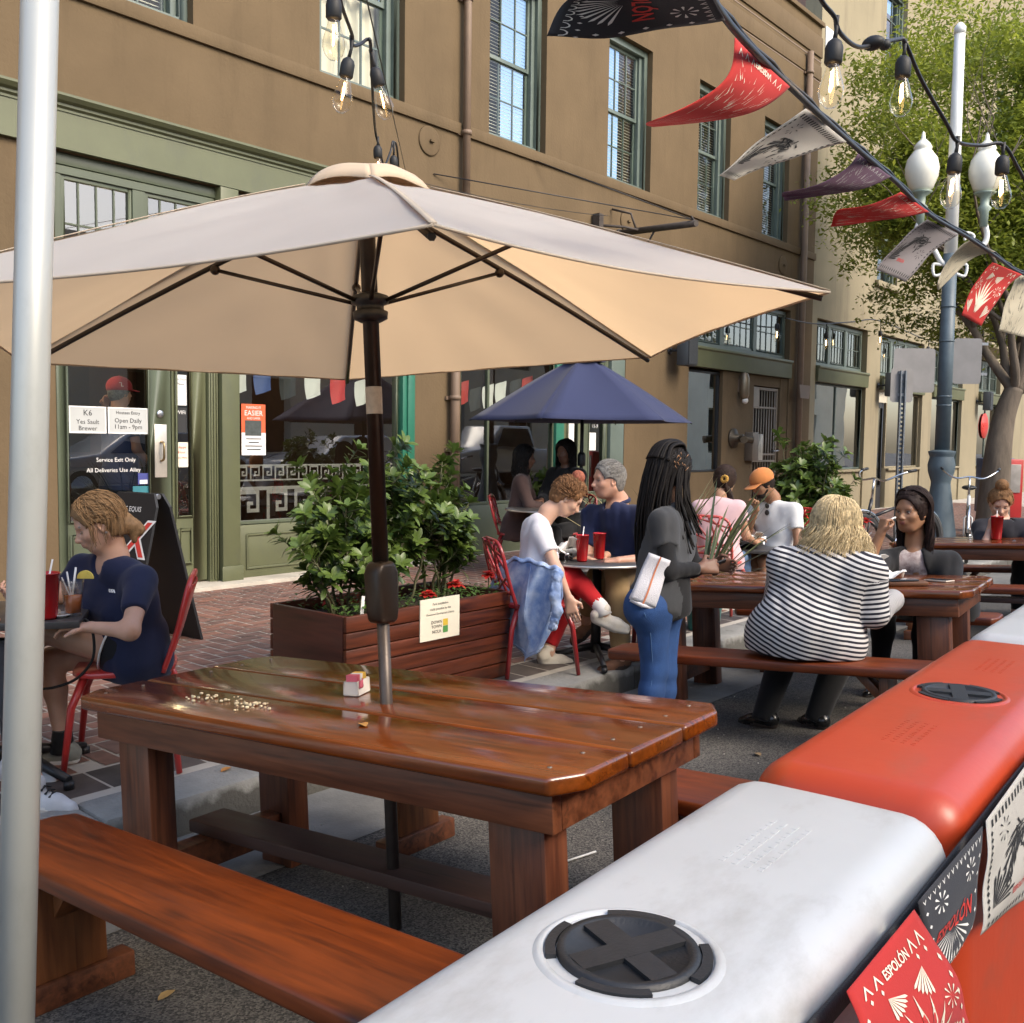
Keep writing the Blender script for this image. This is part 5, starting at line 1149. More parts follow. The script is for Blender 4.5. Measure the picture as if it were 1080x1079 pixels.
# ---------------------------------------------------------------- planters
MAHO=wood('oiled mahogany',(.034,.007,.002),(.125,.027,.008),.42,.1,'x',.8,.2); SOIL=mat('potting soil',(.03,.02,.014),.95,.4,30,bump=.8)
def planter(x0,x1,y0,y1,z1,label):
    z0=zs(y0); t=empty('planter_box',((x0+x1)/2,(y0+y1)/2,z0),label,'planter','wooden planters on the pavement'); hx,hy,h=(x1-x0)/2,(y1-y0)/2,z1-z0
    n=6; ph=h/n
    for i in range(n):
        a,b=i*ph+.004,(i+1)*ph-.001
        mb=MB(); mb.bx(-hx,hx,-hy,-hy+.028,a,b); mb.bx(-hx,hx,hy-.028,hy,a,b); mb.build('plank',MAHO,t,bevel=.006)
    for s in(-1,1): mb=MB(); mb.bx(s*hx-.014-s*.013,s*hx+.014-s*.013,-hy+.029,hy-.029,.002,h-.001); mb.build('end_board',wood('dark mahogany end',(.028,.008,.006),(.075,.02,.012),.4,.1,'y',.8,.15),t,bevel=.004)
    mb=MB(); mb.bx(-hx+.03,hx-.03,-hy+.03,hy-.03,h-.10,h-.07); mb.build('soil',SOIL,t)
    return t,hx,hy,h
P1,hx,hy,h=planter(3.36,4.68,3.97,4.63,.48,'large dark wooden planter box of bushy shrubs behind the wet table')
sy=-hy-.004; pl=MB(); x0,x1=.0,.30; 
a=onY(443,634,3.966)-V(P1.location); b=onY(484,670,3.966)-V(P1.location)
pl.bx(a.x,b.x,sy-.003,sy+.003,b.z,a.z); ms=[CREAM,INK,mat('green mark',(.08,.25,.06),.6),mat('yellow mark',(.62,.42,.04),.6)]; pl.m=1; cx=(a.x+b.x)/2; w=b.x-a.x; hh=a.z-b.z
for i,(s,fz) in enumerate((('Park installation',.86),('made possible by the',.74),('Downtown Development District',.62))): put_text(pl,s,frame((cx,sy-.0045,b.z+hh*fz),(1,0,0),(0,0,1)),.020 if i<2 else .0165)
for s,fz in (('DOWN',.42),('TOWN',.31),('NOLA',.19)): put_text(pl,s,frame((cx-.03,sy-.0045,b.z+hh*fz),(1,0,0),(0,0,1)),.026)
pl.m=2; pl.bx(cx+.022,cx+.062,sy-.0045,sy-.0035,b.z+hh*.14,b.z+hh*.30); pl.m=3; pl.bx(cx+.022,cx+.062,sy-.0045,sy-.0035,b.z+hh*.31,b.z+hh*.47); pl.build('sign_plate',ms,P1)
P2,hx2,hy2,h2=planter(9.30,10.45,3.93,4.5,.42,'smaller wooden planter box of shrubs near the black bicycle'); 
pl=MB(); pl.bx(-.42,-.2,-hy2-.012,-hy2-.002,.22,.44); pl.m=1
for i in range(4): pl.bx(-.39,-.23,-hy2-.0135,-hy2-.0125,.26+i*.04,.272+i*.04)
pl.build('sign_plate',[CREAM,mat('grey print',(.2,.2,.18),.7)],P2)
def leafmat(name,c1,c2,rough=.35,tr=.2):
    if name in MATS: return MATS[name]
    LF=bpy.data.materials.new(name); MATS[name]=LF; LF.use_nodes=True; n=LF.node_tree.nodes; l=LF.node_tree.links; b=n['Principled BSDF']
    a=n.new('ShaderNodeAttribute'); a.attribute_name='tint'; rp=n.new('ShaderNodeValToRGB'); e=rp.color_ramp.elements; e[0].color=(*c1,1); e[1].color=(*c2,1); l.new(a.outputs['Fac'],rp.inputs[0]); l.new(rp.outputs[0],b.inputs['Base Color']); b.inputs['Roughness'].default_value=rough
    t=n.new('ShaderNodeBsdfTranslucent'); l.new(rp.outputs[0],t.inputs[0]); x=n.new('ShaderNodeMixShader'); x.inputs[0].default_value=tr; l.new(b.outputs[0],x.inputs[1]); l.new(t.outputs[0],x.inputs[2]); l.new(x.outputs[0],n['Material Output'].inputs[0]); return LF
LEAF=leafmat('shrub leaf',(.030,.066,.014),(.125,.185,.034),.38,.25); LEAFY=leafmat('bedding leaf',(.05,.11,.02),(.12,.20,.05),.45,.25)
STEM=mat('green stem',(.07,.07,.03),.7,.2)
class Leaves:
    def __init__(s): s.v=[];s.f=[];s.t=[]
    def leaf(s,p,d,n,L,W,t,bend=.25):
        """a folded, bent blade of six faces"""
        d=d.normalized(); sd=d.cross(n)
        if sd.length<1e-3: sd=d.cross(V(1,0,.1))
        sd.normalize(); n=sd.cross(d); o=len(s.v)
        for k,(x,w) in enumerate(((0,.12),(.3,.8),(.62,1.0),(.86,.6))):
            c=p+d*(x*L)-n*(bend*L*x*x); s.v.extend([c-sd*W*w+n*W*.25*w,c,c+sd*W*w+n*W*.25*w])
        s.v.append(p+d*L-n*bend*L)
        for k in range(3):
            a=o+3*k; s.f.extend([(a,a+1,a+4,a+3),(a+1,a+2,a+5,a+4)]); s.t.extend([t,t])
        a=o+9; s.f.extend([(a,a+1,o+12),(a+1,a+2,o+12)]); s.t.extend([t,t])
    def build(s,name,m,parent):
        me=bpy.data.meshes.new(name); me.from_pydata([tuple(v) for v in s.v],[],s.f); a=me.attributes.new('tint','FLOAT','FACE'); a.data.foreach_set('value',s.t); me.materials.append(m); me.polygons.foreach_set('use_smooth',[True]*len(s.f))
        o=bpy.data.objects.new(name,me); COL.objects.link(o); o.parent=parent; return o
def shrub(loc,shoots,seed,label,L=.085,leaves=16,grp='shrubs in the wooden planters'):
    """shoots: (dx,dy,height,spread) stems carrying whorls of glossy leaves"""
    rr=random.Random(seed); t=empty('shrub',loc,label,'shrub',grp); mb=MB(); lv=Leaves()
    for dx,dy,hh,sp in shoots:
        b=V(dx*.35,dy*.35,0); e=V(dx,dy,hh); n=6; 
        P=[b.lerp(e,i/n)+V(rr.uniform(-.03,.03),rr.uniform(-.03,.03),0)*(i>0) for i in range(n+1)]; S=spline(P,3); mb.tube(S,[.010-.006*i/(len(S)-1) for i in range(len(S))],5)
        twigs=[(S,.3)]
        for k in range(9):
            i=rr.randint(5,len(S)-2); a=rr.uniform(0,2*PI); q=S[i]; d=V(math.cos(a),math.sin(a),rr.uniform(.25,1.0)).normalized(); tw=[q,q+d*sp*.5,q+d*sp+V(0,0,sp*.25)]; mb.tube(tw,[.004,.003,.002],4); twigs.append((spline(tw,4),.25))
        for T,st in twigs:
            for k in range(leaves):
                f=st+(1-st)*rr.random()**.6; i=min(len(T)-2,int(f*(len(T)-1))); p=T[i].lerp(T[i+1],rr.random()); ax=(T[i+1]-T[i]).normalized()
                a=rr.uniform(0,2*PI); r=ax.cross(V(0,0,1)) 
                if r.length<.05: r=V(1,0,0)
                r.normalize(); r2=ax.cross(r); out=(r*math.cos(a)+r2*math.sin(a)); d=out*rr.uniform(.7,1)+ax*rr.uniform(.15,.9)
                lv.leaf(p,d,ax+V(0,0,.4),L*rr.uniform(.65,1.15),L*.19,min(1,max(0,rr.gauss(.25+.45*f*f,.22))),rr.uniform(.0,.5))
            p=T[-1]; ax=(T[-1]-T[-2]).normalized()
            for k in range(7):
                a=k*2*PI/7+rr.random(); r=ax.cross(V(.3,.2,1)); r.normalize(); r2=ax.cross(r); lv.leaf(p,(r*math.cos(a)+r2*math.sin(a))*.8+ax*.75,ax,L*rr.uniform(.7,1),L*.2,min(1,rr.uniform(.55,1)),rr.uniform(.1,.4))
    mb.build('stem',STEM,t); lv.build('foliage',LEAF,t); return t
pz=.48-.07; rr=random.Random(11)
S1=[(-.22,.0,.48,.17),(-.05,-.1,.62,.2),(.12,.05,.66,.18),(.02,.16,.80,.2),(-.16,.16,.6,.2),(.2,-.12,.46,.16),(-.28,-.12,.36,.14),(.1,-.18,.35,.15)]
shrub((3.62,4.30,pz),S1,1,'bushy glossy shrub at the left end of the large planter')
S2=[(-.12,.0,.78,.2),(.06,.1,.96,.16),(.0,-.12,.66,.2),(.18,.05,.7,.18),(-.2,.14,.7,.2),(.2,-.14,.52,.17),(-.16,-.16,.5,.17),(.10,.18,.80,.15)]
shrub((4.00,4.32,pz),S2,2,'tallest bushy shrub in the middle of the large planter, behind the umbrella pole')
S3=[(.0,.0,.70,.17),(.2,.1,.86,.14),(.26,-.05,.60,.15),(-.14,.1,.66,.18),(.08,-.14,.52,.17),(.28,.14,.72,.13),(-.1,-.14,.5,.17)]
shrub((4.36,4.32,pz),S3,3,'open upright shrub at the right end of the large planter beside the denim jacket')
S4=[(rr.uniform(-.42,.42),rr.uniform(-.22,.22),rr.uniform(.45,1.1),.2) for _ in range(20)]
shrub((9.75,4.2,.33),S4,4,'round dark green shrub filling the farther planter',L=.10,leaves=12)
shrub((8.7,6.9,.25),[(-.15,0,.55,.14),(.1,.05,.75,.14),(.25,-.05,.6,.12),(0,.1,.65,.14)],5,'small pale green shrub against the tan wall behind the seated couple',L=.11,leaves=9)
def flower(loc,seed,label,s=.055,col=(.62,.02,.018)):
    rr=random.Random(seed); t=empty('red_flower',loc,label,'flower','red flowers in the planters'); lv=Leaves()
    mb=MB(); mb.tube([(0,0,-.14),(.004,0,-.06),(0,0,0)],.0035,6); mb.build('stem',STEM,t)
    for ring,(n,e,l) in enumerate(((9,.15,1),(8,.6,.85),(6,1.3,.6))):
        for k in range(n):
            a=k*2*PI/n+rr.random()*.4; d=V(math.cos(a),math.sin(a),e); lv.leaf(V(0,0,.004*ring),d,V(0,0,1),s*l*rr.uniform(.8,1.1),s*.34*l,rr.random(),rr.uniform(.2,.6))
    lv.build('petals',leafmat('red petal',(col[0]*.55,.01,.01),(col[0],.045,.03),.5,.3),t); return t
for i,(px,py,d,lb) in enumerate(((349,634,5.62,'red flower at the left corner of the large planter'),(452,628,5.45,'red flower just above the cream sign plate of the large planter'),(388,640,5.4,'small red flower beside the umbrella crank'),(481,617,5.62,'ruffled red flower right of the cream sign plate'),(515,607,5.95,'red flower at the right end of the large planter'))):
    p=at(px,py,d+.24); flower(p,i,lb,.055 if i!=2 else .04)
for i,(px,py,d,lb) in enumerate(((913,550,9.75,'red flower on the farther planter beside the raised hand'),(906,556,9.9,'low red flower at the corner of the farther planter'),(846,545,9.7,'red flower left of the farther shrub'))): flower(at(px,py,d),20+i,lb,.07)
lv=Leaves(); rr=random.Random(8)
for i in range(900):
    x=rr.uniform(3.42,4.64); y=rr.choice((rr.uniform(4.0,4.15),rr.uniform(4.0,4.6))); p=V(x-4,y-4.3,pz+rr.uniform(-.01,.11)); a=rr.uniform(0,6.28); lv.leaf(p,V(math.cos(a),math.sin(a),rr.uniform(.1,1)),V(0,0,1),rr.uniform(.02,.04),.009,rr.random(),.2)
gc=empty('bedding_plants',(4,4.3,0)); bpy.data.objects.remove(gc)
o=lv.build('bedding_plants',LEAFY,None); o.location=(4,4.3,0); tag(o,'low fresh green bedding plants along the planter edge','bedding plants',kind='stuff')
p=at(382,640,5.35); t=empty('plant_label',p,'white plastic plant tag stuck in the large planter','plant tag'); mb=MB(); mb.box((0,0,-.02),(.022,.002,.15),Matrix.Rotation(R(6),3,'Y')); mb.build('tag',WHITE,t)
def spiky(loc,potc,seed,label,n=70,L=.85,pale=False):
    rr=random.Random(seed); t=empty('spiky_grass',loc,label,'plant'); mb=MB(); mb.lathe([(.12,0),(.16,.34),(.175,.35),(.175,.39),(.15,.39),(.145,.33),(.01,.33)],(0,0,0),24,caps=False); mb.build('pot',mat('pot glaze '+label[:6],potc,.3,.1),t)
    lv=Leaves()
    for i in range(n):
        a=rr.uniform(0,2*PI); e=rr.uniform(.5,2.6); d=V(math.cos(a),math.sin(a),e); l=L*rr.uniform(.6,1.1); lv.leaf(V(.05*math.cos(a),.05*math.sin(a),.33),d,V(-math.cos(a)*e,-math.sin(a)*e,1)+V(.001,0,0),l,.011,rr.random(),rr.uniform(.02,.35))
    lv.build('blades',leafmat('pale blade',(.20,.17,.07),(.40,.34,.17),.5,.1) if pale else leafmat('dark blade',(.03,.05,.02),(.17,.19,.08),.4,.1),t); return t
g=at(742,655,7.85); spiky((g.x,g.y,zs(g.y)),(.02,.13,.12),3,'spiky dark grass in a teal pot behind the waitress',46,.95)
g=at(694,628,8.3); spiky((g.x,g.y,zs(g.y)),(.06,.05,.04),4,'pale dry grass in a dark pot right of the man in the navy polo',34,1.0,True)

# ---------------------------------------------------------------- pavement chairs and cafe tables
def red_chair(loc,rz,label,col,lattice=True,name='metal_chair'):
    """seat .45 high; local +x is the way the sitter faces"""
    t=empty(name,loc,label,'chair','red metal chairs on the pavement',rz=rz); m=mat('chair enamel '+str(col),col,.32,.06,8,coat=.3)
    mb=MB(); P=[]
    for k in range(24):
        a=2*PI*k/24; c,s_=math.cos(a),math.sin(a); q=.21*(abs(c)**4+abs(s_)**4)**-.25; P.append((q*c,q*s_*(1+.06*c)))
    mb.prism(P,'z',.425,.45); mb.build('seat',m,t,bevel=.008)
    for sx,sy in((1,1),(1,-1),(-1,1),(-1,-1)):
        mb=MB(); mb.tube([(sx*.15,sy*.15,.43),(sx*.20,sy*.19,.30),(sx*.235,sy*.215,0)],[.019,.017,.013],10); mb.build('leg',m,t)
    mb=MB(); fr=spline([(-.17,-.19,.44),(-.225,-.20,.60),(-.27,-.19,.78),(-.285,-.13,.835),(-.29,0,.845),(-.285,.13,.835),(-.27,.19,.78),(-.225,.20,.60),(-.17,.19,.44)],5); mb.tube(fr,.0125,8); mb.build('back_frame',m,t)
    mb=MB(); rr=random.Random(4)
    def bp(u,z): x=-.17-(z-.44)*.30; return V(x-.02*(1-(u/.19)**2),u,z)
    if lattice:
        for u0,z0,u1,z1 in((-.19,.55,.19,.72),(-.19,.75,.12,.84),(-.1,.52,-.02,.84),(.02,.52,-.12,.84),(.1,.52,.17,.80),(-.17,.62,.05,.52),(.05,.84,.19,.6),(-.19,.66,-.03,.84),(.0,.66,.14,.84),(-.05,.6,.19,.55)): 
            p=[bp(u0+(u1-u0)*i/6,z0+(z1-z0)*i/6) for i in range(7)]; mb.tube(p,.009,6)
        mb.tube([bp(-.19+.38*i/8,.52) for i in range(9)],.011,6)
    else:
        mb.grid(lambda u,v:bp(-.17+.34*u,.56+.25*v),10,6)
    mb.build('backrest',m,t,solid=0 if lattice else .006); return t
RED1=(.50,.035,.03); PINK=(.56,.09,.075); DRED=(.26,.018,.02)
def cafe_table(loc,label,r=.36,square=None,H=.72,rz=0,top=(.055,.052,.05)):
    t=empty('cafe_table',loc,label,'table','dark cafe tables on the pavement',rz=rz); mb=MB()
    if square: mb.bx(-square/2,square/2,-square/2,square/2,H-.03,H)
    else: mb.lathe([(r-.005,H-.022),(r,H-.018),(r,H-.006),(r-.008,H),(0.001,H)],(0,0,0),40,caps=False); mb.lathe([(.001,H-.022),(r-.005,H-.022)],(0,0,0),40,caps=False)
    mb.build('tabletop',mat('dark laminate',top,.3,.15,20),t,bevel=.004 if square else 0)
    if not square: mb=MB(); mb.lathe([(r+.001,H-.021),(r+.004,H-.018),(r+.004,H-.010),(r+.001,H-.007)],(0,0,0),40,caps=False); mb.build('edge_band',mat('steel edge',(.45,.43,.40),.35,.1,metal=.8),t)
    mb=MB(); mb.lathe([(.035,.06),(.03,H-.023)],(0,0,0),16); mb.lathe([(.12,H-.04),(.12,H-.023)],(0,0,0),16); mb.build('pedestal',BLACK,t)
    for k in range(4):
        a=PI/4+k*PI/2; mb=MB(); mb.tube([(.03*math.cos(a),.03*math.sin(a),.10),(.34*math.cos(a),.34*math.sin(a),.035)],[.026,.018],8); mb.lathe([(.022,0),(.022,.03)],(.34*math.cos(a),.34*math.sin(a),0),10); mb.build('foot',BLACK,t)
    return t
REDCUP=mat('red tumbler plastic',(.42,.008,.010),.22,.05,coat=.3)
def red_cup(p,label,h=.17,straw=True,s=1.0):
    t=empty('red_cup',p,label,'cup','red plastic tumblers'); mb=MB(); mb.lathe([(.001,.004),(.030*s,.004),(.031*s,0),(.034*s,.01),(.044*s,h),(.046*s,h),(.046*s,h+.004),(.042*s,h+.004),(.031*s,.02),(.001,.02)],(0,0,0),28,caps=False); mb.build('tumbler',REDCUP,t)
    mb=MB(); mb.lathe([(.001,h-.03),(.039*s,h-.03)],(0,0,0),20,caps=False); mb.build('drink',mat('cola',(.05,.012,.008),.1),t)
    if straw: mb=MB(); mb.tube([(-.02,.0,.03),(.03,.01,h+.055)],.0035,8); mb.build('straw',WHITE,t)
    return t
# left table
lt=at(66,655,4.02); LT=V(lt.x,lt.y,0); zt=lt.z
q=CR.copy(); q.z=0; q.normalize(); f2=CF.copy(); f2.z=0; f2.normalize()
c=LT-q*.30+f2*.20; cafe_table((c.x,c.y,zs(c.y)),'square dark cafe table in front of the woman in the navy t-shirt',square=.60,H=zt-zs(c.y),rz=math.atan2(q.y,q.x)+R(16))
zc=zt+.001
p=at(50,653,4.05); red_cup((p.x,p.y,zc),'red tumbler on the square cafe table, partly behind the white pole',h=.185,s=1.15)
p=at(77,645,4.12); t=empty('iced_tea_glass',(p.x,p.y,zc),'clear glass of orange iced tea with straws and a lemon wedge','glass')
mb=MB(); mb.lathe([(.001,.006),(.030,.006),(.031,0),(.034,.01),(.045,.15),(.042,.15),(.031,.014),(.001,.014)],(0,0,0),28,caps=False); mb.build('tumbler',CLEAR,t)
mb=MB(); mb.lathe([(.001,.016),(.030,.016),(.0365,.088),(.001,.088)],(0,0,0),24,caps=False); mb.build('tea',mat('orange tea',(.50,.14,.025),.15,.1,sub=.2),t)
mb=MB(); mb.tube([(-.01,0,.03),(.02,.01,.20)],.0042,8); mb.tube([(.0,0,.03),(-.018,.01,.185)],.0036,8); mb.tube([(.01,0,.03),(-.045,-.0,.165)],.003,8); mb.build('straw',WHITE,t)
mb=MB(); Ml=frame((.05,-.01,.152),q,(0,0,1)); mb.prism([(.034*math.cos(R(a)),.034*math.sin(R(a))) for a in range(0,181,15)],'z',-.005,.005,Ml); mb.build('lemon_wedge',mat('lemon flesh',(.72,.55,.10),.4,.1,30),t)
mb=MB(); rr=random.Random(2)
for i in range(4): mb.box((rr.uniform(-.018,.018),rr.uniform(-.018,.018),.1+.01*i),(.022,.022,.022),Matrix.Rotation(rr.random(),3,'X'))
mb.build('ice',CLEAR,t)
p=at(62,655,4.1); t=empty('saucer',(p.x,p.y,zc),'small white saucer with a crumpled napkin beside the iced tea','saucer'); mb=MB(); mb.lathe([(.03,0),(.055,.012),(.053,.014),(.001,.004)],(0,0,0),24,caps=False); mb.build('dish',WHITE,t); mb=MB(); mb.sphere((-.01,.01,.02),(.025,.02,.015),8,5); mb.build('napkin',PAPER,t)
# round table of the couple
RT=at(630,590,6.62); RTz=RT.z; cafe_table((RT.x,RT.y,zs(RT.y)),'round dark cafe table between the woman in red trousers and the man in navy',r=.37,H=RTz-zs(RT.y))
p=at(614,578,6.45); red_cup((p.x,p.y,RTz+.001),'red tumbler with a white straw on the round cafe table',h=.17)
p=at(632,578,6.60); red_cup((p.x,p.y,RTz+.001),'red tumbler without a straw on the round cafe table',h=.17,straw=False)
def food_basket(p,label,s=1.0,rz=0,paper=True):
    t=empty('food_basket',p,label,'food basket','food baskets',rz=rz); mb=MB(); mb.lathe([(.07*s,.004),(.11*s,.045)],(0,0,0),20,caps=False); mb.lathe([(.11*s,.045),(.115*s,.048),(.11*s,.051)],(0,0,0),20,caps=False); mb.lathe([(.001,.003),(.07*s,.004)],(0,0,0),20,caps=False); mb.build('basket',BLACK,t)
    mb=MB(); 
    for k in range(3): a=k*1.9; mb.grid(lambda u,v,a=a:Matrix.Rotation(a,3,'Z')@V((u-.5)*.26*s,(v-.5)*.2*s,.02+.05*abs(u-.5)*2+.035*math.sin(v*5+a)+.06*(v>.7)*u),8,8)
    mb.build('paper_liner',PAPER,t,solid=.0015)
    mb=MB(); mb.sphere((0,0,.04),(.06*s,.04*s,.03*s),10,6); mb.sphere((.03,.03,.04),(.03*s,.04*s,.025*s),8,6); mb.build('food',mat('fried bread',(.42,.24,.09),.7,.3,40),t); return t
p=at(592,582,6.55); food_basket((p.x,p.y,RTz+.001),'black food basket with white paper on the round cafe table')
p=at(598,592,6.36); t=empty('condiment_jar',(p.x,p.y,RTz+.001),'tiny glass salt shaker at the edge of the round cafe table','shaker'); mb=MB(); mb.lathe([(.016,0),(.018,.04),(.012,.05)],(0,0,0),14); mb.build('jar',CLEAR,t); mb=MB(); mb.lathe([(.013,.05),(.014,.062),(.005,.066)],(0,0,0),14); mb.build('lid',STEEL,t)
# far pair's table
FT=at(786,577,9.3); cafe_table((FT.x,FT.y,zs(FT.y)),'dark square cafe table between the woman in pink and the man in the orange cap',square=.62,H=FT.z-zs(FT.y),rz=R(20))
p=at(785,572,9.2); food_basket((p.x,p.y,FT.z+.001),'food tray on the table of the man in the orange cap',1.4)
# table in the shade of the navy parasol
c=V(bp_.x-.75,bp_.y-.1,0); cafe_table((c.x,c.y,zs(c.y)),'round dark table under the navy parasol',r=.42,H=.74)
# ---------------------------------------------------------------- things on the picnic tables
def ontab(T,x,y,dz=.0): return T.matrix_world@V(x,y,TH+.0015+dz)
bpy.context.view_layer.update()
t=empty('sugar_caddy',M=T1.matrix_world@Matrix.Translation((.10,-.03,TH+.0015))@Matrix.Rotation(R(-70),4,'Z'),label='small white caddy of sugar packets beside the umbrella pole',cat='caddy')
mb=MB(); w,d,h_=.088,.05,.045
mb.bx(-w/2,w/2,-d/2,d/2,0,.004); 
for a in((-w/2,w/2,-d/2,-d/2+.004),(-w/2,w/2,d/2-.004,d/2),(-w/2,-w/2+.004,-d/2+.004,d/2-.004),(w/2-.004,w/2,-d/2+.004,d/2-.004)): mb.bx(*a,.004,h_)
mb.build('box',mat('ivory china',(.74,.70,.62),.25,.03,coat=.3),t,bevel=.0025)
for i in range(9):
    mb=MB(); x=-.034+i*.0085; mb.box((x,0,.036),(.003,.036,.055),Matrix.Rotation(R(rr.uniform(-14,14)),3,'Y')); mb.build('packet',mat('pink packet',(.62,.13,.18),.6) if i<3 else (PAPER if i<5 else mat('yellow packet',(.72,.46,.08),.6)),t)
mb=MB(); mb.grid(lambda u,v:(-.04+.03*u,-.028-.006*math.sin(u*4),.048-.024*v+.004*u),4,4); mb.build('packet',MATS['pink packet'],t,solid=.002)
mb=MB(); rr=random.Random(6)
for i in range(52):
    gx=rr.choice((.50,.28)); x=rr.gauss(gx,.05); y=rr.gauss(.24,.03); s=rr.uniform(.003,.0085); mb.sphere((x,y,s*.5),(s,s*.8,s*.55),6,4)
o=mb.build('bread_crumbs',mat('crumb',(.72,.63,.42),.8,.3,60)); o.matrix_world=T1.matrix_world@Matrix.Translation((0,0,TH+.001)); tag(o,'scattered pale bread crumbs on the wet table','crumbs',kind='stuff')
def leafbit(p,c,s,label,rz=0,grp=None):
    lv=Leaves(); lv.leaf(V(-s/2,0,.003),V(1,.1,.06),V(0,0,1),s,s*.27,.5,.15); o=lv.build('fallen_leaf',mat('dry leaf %.2f'%c[0],c,.8,.2,40),None); o.location=p; o.rotation_euler=(0,0,rz); return tag(o,label,'leaf',grp)
o=leafbit(ontab(T1,-.22,.26),(.42,.22,.06),.05,'dry curled leaf on the right half of the wet table',1)
# second table: papers, basket, wallet, phones
for x,y,rz,sx,sy,lb in ((-.42,.16,.3,.22,.16,'white receipt paper on the table beside the dark phone'),(-.26,.27,-.2,.16,.10,'white napkin on the table right of the striped sleeve'),(-.46,-.05,.5,.18,.12,'crumpled white napkin behind the dark phone')):
    o=None; mb=MB(); ph=rr.random()*6; k=.004 if 'crumpled' not in lb else .03
    mb.grid(lambda u,v:((u-.5)*sx,(v-.5)*sy,.004+k*(1+math.sin(u*7+ph)*math.cos(v*6+ph))),10,8); o=mb.build('paper_napkin',PAPER,None,solid=.0015); o.matrix_world=T2.matrix_world@Matrix.Translation((x,y,TH+.001))@Matrix.Rotation(rz,4,'Z'); tag(o,lb,'napkin','paper on the second picnic table')
p=ontab(T2,-.28,-.05); food_basket(p,'black basket with brown paper on the table between the two women',1.1,.4)
t=empty('takeout_box',M=T2.matrix_world@Matrix.Translation((-.14,.04,TH+.002))@Matrix.Rotation(.3,4,'Z'),label='open brown cardboard food tray beside the striped sleeve',cat='food tray'); mb=MB(); CARD=mat('kraft card',(.44,.33,.19),.85,.08); mb.bx(-.11,.11,-.08,.08,0,.004); mb.build('tray',CARD,t); mb=MB(); mb.quad((-.11,.082,.004),(.11,.082,.004),(.12,.13,.11),(-.10,.13,.11)); mb.quad((-.112,-.08,.004),(-.112,.08,.004),(-.135,.09,.06),(-.135,-.09,.06)); mb.quad((.112,.08,.004),(.112,-.08,.004),(.135,-.09,.06),(.135,.09,.06)); mb.build('flap',CARD,t,solid=.003)
t=empty('wallet',M=T2.matrix_world@Matrix.Translation((-.62,.20,TH+.002))@Matrix.Rotation(.35,4,'Z'),label='brown leather wallet under a dark phone at the table edge',cat='wallet'); mb=MB(); mb.bx(-.10,.10,-.055,.055,0,.022); mb.build('cover',mat('brown leather',(.14,.06,.025),.5,.2,20),t,bevel=.006)
def phone(M,label,c=(.02,.025,.035)):
    t=empty('mobile_phone',M=M,label=label,cat='phone'); mb=MB(); mb.bx(-.075,.075,-.037,.037,0,.009); mb.build('case',mat('phone case %.2f'%c[0],c,.35),t,bevel=.003); mb=MB(); mb.bx(-.07,.07,-.033,.033,.0092,.0098); mb.build('screen',mat('phone screen',(.02,.028,.04),.06),t)
phone(T2.matrix_world@Matrix.Translation((-.60,.21,TH+.026))@Matrix.Rotation(.45,4,'Z'),'dark mobile phone lying on the brown wallet')
phone(T2.matrix_world@Matrix.Translation((-.74,-.04,TH+.002))@Matrix.Rotation(-.5,4,'Z'),'pale cased phone lying alone at the table corner',(.55,.5,.42))
p=at(1051,562,8.72); p3=p; red_cup((p3.x,p3.y,zg(p3.y)+TH+.0),'tall dark red tumbler on the farthest picnic table',h=.2,s=1.2)
# ---------------------------------------------------------------- white tent leg
b=V(.64,1.502,0); b.z=zg(1.5); t=empty('tent_pole',b,'shiny white tent pole close by at the left edge','tent pole'); tp=at(43,-40,1.5)-b; bt=at(17,1050,1.5)-b; ax=(tp-bt).normalized(); lo=bt-ax*((bt.z)/ax.z); 
mb=MB(); mb.tube([lo,tp+ax*.9],.0268,28); mb.build('tube',mat('glossy white enamel',(.43,.44,.41),.36,.05,2,metal=.25,grime=((.25,.25,.22),.5,6,(1,1,.5))),t)
F=Field(); F.k=.012
w0=bt-ax*.0; 
for i,(x,z,r) in enumerate(((-.02,-.005,.022),(.02,-.01,.024),(.045,-.03,.026),(.055,-.055,.026),(.03,-.07,.030),(-.02,-.06,.032),(-.04,-.10,.036),(.02,-.12,.036),(.05,-.10,.026))): F.rc(w0+q*x+V(0,0,z)-f2*.022,r,w0+q*(x+.012)+V(0,0,z-.03)-f2*.012,r*.9)
o=net_obj('tied_cloth',F,.006,mat('white cotton',(.74,.71,.67),.9,.05,bump=.3,bscale=60),None,org=w0,noise=folds(.003,3,60)); o.location=w0; tag(o,'white cotton cloth knotted round the tent pole','cloth')
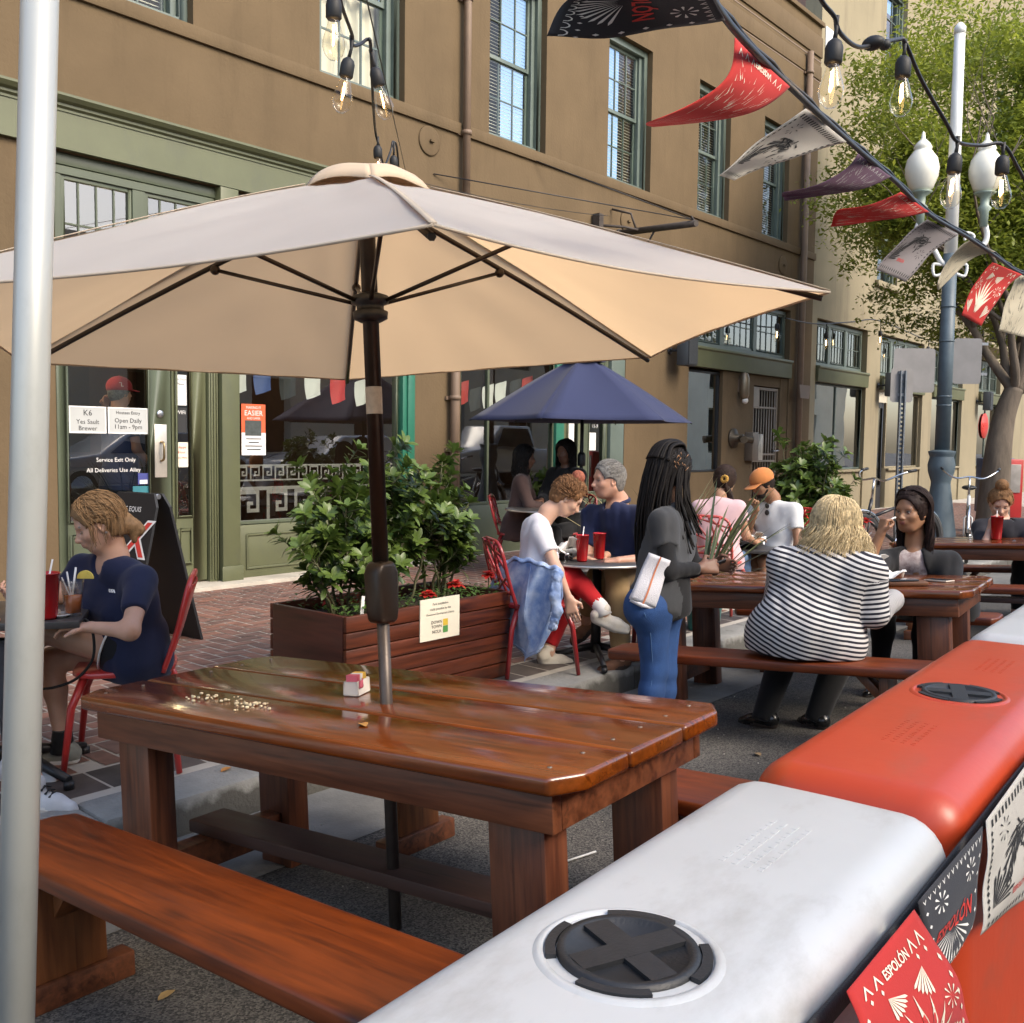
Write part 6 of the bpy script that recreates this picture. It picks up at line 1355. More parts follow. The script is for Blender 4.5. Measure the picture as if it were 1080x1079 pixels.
# black sandwich board
c=at(150,640,6.95); fx=-f2; M=frame((c.x,c.y,zs(c.y)),Matrix.Rotation(R(-34),3,'Z')@q,(0,0,1)); 
t=empty('sandwich_board',M=M,label='black sandwich board with a red and white X by the shop door',cat='sandwich board')
for s in(-1,1):
    mb=MB(); a=V(-.25,0,1.04); b=V(.25,0,1.04); 
    def bq(x,z,o): return V(x*(1+.10*(1-z/1.04)),z,s*(.02+.26*(1-z/1.04))+o*s)
    P=[(-.25,0),(.25,0),(.25,.95),(.20,1.04),(-.20,1.04),(-.25,.95)]
    n=len(P); vs=[bq(x,z,0) for x,z in P]+[bq(x,z,.02) for x,z in P]; mb.add(vs,[tuple(range(n)),tuple(range(2*n-1,n-1,-1))]+[(i,(i+1)%n,n+(i+1)%n,n+i) for i in range(n)],False)
    pn=mb.build('panel',mat('black board',(.009,.009,.010),.6,.1),t)
    if s==1:
        tm=MB(); Mt=frame(bq(-.02,.72,.026),(1,0,0),(bq(0,.9,0)-bq(0,.6,0))); 
        put_text(tm,'XX',Mt,.34,bold=.018,shear=.15); tm.m=1; Mt2=Mt.copy(); Mt2.translation=Mt.translation+V(0,0,.003); put_text(tm,'XX',Mt2,.34,bold=.004,shear=.15)
        tm.m=0; put_text(tm,'DOS EQUIS',frame(bq(-.02,.93,.026),(1,0,0),(bq(0,.9,0)-bq(0,.6,0))),.05)
        tm.build('lettering',[PAPER,REDP],pn)
mb=MB(); mb.tube([V(-.2,1.02,0),V(.2,1.02,0)],.018); mb.build('hinge',STEEL,t)
# litter on the street
for i,(px,py,c,s,lb) in enumerate(((155,890,(.6,.58,.52),.0,''),)): pass
for px,py,c,s,lb in ((320,1022,(.42,.26,.08),.06,'dry tan leaf on the asphalt before the nearest bench'),(175,1050,(.34,.22,.08),.055,'brown leaf lying under the end of the nearest bench'),(104,892,(.45,.20,.05),.06,'orange leaf on the brick paving beside the white shoe'),(238,812,(.45,.28,.07),.06,'yellow leaf on the dark border paving'),(800,796,(.3,.2,.1),.06,'brown leaf on the asphalt beside the black boots'),(190,845,(.5,.3,.07),.05,'yellow leaf on the border paving at the kerb edge')):
    g=onZ(px,py,zs(3.8) if py<900 and px<300 else -.1); g=onZ(px,py,(zs(g.y)+.004) if g.y>KERB else zg(g.y)+.006); leafbit(g,c,s,lb,px*.7,'fallen leaves')
g=onZ(615,903,zg(1.9)); o=MB().tube([V(-.07,0,.006),V(.07,.02,.006)],.004,6).build('straw_wrapper',WHITE,None); g.z=zg(g.y); o.location=g; o.rotation_euler=(0,0,-.35); tag(o,'white paper straw lying on the asphalt under the table','straw')
mb=MB(); rr=random.Random(15)
for i in range(240):
    x=rr.uniform(.8,7); y=rr.uniform(1.0,3.4); s=rr.uniform(.002,.006); mb.sphere((x,y,zg(y)+s*.5+.004*(y>2.93)),(s,s*.8,s*.6),5,3)
tag(mb.build('street_grit',mat('grit',(.45,.42,.36),.9,.4,50)),'pale grit and crumbs scattered on the asphalt','grit',kind='stuff')
# ---------------------------------------------------------------- printed flags on lines
FB=dict(red=cloth_mat('red flag plastic',(.58,.035,.028),.3,(.6,.05,.03)),black=cloth_mat('black flag plastic',(.022,.022,.026),.05,(.02,.02,.02)),white=cloth_mat('white flag plastic',(.60,.58,.52),.3,(.6,.56,.5)),grey=cloth_mat('grey flag plastic',(.26,.235,.235),.25,(.25,.22,.22)),plum=cloth_mat('plum flag plastic',(.10,.05,.085),.25,(.25,.1,.2)),cream=cloth_mat('cream flag plastic',(.62,.57,.43),.35,(.65,.55,.4)))
def tri(u,v,a,l,w):
    c,s=math.cos(a),math.sin(a); return [(u,v),(u+c*l-s*w,v+s*l+c*w),(u+c*l*1.15,v+s*l*1.15),(u+c*l+s*w,v+s*l-c*w)]
def design(kind,seed):
    """flat shapes in flag coordinates (u across, v down) : polygons for ink A and ink B"""
    rr=random.Random(seed); A=[];B=[]
    def dia(u,v,s,t=None): t=t or s*1.5; return [(u-s,v),(u,v-t),(u+s,v),(u,v+t)]
    if kind=='border':                                  # row of slots and diamonds around the edge, rays inside
        for i in range(18): u=.06+i*.052; A.append([(u,.05),(u+.022,.05),(u+.022,.11),(u,.11)])
        for i in range(13): v=.16+i*.058; A.append(dia(.055,v,.016)); A.append(dia(.945,v,.016))
        for i in range(15): u=.07+i*.062; A.append(dia(u,.94,.014,.03))
        for i in range(9): A.append(tri(.10,.82,-.1-i*.16,.22+.05*(i%2),.012))
        for i in range(8): a=i*PI/4; A.append(tri(.24+.03*math.cos(a),.24+.04*math.sin(a),a,.05,.007))
        for i in range(8): a=i*PI/4; A.append(tri(.80+.02*math.cos(a),.62+.03*math.sin(a),a,.05,.006))
        for k in range(46):                             # feathered plume
            t=k/45; u=.30+.42*t; v=.62-.30*math.sin(t*2.6)+.02*rr.random(); A.append(tri(u,v,1.9+rr.uniform(-.5,.5)+t,.10+.10*math.sin(t*PI),.008))
        for k in range(16): A.append(tri(.58+rr.uniform(-.12,.12),.45+rr.uniform(-.1,.1),rr.uniform(0,6.3),.10,.012))
    elif kind=='agave':
        for i in (0,1,5,6): u=.14+i*.12; A.append([(u-.045,.16),(u,.07),(u+.045,.16),(u+.03,.16),(u,.10),(u-.03,.16)]); A.append(dia(u,.20,.014,.022))
        for i in range(7):
            a=-PI/2+(i-3)*.30; L=.52-.05*abs(i-3); c,s=math.cos(a),math.sin(a); q=[]
            for k in range(6): t=k/5; w=.042*(1-t)*(1.25 if k%2 else .9); q.append((.5+c*L*t-s*w,.88+s*L*t+c*w))
            for k in range(5,-1,-1): t=k/5; w=.042*(1-t)*(1.25 if k%2 else .9); q.append((.5+c*L*t+s*w,.88+s*L*t-c*w))
            A.append(q)
        for cx,cy in((.16,.55),(.84,.55)):
            for i in range(9): a=i*2*PI/9; A.append(tri(cx+.025*math.cos(a),cy+.025*math.sin(a),a,.06,.008))
        for sx in(-1,1):
            for i in range(6): a=PI/2+sx*(.15+i*.20); A.append(tri(.5+sx*.22,.26,a,.17,.012))
            for i in range(5): A.append(dia(.5+sx*.44,.3+i*.13,.016,.03))
            for i in range(5): a=-PI/2+sx*(.9-i*.25); A.append(tri(.5+sx*.30,.94,a,.15,.013))
    elif kind=='rays':
        for i in range(14): u=.06+i*.067; A.append([(u-.02,.05),(u,.10),(u+.02,.05),(u+.012,.05),(u,.08),(u-.012,.05)])
        for i in range(13): a=PI*.10+i*PI*.8/12; A.append(tri(.5+.06*math.cos(a),.60+.05*math.sin(a),a,.24,.012))
        for i in range(8): a=i*PI/4; A.append(tri(.25+.03*math.cos(a),.22+.03*math.sin(a),a,.06,.012)); A.append(tri(.75+.03*math.cos(a),.22+.03*math.sin(a),a,.06,.012))
        for i in range(9):
            u=.06+i*.11
            for k in range(5): a0,a1=PI*k/5,PI*(k+1)/5; r0,r1=.048,.038; A.append([(u+r0*math.cos(a0),.95-r0*math.sin(a0)),(u+r0*math.cos(a1),.95-r0*math.sin(a1)),(u+r1*math.cos(a1),.95-r1*math.sin(a1)),(u+r1*math.cos(a0),.95-r1*math.sin(a0))])
            A.append(dia(u+.05,.86,.012,.016))
        for i in range(5): A.append(dia(.06,.2+i*.14,.018,.02)); A.append(dia(.94,.2+i*.14,.018,.02))
    else:                                               # fine strokes
        for k in range(70): u,v=rr.uniform(.08,.92),rr.uniform(.12,.9); A.append(tri(u,v,PI/2+(u-.5)*1.2+rr.uniform(-.2,.2),rr.uniform(.05,.16),.004))
        for i in range(8): u=.1+i*.11; A.append([(u-.035,.13),(u,.05),(u+.035,.13),(u+.024,.13),(u,.075),(u-.024,.13)])
    return A
def flag(A,B,C,D,belly,label,ground,kind,ink,word=None,wink=None,wv=.3,wsize=.16,seed=1,curl=0,cat='flag',grp='printed flags on the overhead line',both=True,n=18,rip=.006):
    """A,B the hung top corners, C under B, D under A; belly bows the sheet"""
    A,B,C,D=V(A),V(B),V(C),V(D); be=V(belly); org=(A+B)/2
    N0=(B-A).cross(D-A)
    if N0.length<1e-6: N0=V(0,0,1)
    N0.normalize()
    def S(u,v):
        p=A.lerp(B,u).lerp(D.lerp(C,u),v); return p+be*math.sin(PI*v*.95)*(1-.25*(2*u-1)**2)+N0*(rip*math.sin(9*v+4*u+seed)*v+curl*math.sin(PI*u)*v)-org
    def nrm(u,v):
        e=1e-3; a=S(u+e,v)-S(u-e,v); b=S(u,v+e)-S(u,v-e); c=a.cross(b); return c.normalized() if c.length>1e-9 else N0
    t=empty('printed_flag',org,label,cat,grp); mb=MB(); mb.grid(lambda u,v:S(u,v),n,n+6); mb.build('sheet',FB[ground],t,solid=.0012)
    def cols(inkm,polys,name,sub=True):
        q=MB()
        for sgn in ((-1,1) if both else (1,)):
            for P in polys:
                # split long polygons so that they follow the sheet
                vs=[S(min(.995,max(.005,u)),min(.995,max(.005,v)))+nrm(u,v)*.0016*sgn for u,v in P]; q.add(vs,[tuple(range(len(vs)))],False)
        q.build(name,inkm,t)
    cols(ink,design(kind,seed),'print')
    if word:
        vs,fs=text_geo(word,1.0,bold=.02); q=MB()
        w=max(v.x for v in vs)-min(v.x for v in vs)
        for sgn in ((-1,1) if both else (1,)):
            P=[]
            for v in vs:
                u=.5+(v.x/w)*wsize*3.2*(1); vv=wv-v.y*wsize*.95; P.append(S(u,vv)+nrm(u,vv)*.002*sgn)
            q.add(P,fs,False)
        q.build('lettering',wink or ink,t)
    return t
def dn(n): return 2.1*(1+.221*n)
LINE=[]
def ft(px,py,n,dd=0): return at(px,py,dn(n)+dd)
TQ='ESPOLÓN'
fl=[
 ((725,-45,-1.25),(765,22,-.75),(576,42,-.9),(606,-8,-1.0),(.02,0,.0),'big black flag with white rays and red lettering at the top of the picture','black','rays',PAPER,REDP,.5,.20),
 ((775,40,-.15),(833,92,.2),(686,133,-.1),(682,126,-.35),tuple(q*.075-V(0,0,.02)),'large red flag blown sideways below the black one','red','fine',CREAM,CREAM,.10,.085),
 ((850,115,.8),(893,150,1.2),(774,191,.8),(757,186,.6),(0,0,.008),'white slotted flag with black drawing in the middle of the line','white','border',INK,None,.5,.1),
 ((905,162,1.8),(940,187,2.15),(824,211,1.7),(826,203,1.6),tuple(q*.06-V(0,0,.012)),'dark plum flag twisted on the line','plum','fine',mat('grey white print',(.45,.43,.42),.6),None,.5,.1),
 ((950,203,2.8),(980,224,3.15),(874,239,2.7),(885,222,2.5),tuple(q*.03-V(0,0,.005)),'small bright red flag before the left lamp globe','red','fine',CREAM,None,.5,.1),
 ((978,232,3.6),(1011,248,4.0),(955,299,3.7),(925,286,3.5),(0,0,.03),'grey flag with black drawing in front of the lamp shaft','grey','border',INK,REDP,.80,.06),
 ((1024,254,4.6),(1050,266,5.0),(991,309,4.7),(988,302,4.6),(0,0,.06),'narrow cream flag rolled up on the line','cream','fine',INK,None,.5,.1),
 ((1047,277,5.2),(1078,290,5.6),(1036,346,5.4),(1013,334,5.2),(0,0,.05),'faded red flag hanging over the tree fork','red','agave',CREAM,None,.5,.1),
 ((1073,290,6.1),(1104,296,6.5),(1082,357,6.3),(1052,350,6.1),(0,0,.03),'cream flag at the right edge beside the faded red one','cream','fine',INK,None,.5,.1)]
tops=[]
for i,(a,b,c,d,be,lb,g,k,ik,wi,wv,ws) in enumerate(fl):
    P=[ft(*q_) for q_ in (a,b,c,d)]; tops+= [P[0],P[1]]
    flag(P[0],P[1],P[2],P[3],be,lb,g,k,ik,TQ if wi else None,wi,wv,ws,seed=i+1,curl=.02 if i in(0,1) else .01)
mb=MB(); L0=[tops[0]+(tops[0]-tops[1])*1.5]+tops+[tops[-1]+(tops[-1]-tops[-2])*2]; Ls=[p+V(0,0,.008) for p in [L0[0],L0[1]]+[(L0[k]+L0[k+1])/2 for k in range(2,len(L0)-2,2)]+L0[-2:]]; Ls=spline(Ls,5)
mb.tube(Ls,.0075,8); mb.tube([p+V(0,.004*math.sin(i*2.3),.012) for i,p in enumerate(Ls)],.004,6)
o=mb.build('flag_line',BLACK,None); org=Ls[len(Ls)//2].copy(); o.data.transform(Matrix.Translation(-org)); o.location=org; tag(o,'black cord carrying the flags overhead towards the street lamp','cord')
# black strap and flags along the barriers
def fl_y(x): return .64+.056*(x-.98)-.218
def onflank(px,py):
    y=.43
    for _ in range(12): x=onY(px,py,y).x; y=.64+.056*(x-.98)-.2035
    return onY(px,py,y)
SP=[onflank(*k) for k in((790,1150),(862,1076),(940,985),(1020,884),(1080,808),(1140,738))]
mb=MB(); S=spline(SP,6)
for i in range(len(S)-1):
    pass
mb.grid(lambda u,v:S[min(len(S)-1,int(round(u*(len(S)-1))))]+V(0,-.003,-.018+.030*v),len(S)-1,1); o=mb.build('edge_strap',mat('black webbing',(.015,.015,.016),.7,.15,60,bump=.3,bscale=300),None,solid=.005); org=SP[2].copy(); o.data.transform(Matrix.Translation(-org)); o.location=org; tag(o,'black webbing strap stretched along the road side of the barriers','strap')
G2='printed flags on the barrier strap'
def pt(px,py,y): return onY(px,py,y)
flag(pt(893,1046,.405),pt(964,960,.420),pt(1026,1092,.385),pt(905,1165,.37),(0,-.02,0),'red flag with a cream agave hanging on the white barrier','red','agave',CREAM,TQ,CREAM,.13,.10,seed=3,grp=G2)
flag(pt(968,952,.424),pt(1036,872,.444),pt(1012,1008,.432),pt(972,1034,.425),(0,-.012,0),'black flag with red lettering between the two barriers','black','rays',PAPER,TQ,REDP,.55,.22,seed=7,grp=G2)
flag(pt(1040,866,.446),pt(1098,785,.49),pt(1096,940,.46),pt(1030,986,.43),(0,-.01,0),'white flag with a black drawing hanging on the orange barrier','white','border',INK,TQ,REDP,.80,.075,seed=9,grp=G2)
# ---------------------------------------------------------------- string lights
FIL=emit('filament',(1,.62,.25),9); BULBG=glassmat('bulb glass',(1,.97,.9),1.35)
def string_lights(path,bulbs,label,r=.0055,s=1.0):
    """path: cable points; bulbs: (top point, drop, tilt vector)"""
    org=V(path[0]); t=empty('string_lights',org,label,'string lights','strings of clear bulbs'); mb=MB(); mb.tube([p-org for p in spline(path,6)],r,8)
    mb.build('cable',BLACK,t)
    for p,dr,tv in bulbs:
        p=V(p)-org; ax=V(tv).normalized(); e=p+ax*dr*s; M=frame((0,0,0),ax.cross(V(.3,.9,.1)),V(0,0,1)) 
        z=-ax; x=z.orthogonal().normalized(); y=z.cross(x); Mr=Matrix((x,y,z)).transposed()
        mb=MB(); mb.tube([p+V(0,0,.01),p.lerp(e,.5)+V(.004,0,0),e],[.008*s,.005*s,.006*s],8); mb.lathe([(.008*s,.0),(.017*s,-.008*s),(.021*s,-.02*s),(.021*s,-.055*s),(.017*s,-.06*s)],e,16,Mr); bs=mb.build('bulb_socket',RUBBER,t)
        mb=MB(); mb.lathe([(.013*s,-.058*s),(.016*s,-.07*s),(.029*s,-.115*s),(.030*s,-.13*s),(.024*s,-.15*s),(.012*s,-.162*s),(.001,-.164*s)],e,20,Mr,caps=False); mb.build('bulb',BULBG,bs)
        mb=MB(); mb.tube([e+Mr@V(-.004,0,-.075)*s,e+Mr@V(-.008,0,-.115)*s,e+Mr@V(.002,.002,-.125)*s,e+Mr@V(.008,0,-.11)*s,e+Mr@V(.004,0,-.075)*s],.0022*s,5); mb.build('filament',FIL,bs)
    return t
A_=lambda px,py,d:at(px,py,d)
string_lights([A_(845,-45,2.2),A_(866,0,2.3),A_(880,18,2.35),A_(886,35,2.38),A_(905,50,2.5),A_(928,46,2.6),A_(948,42,2.7),A_(955,46,2.72),A_(972,85,2.8),A_(998,130,2.9),A_(1010,150,2.95),A_(1035,154,3.05),A_(1058,153,3.1),A_(1075,180,3.15),A_(1100,225,3.2)],
 [(A_(882,22,2.36),.045,(-.1,.0,-1)),(A_(954,46,2.72),.035,(-.06,0,-1)),(A_(1010,148,2.95),.04,(-.10,.05,-1)),(A_(1058,154,3.1),.03,(.0,0,-1))],'string of clear bulbs crossing in front of the tree and lamp globes')
mb=MB(); p=A_(921,46,2.56); mb.sphere((0,0,0),(.022,.03,.018),10,6); mb.sphere((.03*q.x,.03*q.y,-.004),(.016,.016,.014),8,5); o=mb.build('cable_plug',RUBBER,None); o.location=p; tag(o,'black cable plug between the two upper right bulbs','plug')
string_lights([A_(350,-40,2.5),A_(360,5,2.7),A_(371,36,2.95),A_(372,48,3.0),A_(380,47,3.05),A_(388,42,3.1),A_(391,50,3.15),A_(393,100,3.9),A_(396,140,4.6),A_(400,155,4.8),A_(405,175,5.0),A_(412,160,5.1),A_(415,150,5.15),A_(420,170,5.6),A_(424,260,7.4)],
 [(A_(352,-4,2.62),.001,(0,0,-1)),(A_(371,42,2.98),.055,(-.12,.1,-1)),(A_(391,56,3.2),.045,(.28,-.1,-1)),(A_(398,147,4.7),.03,(.05,0,-1)),(A_(415,152,5.15),.06,(.02,0,-1))],'string of clear bulbs above the beige umbrella vent')
# stay wires
def wire(a,b,sag,label,r=.004):
    P=catenary(a,b,sag,16); mb=MB(); mb.tube([p-P[0] for p in P],r,5); o=mb.build('stay_wire',BLACK,None); o.location=P[0]; return tag(o,label,'wire')
wire(A_(380,-30,3.0),onY(428,182,YF-.05),.0,'thin steel wire running beside the bulbs to the umbrella vent',.003)
W_=[onY(700,198,YF-.3),onY(800,205+0,YF-.3)]
P_=[onY(430,197,YF-.25),onY(640,232,YF-.25),V(12.0-.3,6.83,4.30)]
wire(onY(432,190,YF-.12),V(11.45,YF-.2,4.52),.05,'dark cable along the tan wall above the umbrella')
cb=[onY(828,336,YF-.35),onY(860,342,YF-.35),onY(900,340,YF-.35),onY(928,339,YF-.35),onY(980,360,YF-.35),onY(1000,362,YF-.35),onY(1060,352,YF-.35)]
string_lights(cb,[(onY(929,340,YF-.35),.09,(0,0,-1)),(onY(980,358,YF-.35),.09,(-.2,0,-1)),(onY(872,341,YF-.35),.09,(0,0,-1)),(onY(820,334,YF-.35),.06,(0,0,-1))],'far string of pale bulbs along the shop transoms',r=.012,s=2.0)
# ---------------------------------------------------------------- people
QX=CR.copy(); QX.z=0; QX.normalize(); QF=CF.copy(); QF.z=0; QF.normalize(); UP=V(0,0,1)
def dirn(a,b,c): return (QX*a+QF*b+UP*c).normalized()       # right, away, up as seen in the photo
def foot_on(px,py,d,pave=True,h=.085):
    p=at(px,py,d); p.z=(zs(p.y) if pave and p.y>KERB else zg(p.y))+h; return p
class Person:
    def __init__(s,label,J,face,up,skin,w=1.0,hs=1.0,male=False,closed=False,bust=0,belly=0,chestdir=None,h=.015,hh=.0048,group=None,org=None,jaw=1.0):
        s.J={k:V(v) for k,v in J.items()}; J=s.J; s.w=w; s.h=h; s.skin=skin; s.hs=hs
        s.org=V(J['pelvis'].x,J['pelvis'].y,0); s.t=empty('person',s.org,label,'person',group)
        s.H=headframe(J['head'],face,up); s.fwd=V(chestdir) if chestdir else V(face); s.fwd.z*=.2; s.fwd.normalize(); s.bust=bust; s.belly=belly; s.hands=[]; s.hh=hh; s.male=male; s.closed=closed; s.jaw=jaw
    def add_hand(self,w,d,n,t,**k): self.hands.append((V(w),V(d),V(n),V(t),k)); return self
    def body(s,legs=True,bare_legs=True):
        F=Field(); J=s.J; head_field(F,s.H,J['neck'],s.hs,s.male,s.closed,s.jaw); c,f,l,u=s.H
        ch=(J['shL']+J['shR'])/2; F.k=.04; F.rc(J['neck'],.052*s.hs*(1.1 if s.male else 1),ch-UP*.03,.062*s.w,m=0)
        torso(F,J,s.w,-.016,0,bust=0)
        for sd in 'LR': arm(F,J,sd,s.w*.97,-.002,2.0)
        if legs:
            for sd in 'LR':
                leg(F,J,sd,s.w*.97,-.004,2.0); a=J['an'+sd]; F.rc(a,.036,a-UP*.03,.036)
        rf=[(v3(c)-.155*s.hs,v3(c)+.155*s.hs,s.hh)]
        for w,d,n,t,k in s.hands:
            hand(F,w,d,n,t,**k); m_=v3(w+d.normalized()*.08); rf.append((m_-.10,m_+.10,s.hh*1.15))
        s.b=net_obj('body',F,s.h,s.skin,s.t,s.org,rf); return s
    def top(s,m,sleeve=.6,inf=.010,neck='crew',hem=.08,name='shirt',fold=.006,seed=1,sc=None,open_=False,mats=None,cuff=True,extra=None,h=None,hips=True,sit=True):
        F=Field(); J=s.J; torso(F,J,s.w,inf,0,bust=s.bust,belly=s.belly,fwd=s.fwd); pe=J['pelvis']; ch=(J['shL']+J['shR'])/2; ax=(ch-pe).normalized()
        F.k=.05; F.rc(J['hipL'].lerp(pe,.3)+ax*.02,.112*s.w+inf,J['hipR'].lerp(pe,.3)+ax*.02,.112*s.w+inf)
        if hem and hips: F.rc(J['hipL'].lerp(pe,.08)-ax*hem*.35,.136*s.w+inf,J['hipR'].lerp(pe,.08)-ax*hem*.35,.136*s.w+inf,k=.04)
        if hem: F.rc(J['hipL'].lerp(pe,.25)-ax*hem*.0,.108*s.w+inf,J['hipL'].lerp(pe,.25)-ax*hem,.112*s.w+inf,cut=True,k=.03); F.rc(J['hipR'].lerp(pe,.25),.108*s.w+inf,J['hipR'].lerp(pe,.25)-ax*hem,.112*s.w+inf,cut=True,k=.03)
        if extra: extra(F)
        F.k=.05
        if hips: F.rc(pe+ax*.06-s.fwd*.012,.148*s.w+inf,pe-ax*hem*.4-s.fwd*.012,.150*s.w+inf)
        for sd in 'LR': arm(F,J,sd,s.w,inf+.001,sleeve,cut=cuff)
        n=J['neck']; f=s.fwd
        if neck=='crew': F.el(n+f*.025+ax*.055,(.072*s.hs,)*3,op='-',k=.008)
        elif neck=='v': F.el(n+f*.03+ax*.05,(.070,)*3,op='-',k=.008); F.rc(n+f*.07+ax*.02,.05,n+f*.12-ax*.085,.018,op='-',k=.006)
        elif neck=='deep': F.el(n+f*.04+ax*.05,(.078,)*3,op='-',k=.008); F.rc(n+f*.08+ax*.02,.06,n+f*.15-ax*.16,.04,op='-',k=.006)
        elif neck=='open': F.el(n+f*.03+ax*.06,(.078,)*3,op='-',k=.008); F.rc(n+f*.12+ax*.02,.062,ch+f*.20-ax*.16,.085,op='-',k=.01); F.rc(ch+f*.20-ax*.16,.085,pe+f*.26+ax*.05,.07,op='-',k=.01)
        return net_obj(name,F,h or s.h*.78,mats or m,s.t,s.org,noise=folds(fold,seed),sc=sc,floor=(pe.z-.098 if sit else None))
    def bottom(s,m,frac=2.0,inf=.008,name='trousers',fold=.004,seed=2,flare=1.0,sc=None):
        F=Field(); J=s.J; pe=J['pelvis']; F.k=.06; F.rc(J['hipL'],.108*s.w+inf,J['hipR'],.108*s.w+inf); ax=((J['shL']+J['shR'])/2-pe).normalized(); F.rc(pe,.105*s.w+inf,pe+ax*.09,.098*s.w+inf)
        for sd in 'LR': leg(F,J,sd,s.w,inf,frac,cut=True,flare=flare)
        return net_obj(name,F,s.h*.8,m,s.t,s.org,noise=folds(fold,seed,14),sc=sc)
    def shoes(s,toeL,toeR,upper,sole,name='shoe'):
        for sd,tv in (('L',toeL),('R',toeR)): shoe(name,s.J,sd,tv,s.t,s.org,upper,sole)
    def hair(s,m,thick=.012,strandlist=(),r0=.0032,r1=.0014,extra=None,noise=.004,name='hair',cap=True,seed=3,capname='hair',ear=False):
        if cap or extra:
            F=Field()
            if cap: hair_cap(F,s.H,s.hs,0,thick,ear=ear)
            if extra: extra(F,s.H)
            net_obj(capname,F,.0075,m,s.t,s.org,noise=folds(noise,seed,90,(1,1,.5)))
        if strandlist:
            mb=MB()
            for L,a,b in strandlist: strands(mb,[[p-s.org for p in P] for P in L],a,b)
            mb.build('hair_strands',m,s.t)
def hairmat(n,c,var=.35): return mat('hair '+n,c,.6,var,60,bump=.15,bscale=200,spec=.18)
SK1=skinset('fair',(.52,.30,.205),(.42,.16,.13),(.20,.12,.06)); SK2=skinset('pale',(.56,.34,.24),(.45,.18,.15),(.15,.09,.05)); SK3=skinset('ruddy',(.50,.27,.18),(.40,.17,.14),(.30,.24,.18)); SK4=skinset('brown',(.30,.155,.085),(.26,.09,.07),(.02,.014,.012)); SK5=skinset('deep',(.16,.08,.05),(.16,.06,.05),(.012,.01,.01)); SK6=skinset('olive',(.40,.22,.13),(.32,.13,.1),(.04,.025,.018))
NAVYT=clothmat('navy tee',(.012,.016,.045)); 
# 1 woman in navy, left
J=dict(pelvis=at(141,690,4.42),hipL=at(145,692,4.33),hipR=at(136,690,4.53),shL=at(151,611,4.26),shR=at(86,600,4.48),neck=at(121,588,4.35),head=at(104,555,4.31),elL=at(137,666,4.04),wrL=at(96,662,4.06),elR=at(60,630,4.42),wrR=at(28,632,4.28),knL=at(40,664,4.30),anL=at(6,742,4.22),knR=at(54,696,4.46),anR=foot_on(66,795,4.42))
p=Person('woman in navy t-shirt and black shorts looking down at her table by the white pole',J,dirn(-.80,-.42,-.42),dirn(-.30,-.12,.95),SK1,w=.96,hs=.99,closed=True,bust=1,chestdir=dirn(-.75,-.66,0),h=.013,hh=.0042)
p.add_hand(J['wrR'],dirn(-.9,0,.1),dirn(0,.8,-.4),dirn(0,-.5,.8),curl=(.5,.7,.5)).add_hand(J['wrL'],dirn(-1,.1,0),dirn(0,.3,-1),dirn(0,-1,0),curl=(.3,.4,.3)); p.body()
p.top(NAVYT,.68,.014,'v',hem=.06,fold=.012,seed=4)
b=p.bottom(clothmat('black shorts',(.012,.012,.014)),.30,.008,'shorts',flare=1.25)
mb=MB()
for sd in 'LR':
    h_,k_=V(J['hip'+sd]),V(J['kn'+sd]); c=h_.lerp(k_,.30); ax=(k_-h_).normalized(); a=ax.orthogonal().normalized(); b2=ax.cross(a); r=.096
    mb.tube([c+(a*math.cos(t_*PI/12)+b2*math.sin(t_*PI/12))*r-p.org for t_ in range(25)],.0055,6)
mb.build('hem_piping',WHITE,p.t)
p.shoes(dirn(-.9,-.1,-.25),dirn(-1,-.15,-.12),clothmat('grey mesh',(.20,.20,.17)),mat('white sole',(.6,.58,.54),.6))
mb=MB(); a=V(J['anR'])-p.org; mb.tube([a+UP*.065,a+UP*.02,a-UP*.035],[.041,.047,.052],14); mb.build('sock',clothmat('black sock',(.01,.01,.01)),p.t)
HB=hairmat('dark blonde',(.21,.125,.06))
st=pulled(p.H,520,(-.95,.15,-.30),p.hs,5,.006); st2=loose(p.H,70,.10,p.hs,6,wave=.010,spread=.05,nseg=6,amin=1.0)
def bunf(F,H): c,f,l,u=H; F.rc(c-f*.115-u*.03,.030,c-f*.135-u*.085,.034,k=.03); F.rc(c-f*.12+l*.03-u*.06,.026,c-f*.10+l*.03-u*.12,.014,k=.02)
p.hair(HB,.005,[(st,.0026,.0018),(st2,.002,.0012)],extra=bunf,ear=True)
tm=MB(); pt_=at(118,624,4.02)-p.org; put_text(tm,'USA',frame(pt_,dirn(.85,-.5,0),(0,0,1)),.020); tm.build('chest_mark',WHITE,p.t,solid=.004)

c,f,l,u=p.H; mb=MB(); mb.sphere(c+(l*.088-u*.032-f*.01)-p.org,(.006,.006,.006),8,6); mb.build('earring',STEEL,p.t)
mb=MB(); S=spline([at(80,652,4.16),at(92,655,4.15),at(98,668,4.15),at(99,690,4.17),at(93,704,4.2),at(78,718,4.22),at(55,726,4.25),at(36,727,4.3)],5); o0=S[0]; mb.tube([x-o0 for x in S],.006,8); o=mb.build('bag_strap',RUBBER,None); o.location=o0; tag(o,'thin black bag strap looped over the bare thigh','strap')
ch=at(134,707,4.44); red_chair((ch.x,ch.y,zs(ch.y)),math.atan2(-QX.y-.25*QF.y,-QX.x-.25*QF.x),'bright red metal chair under the woman in the navy t-shirt',RED1,False)
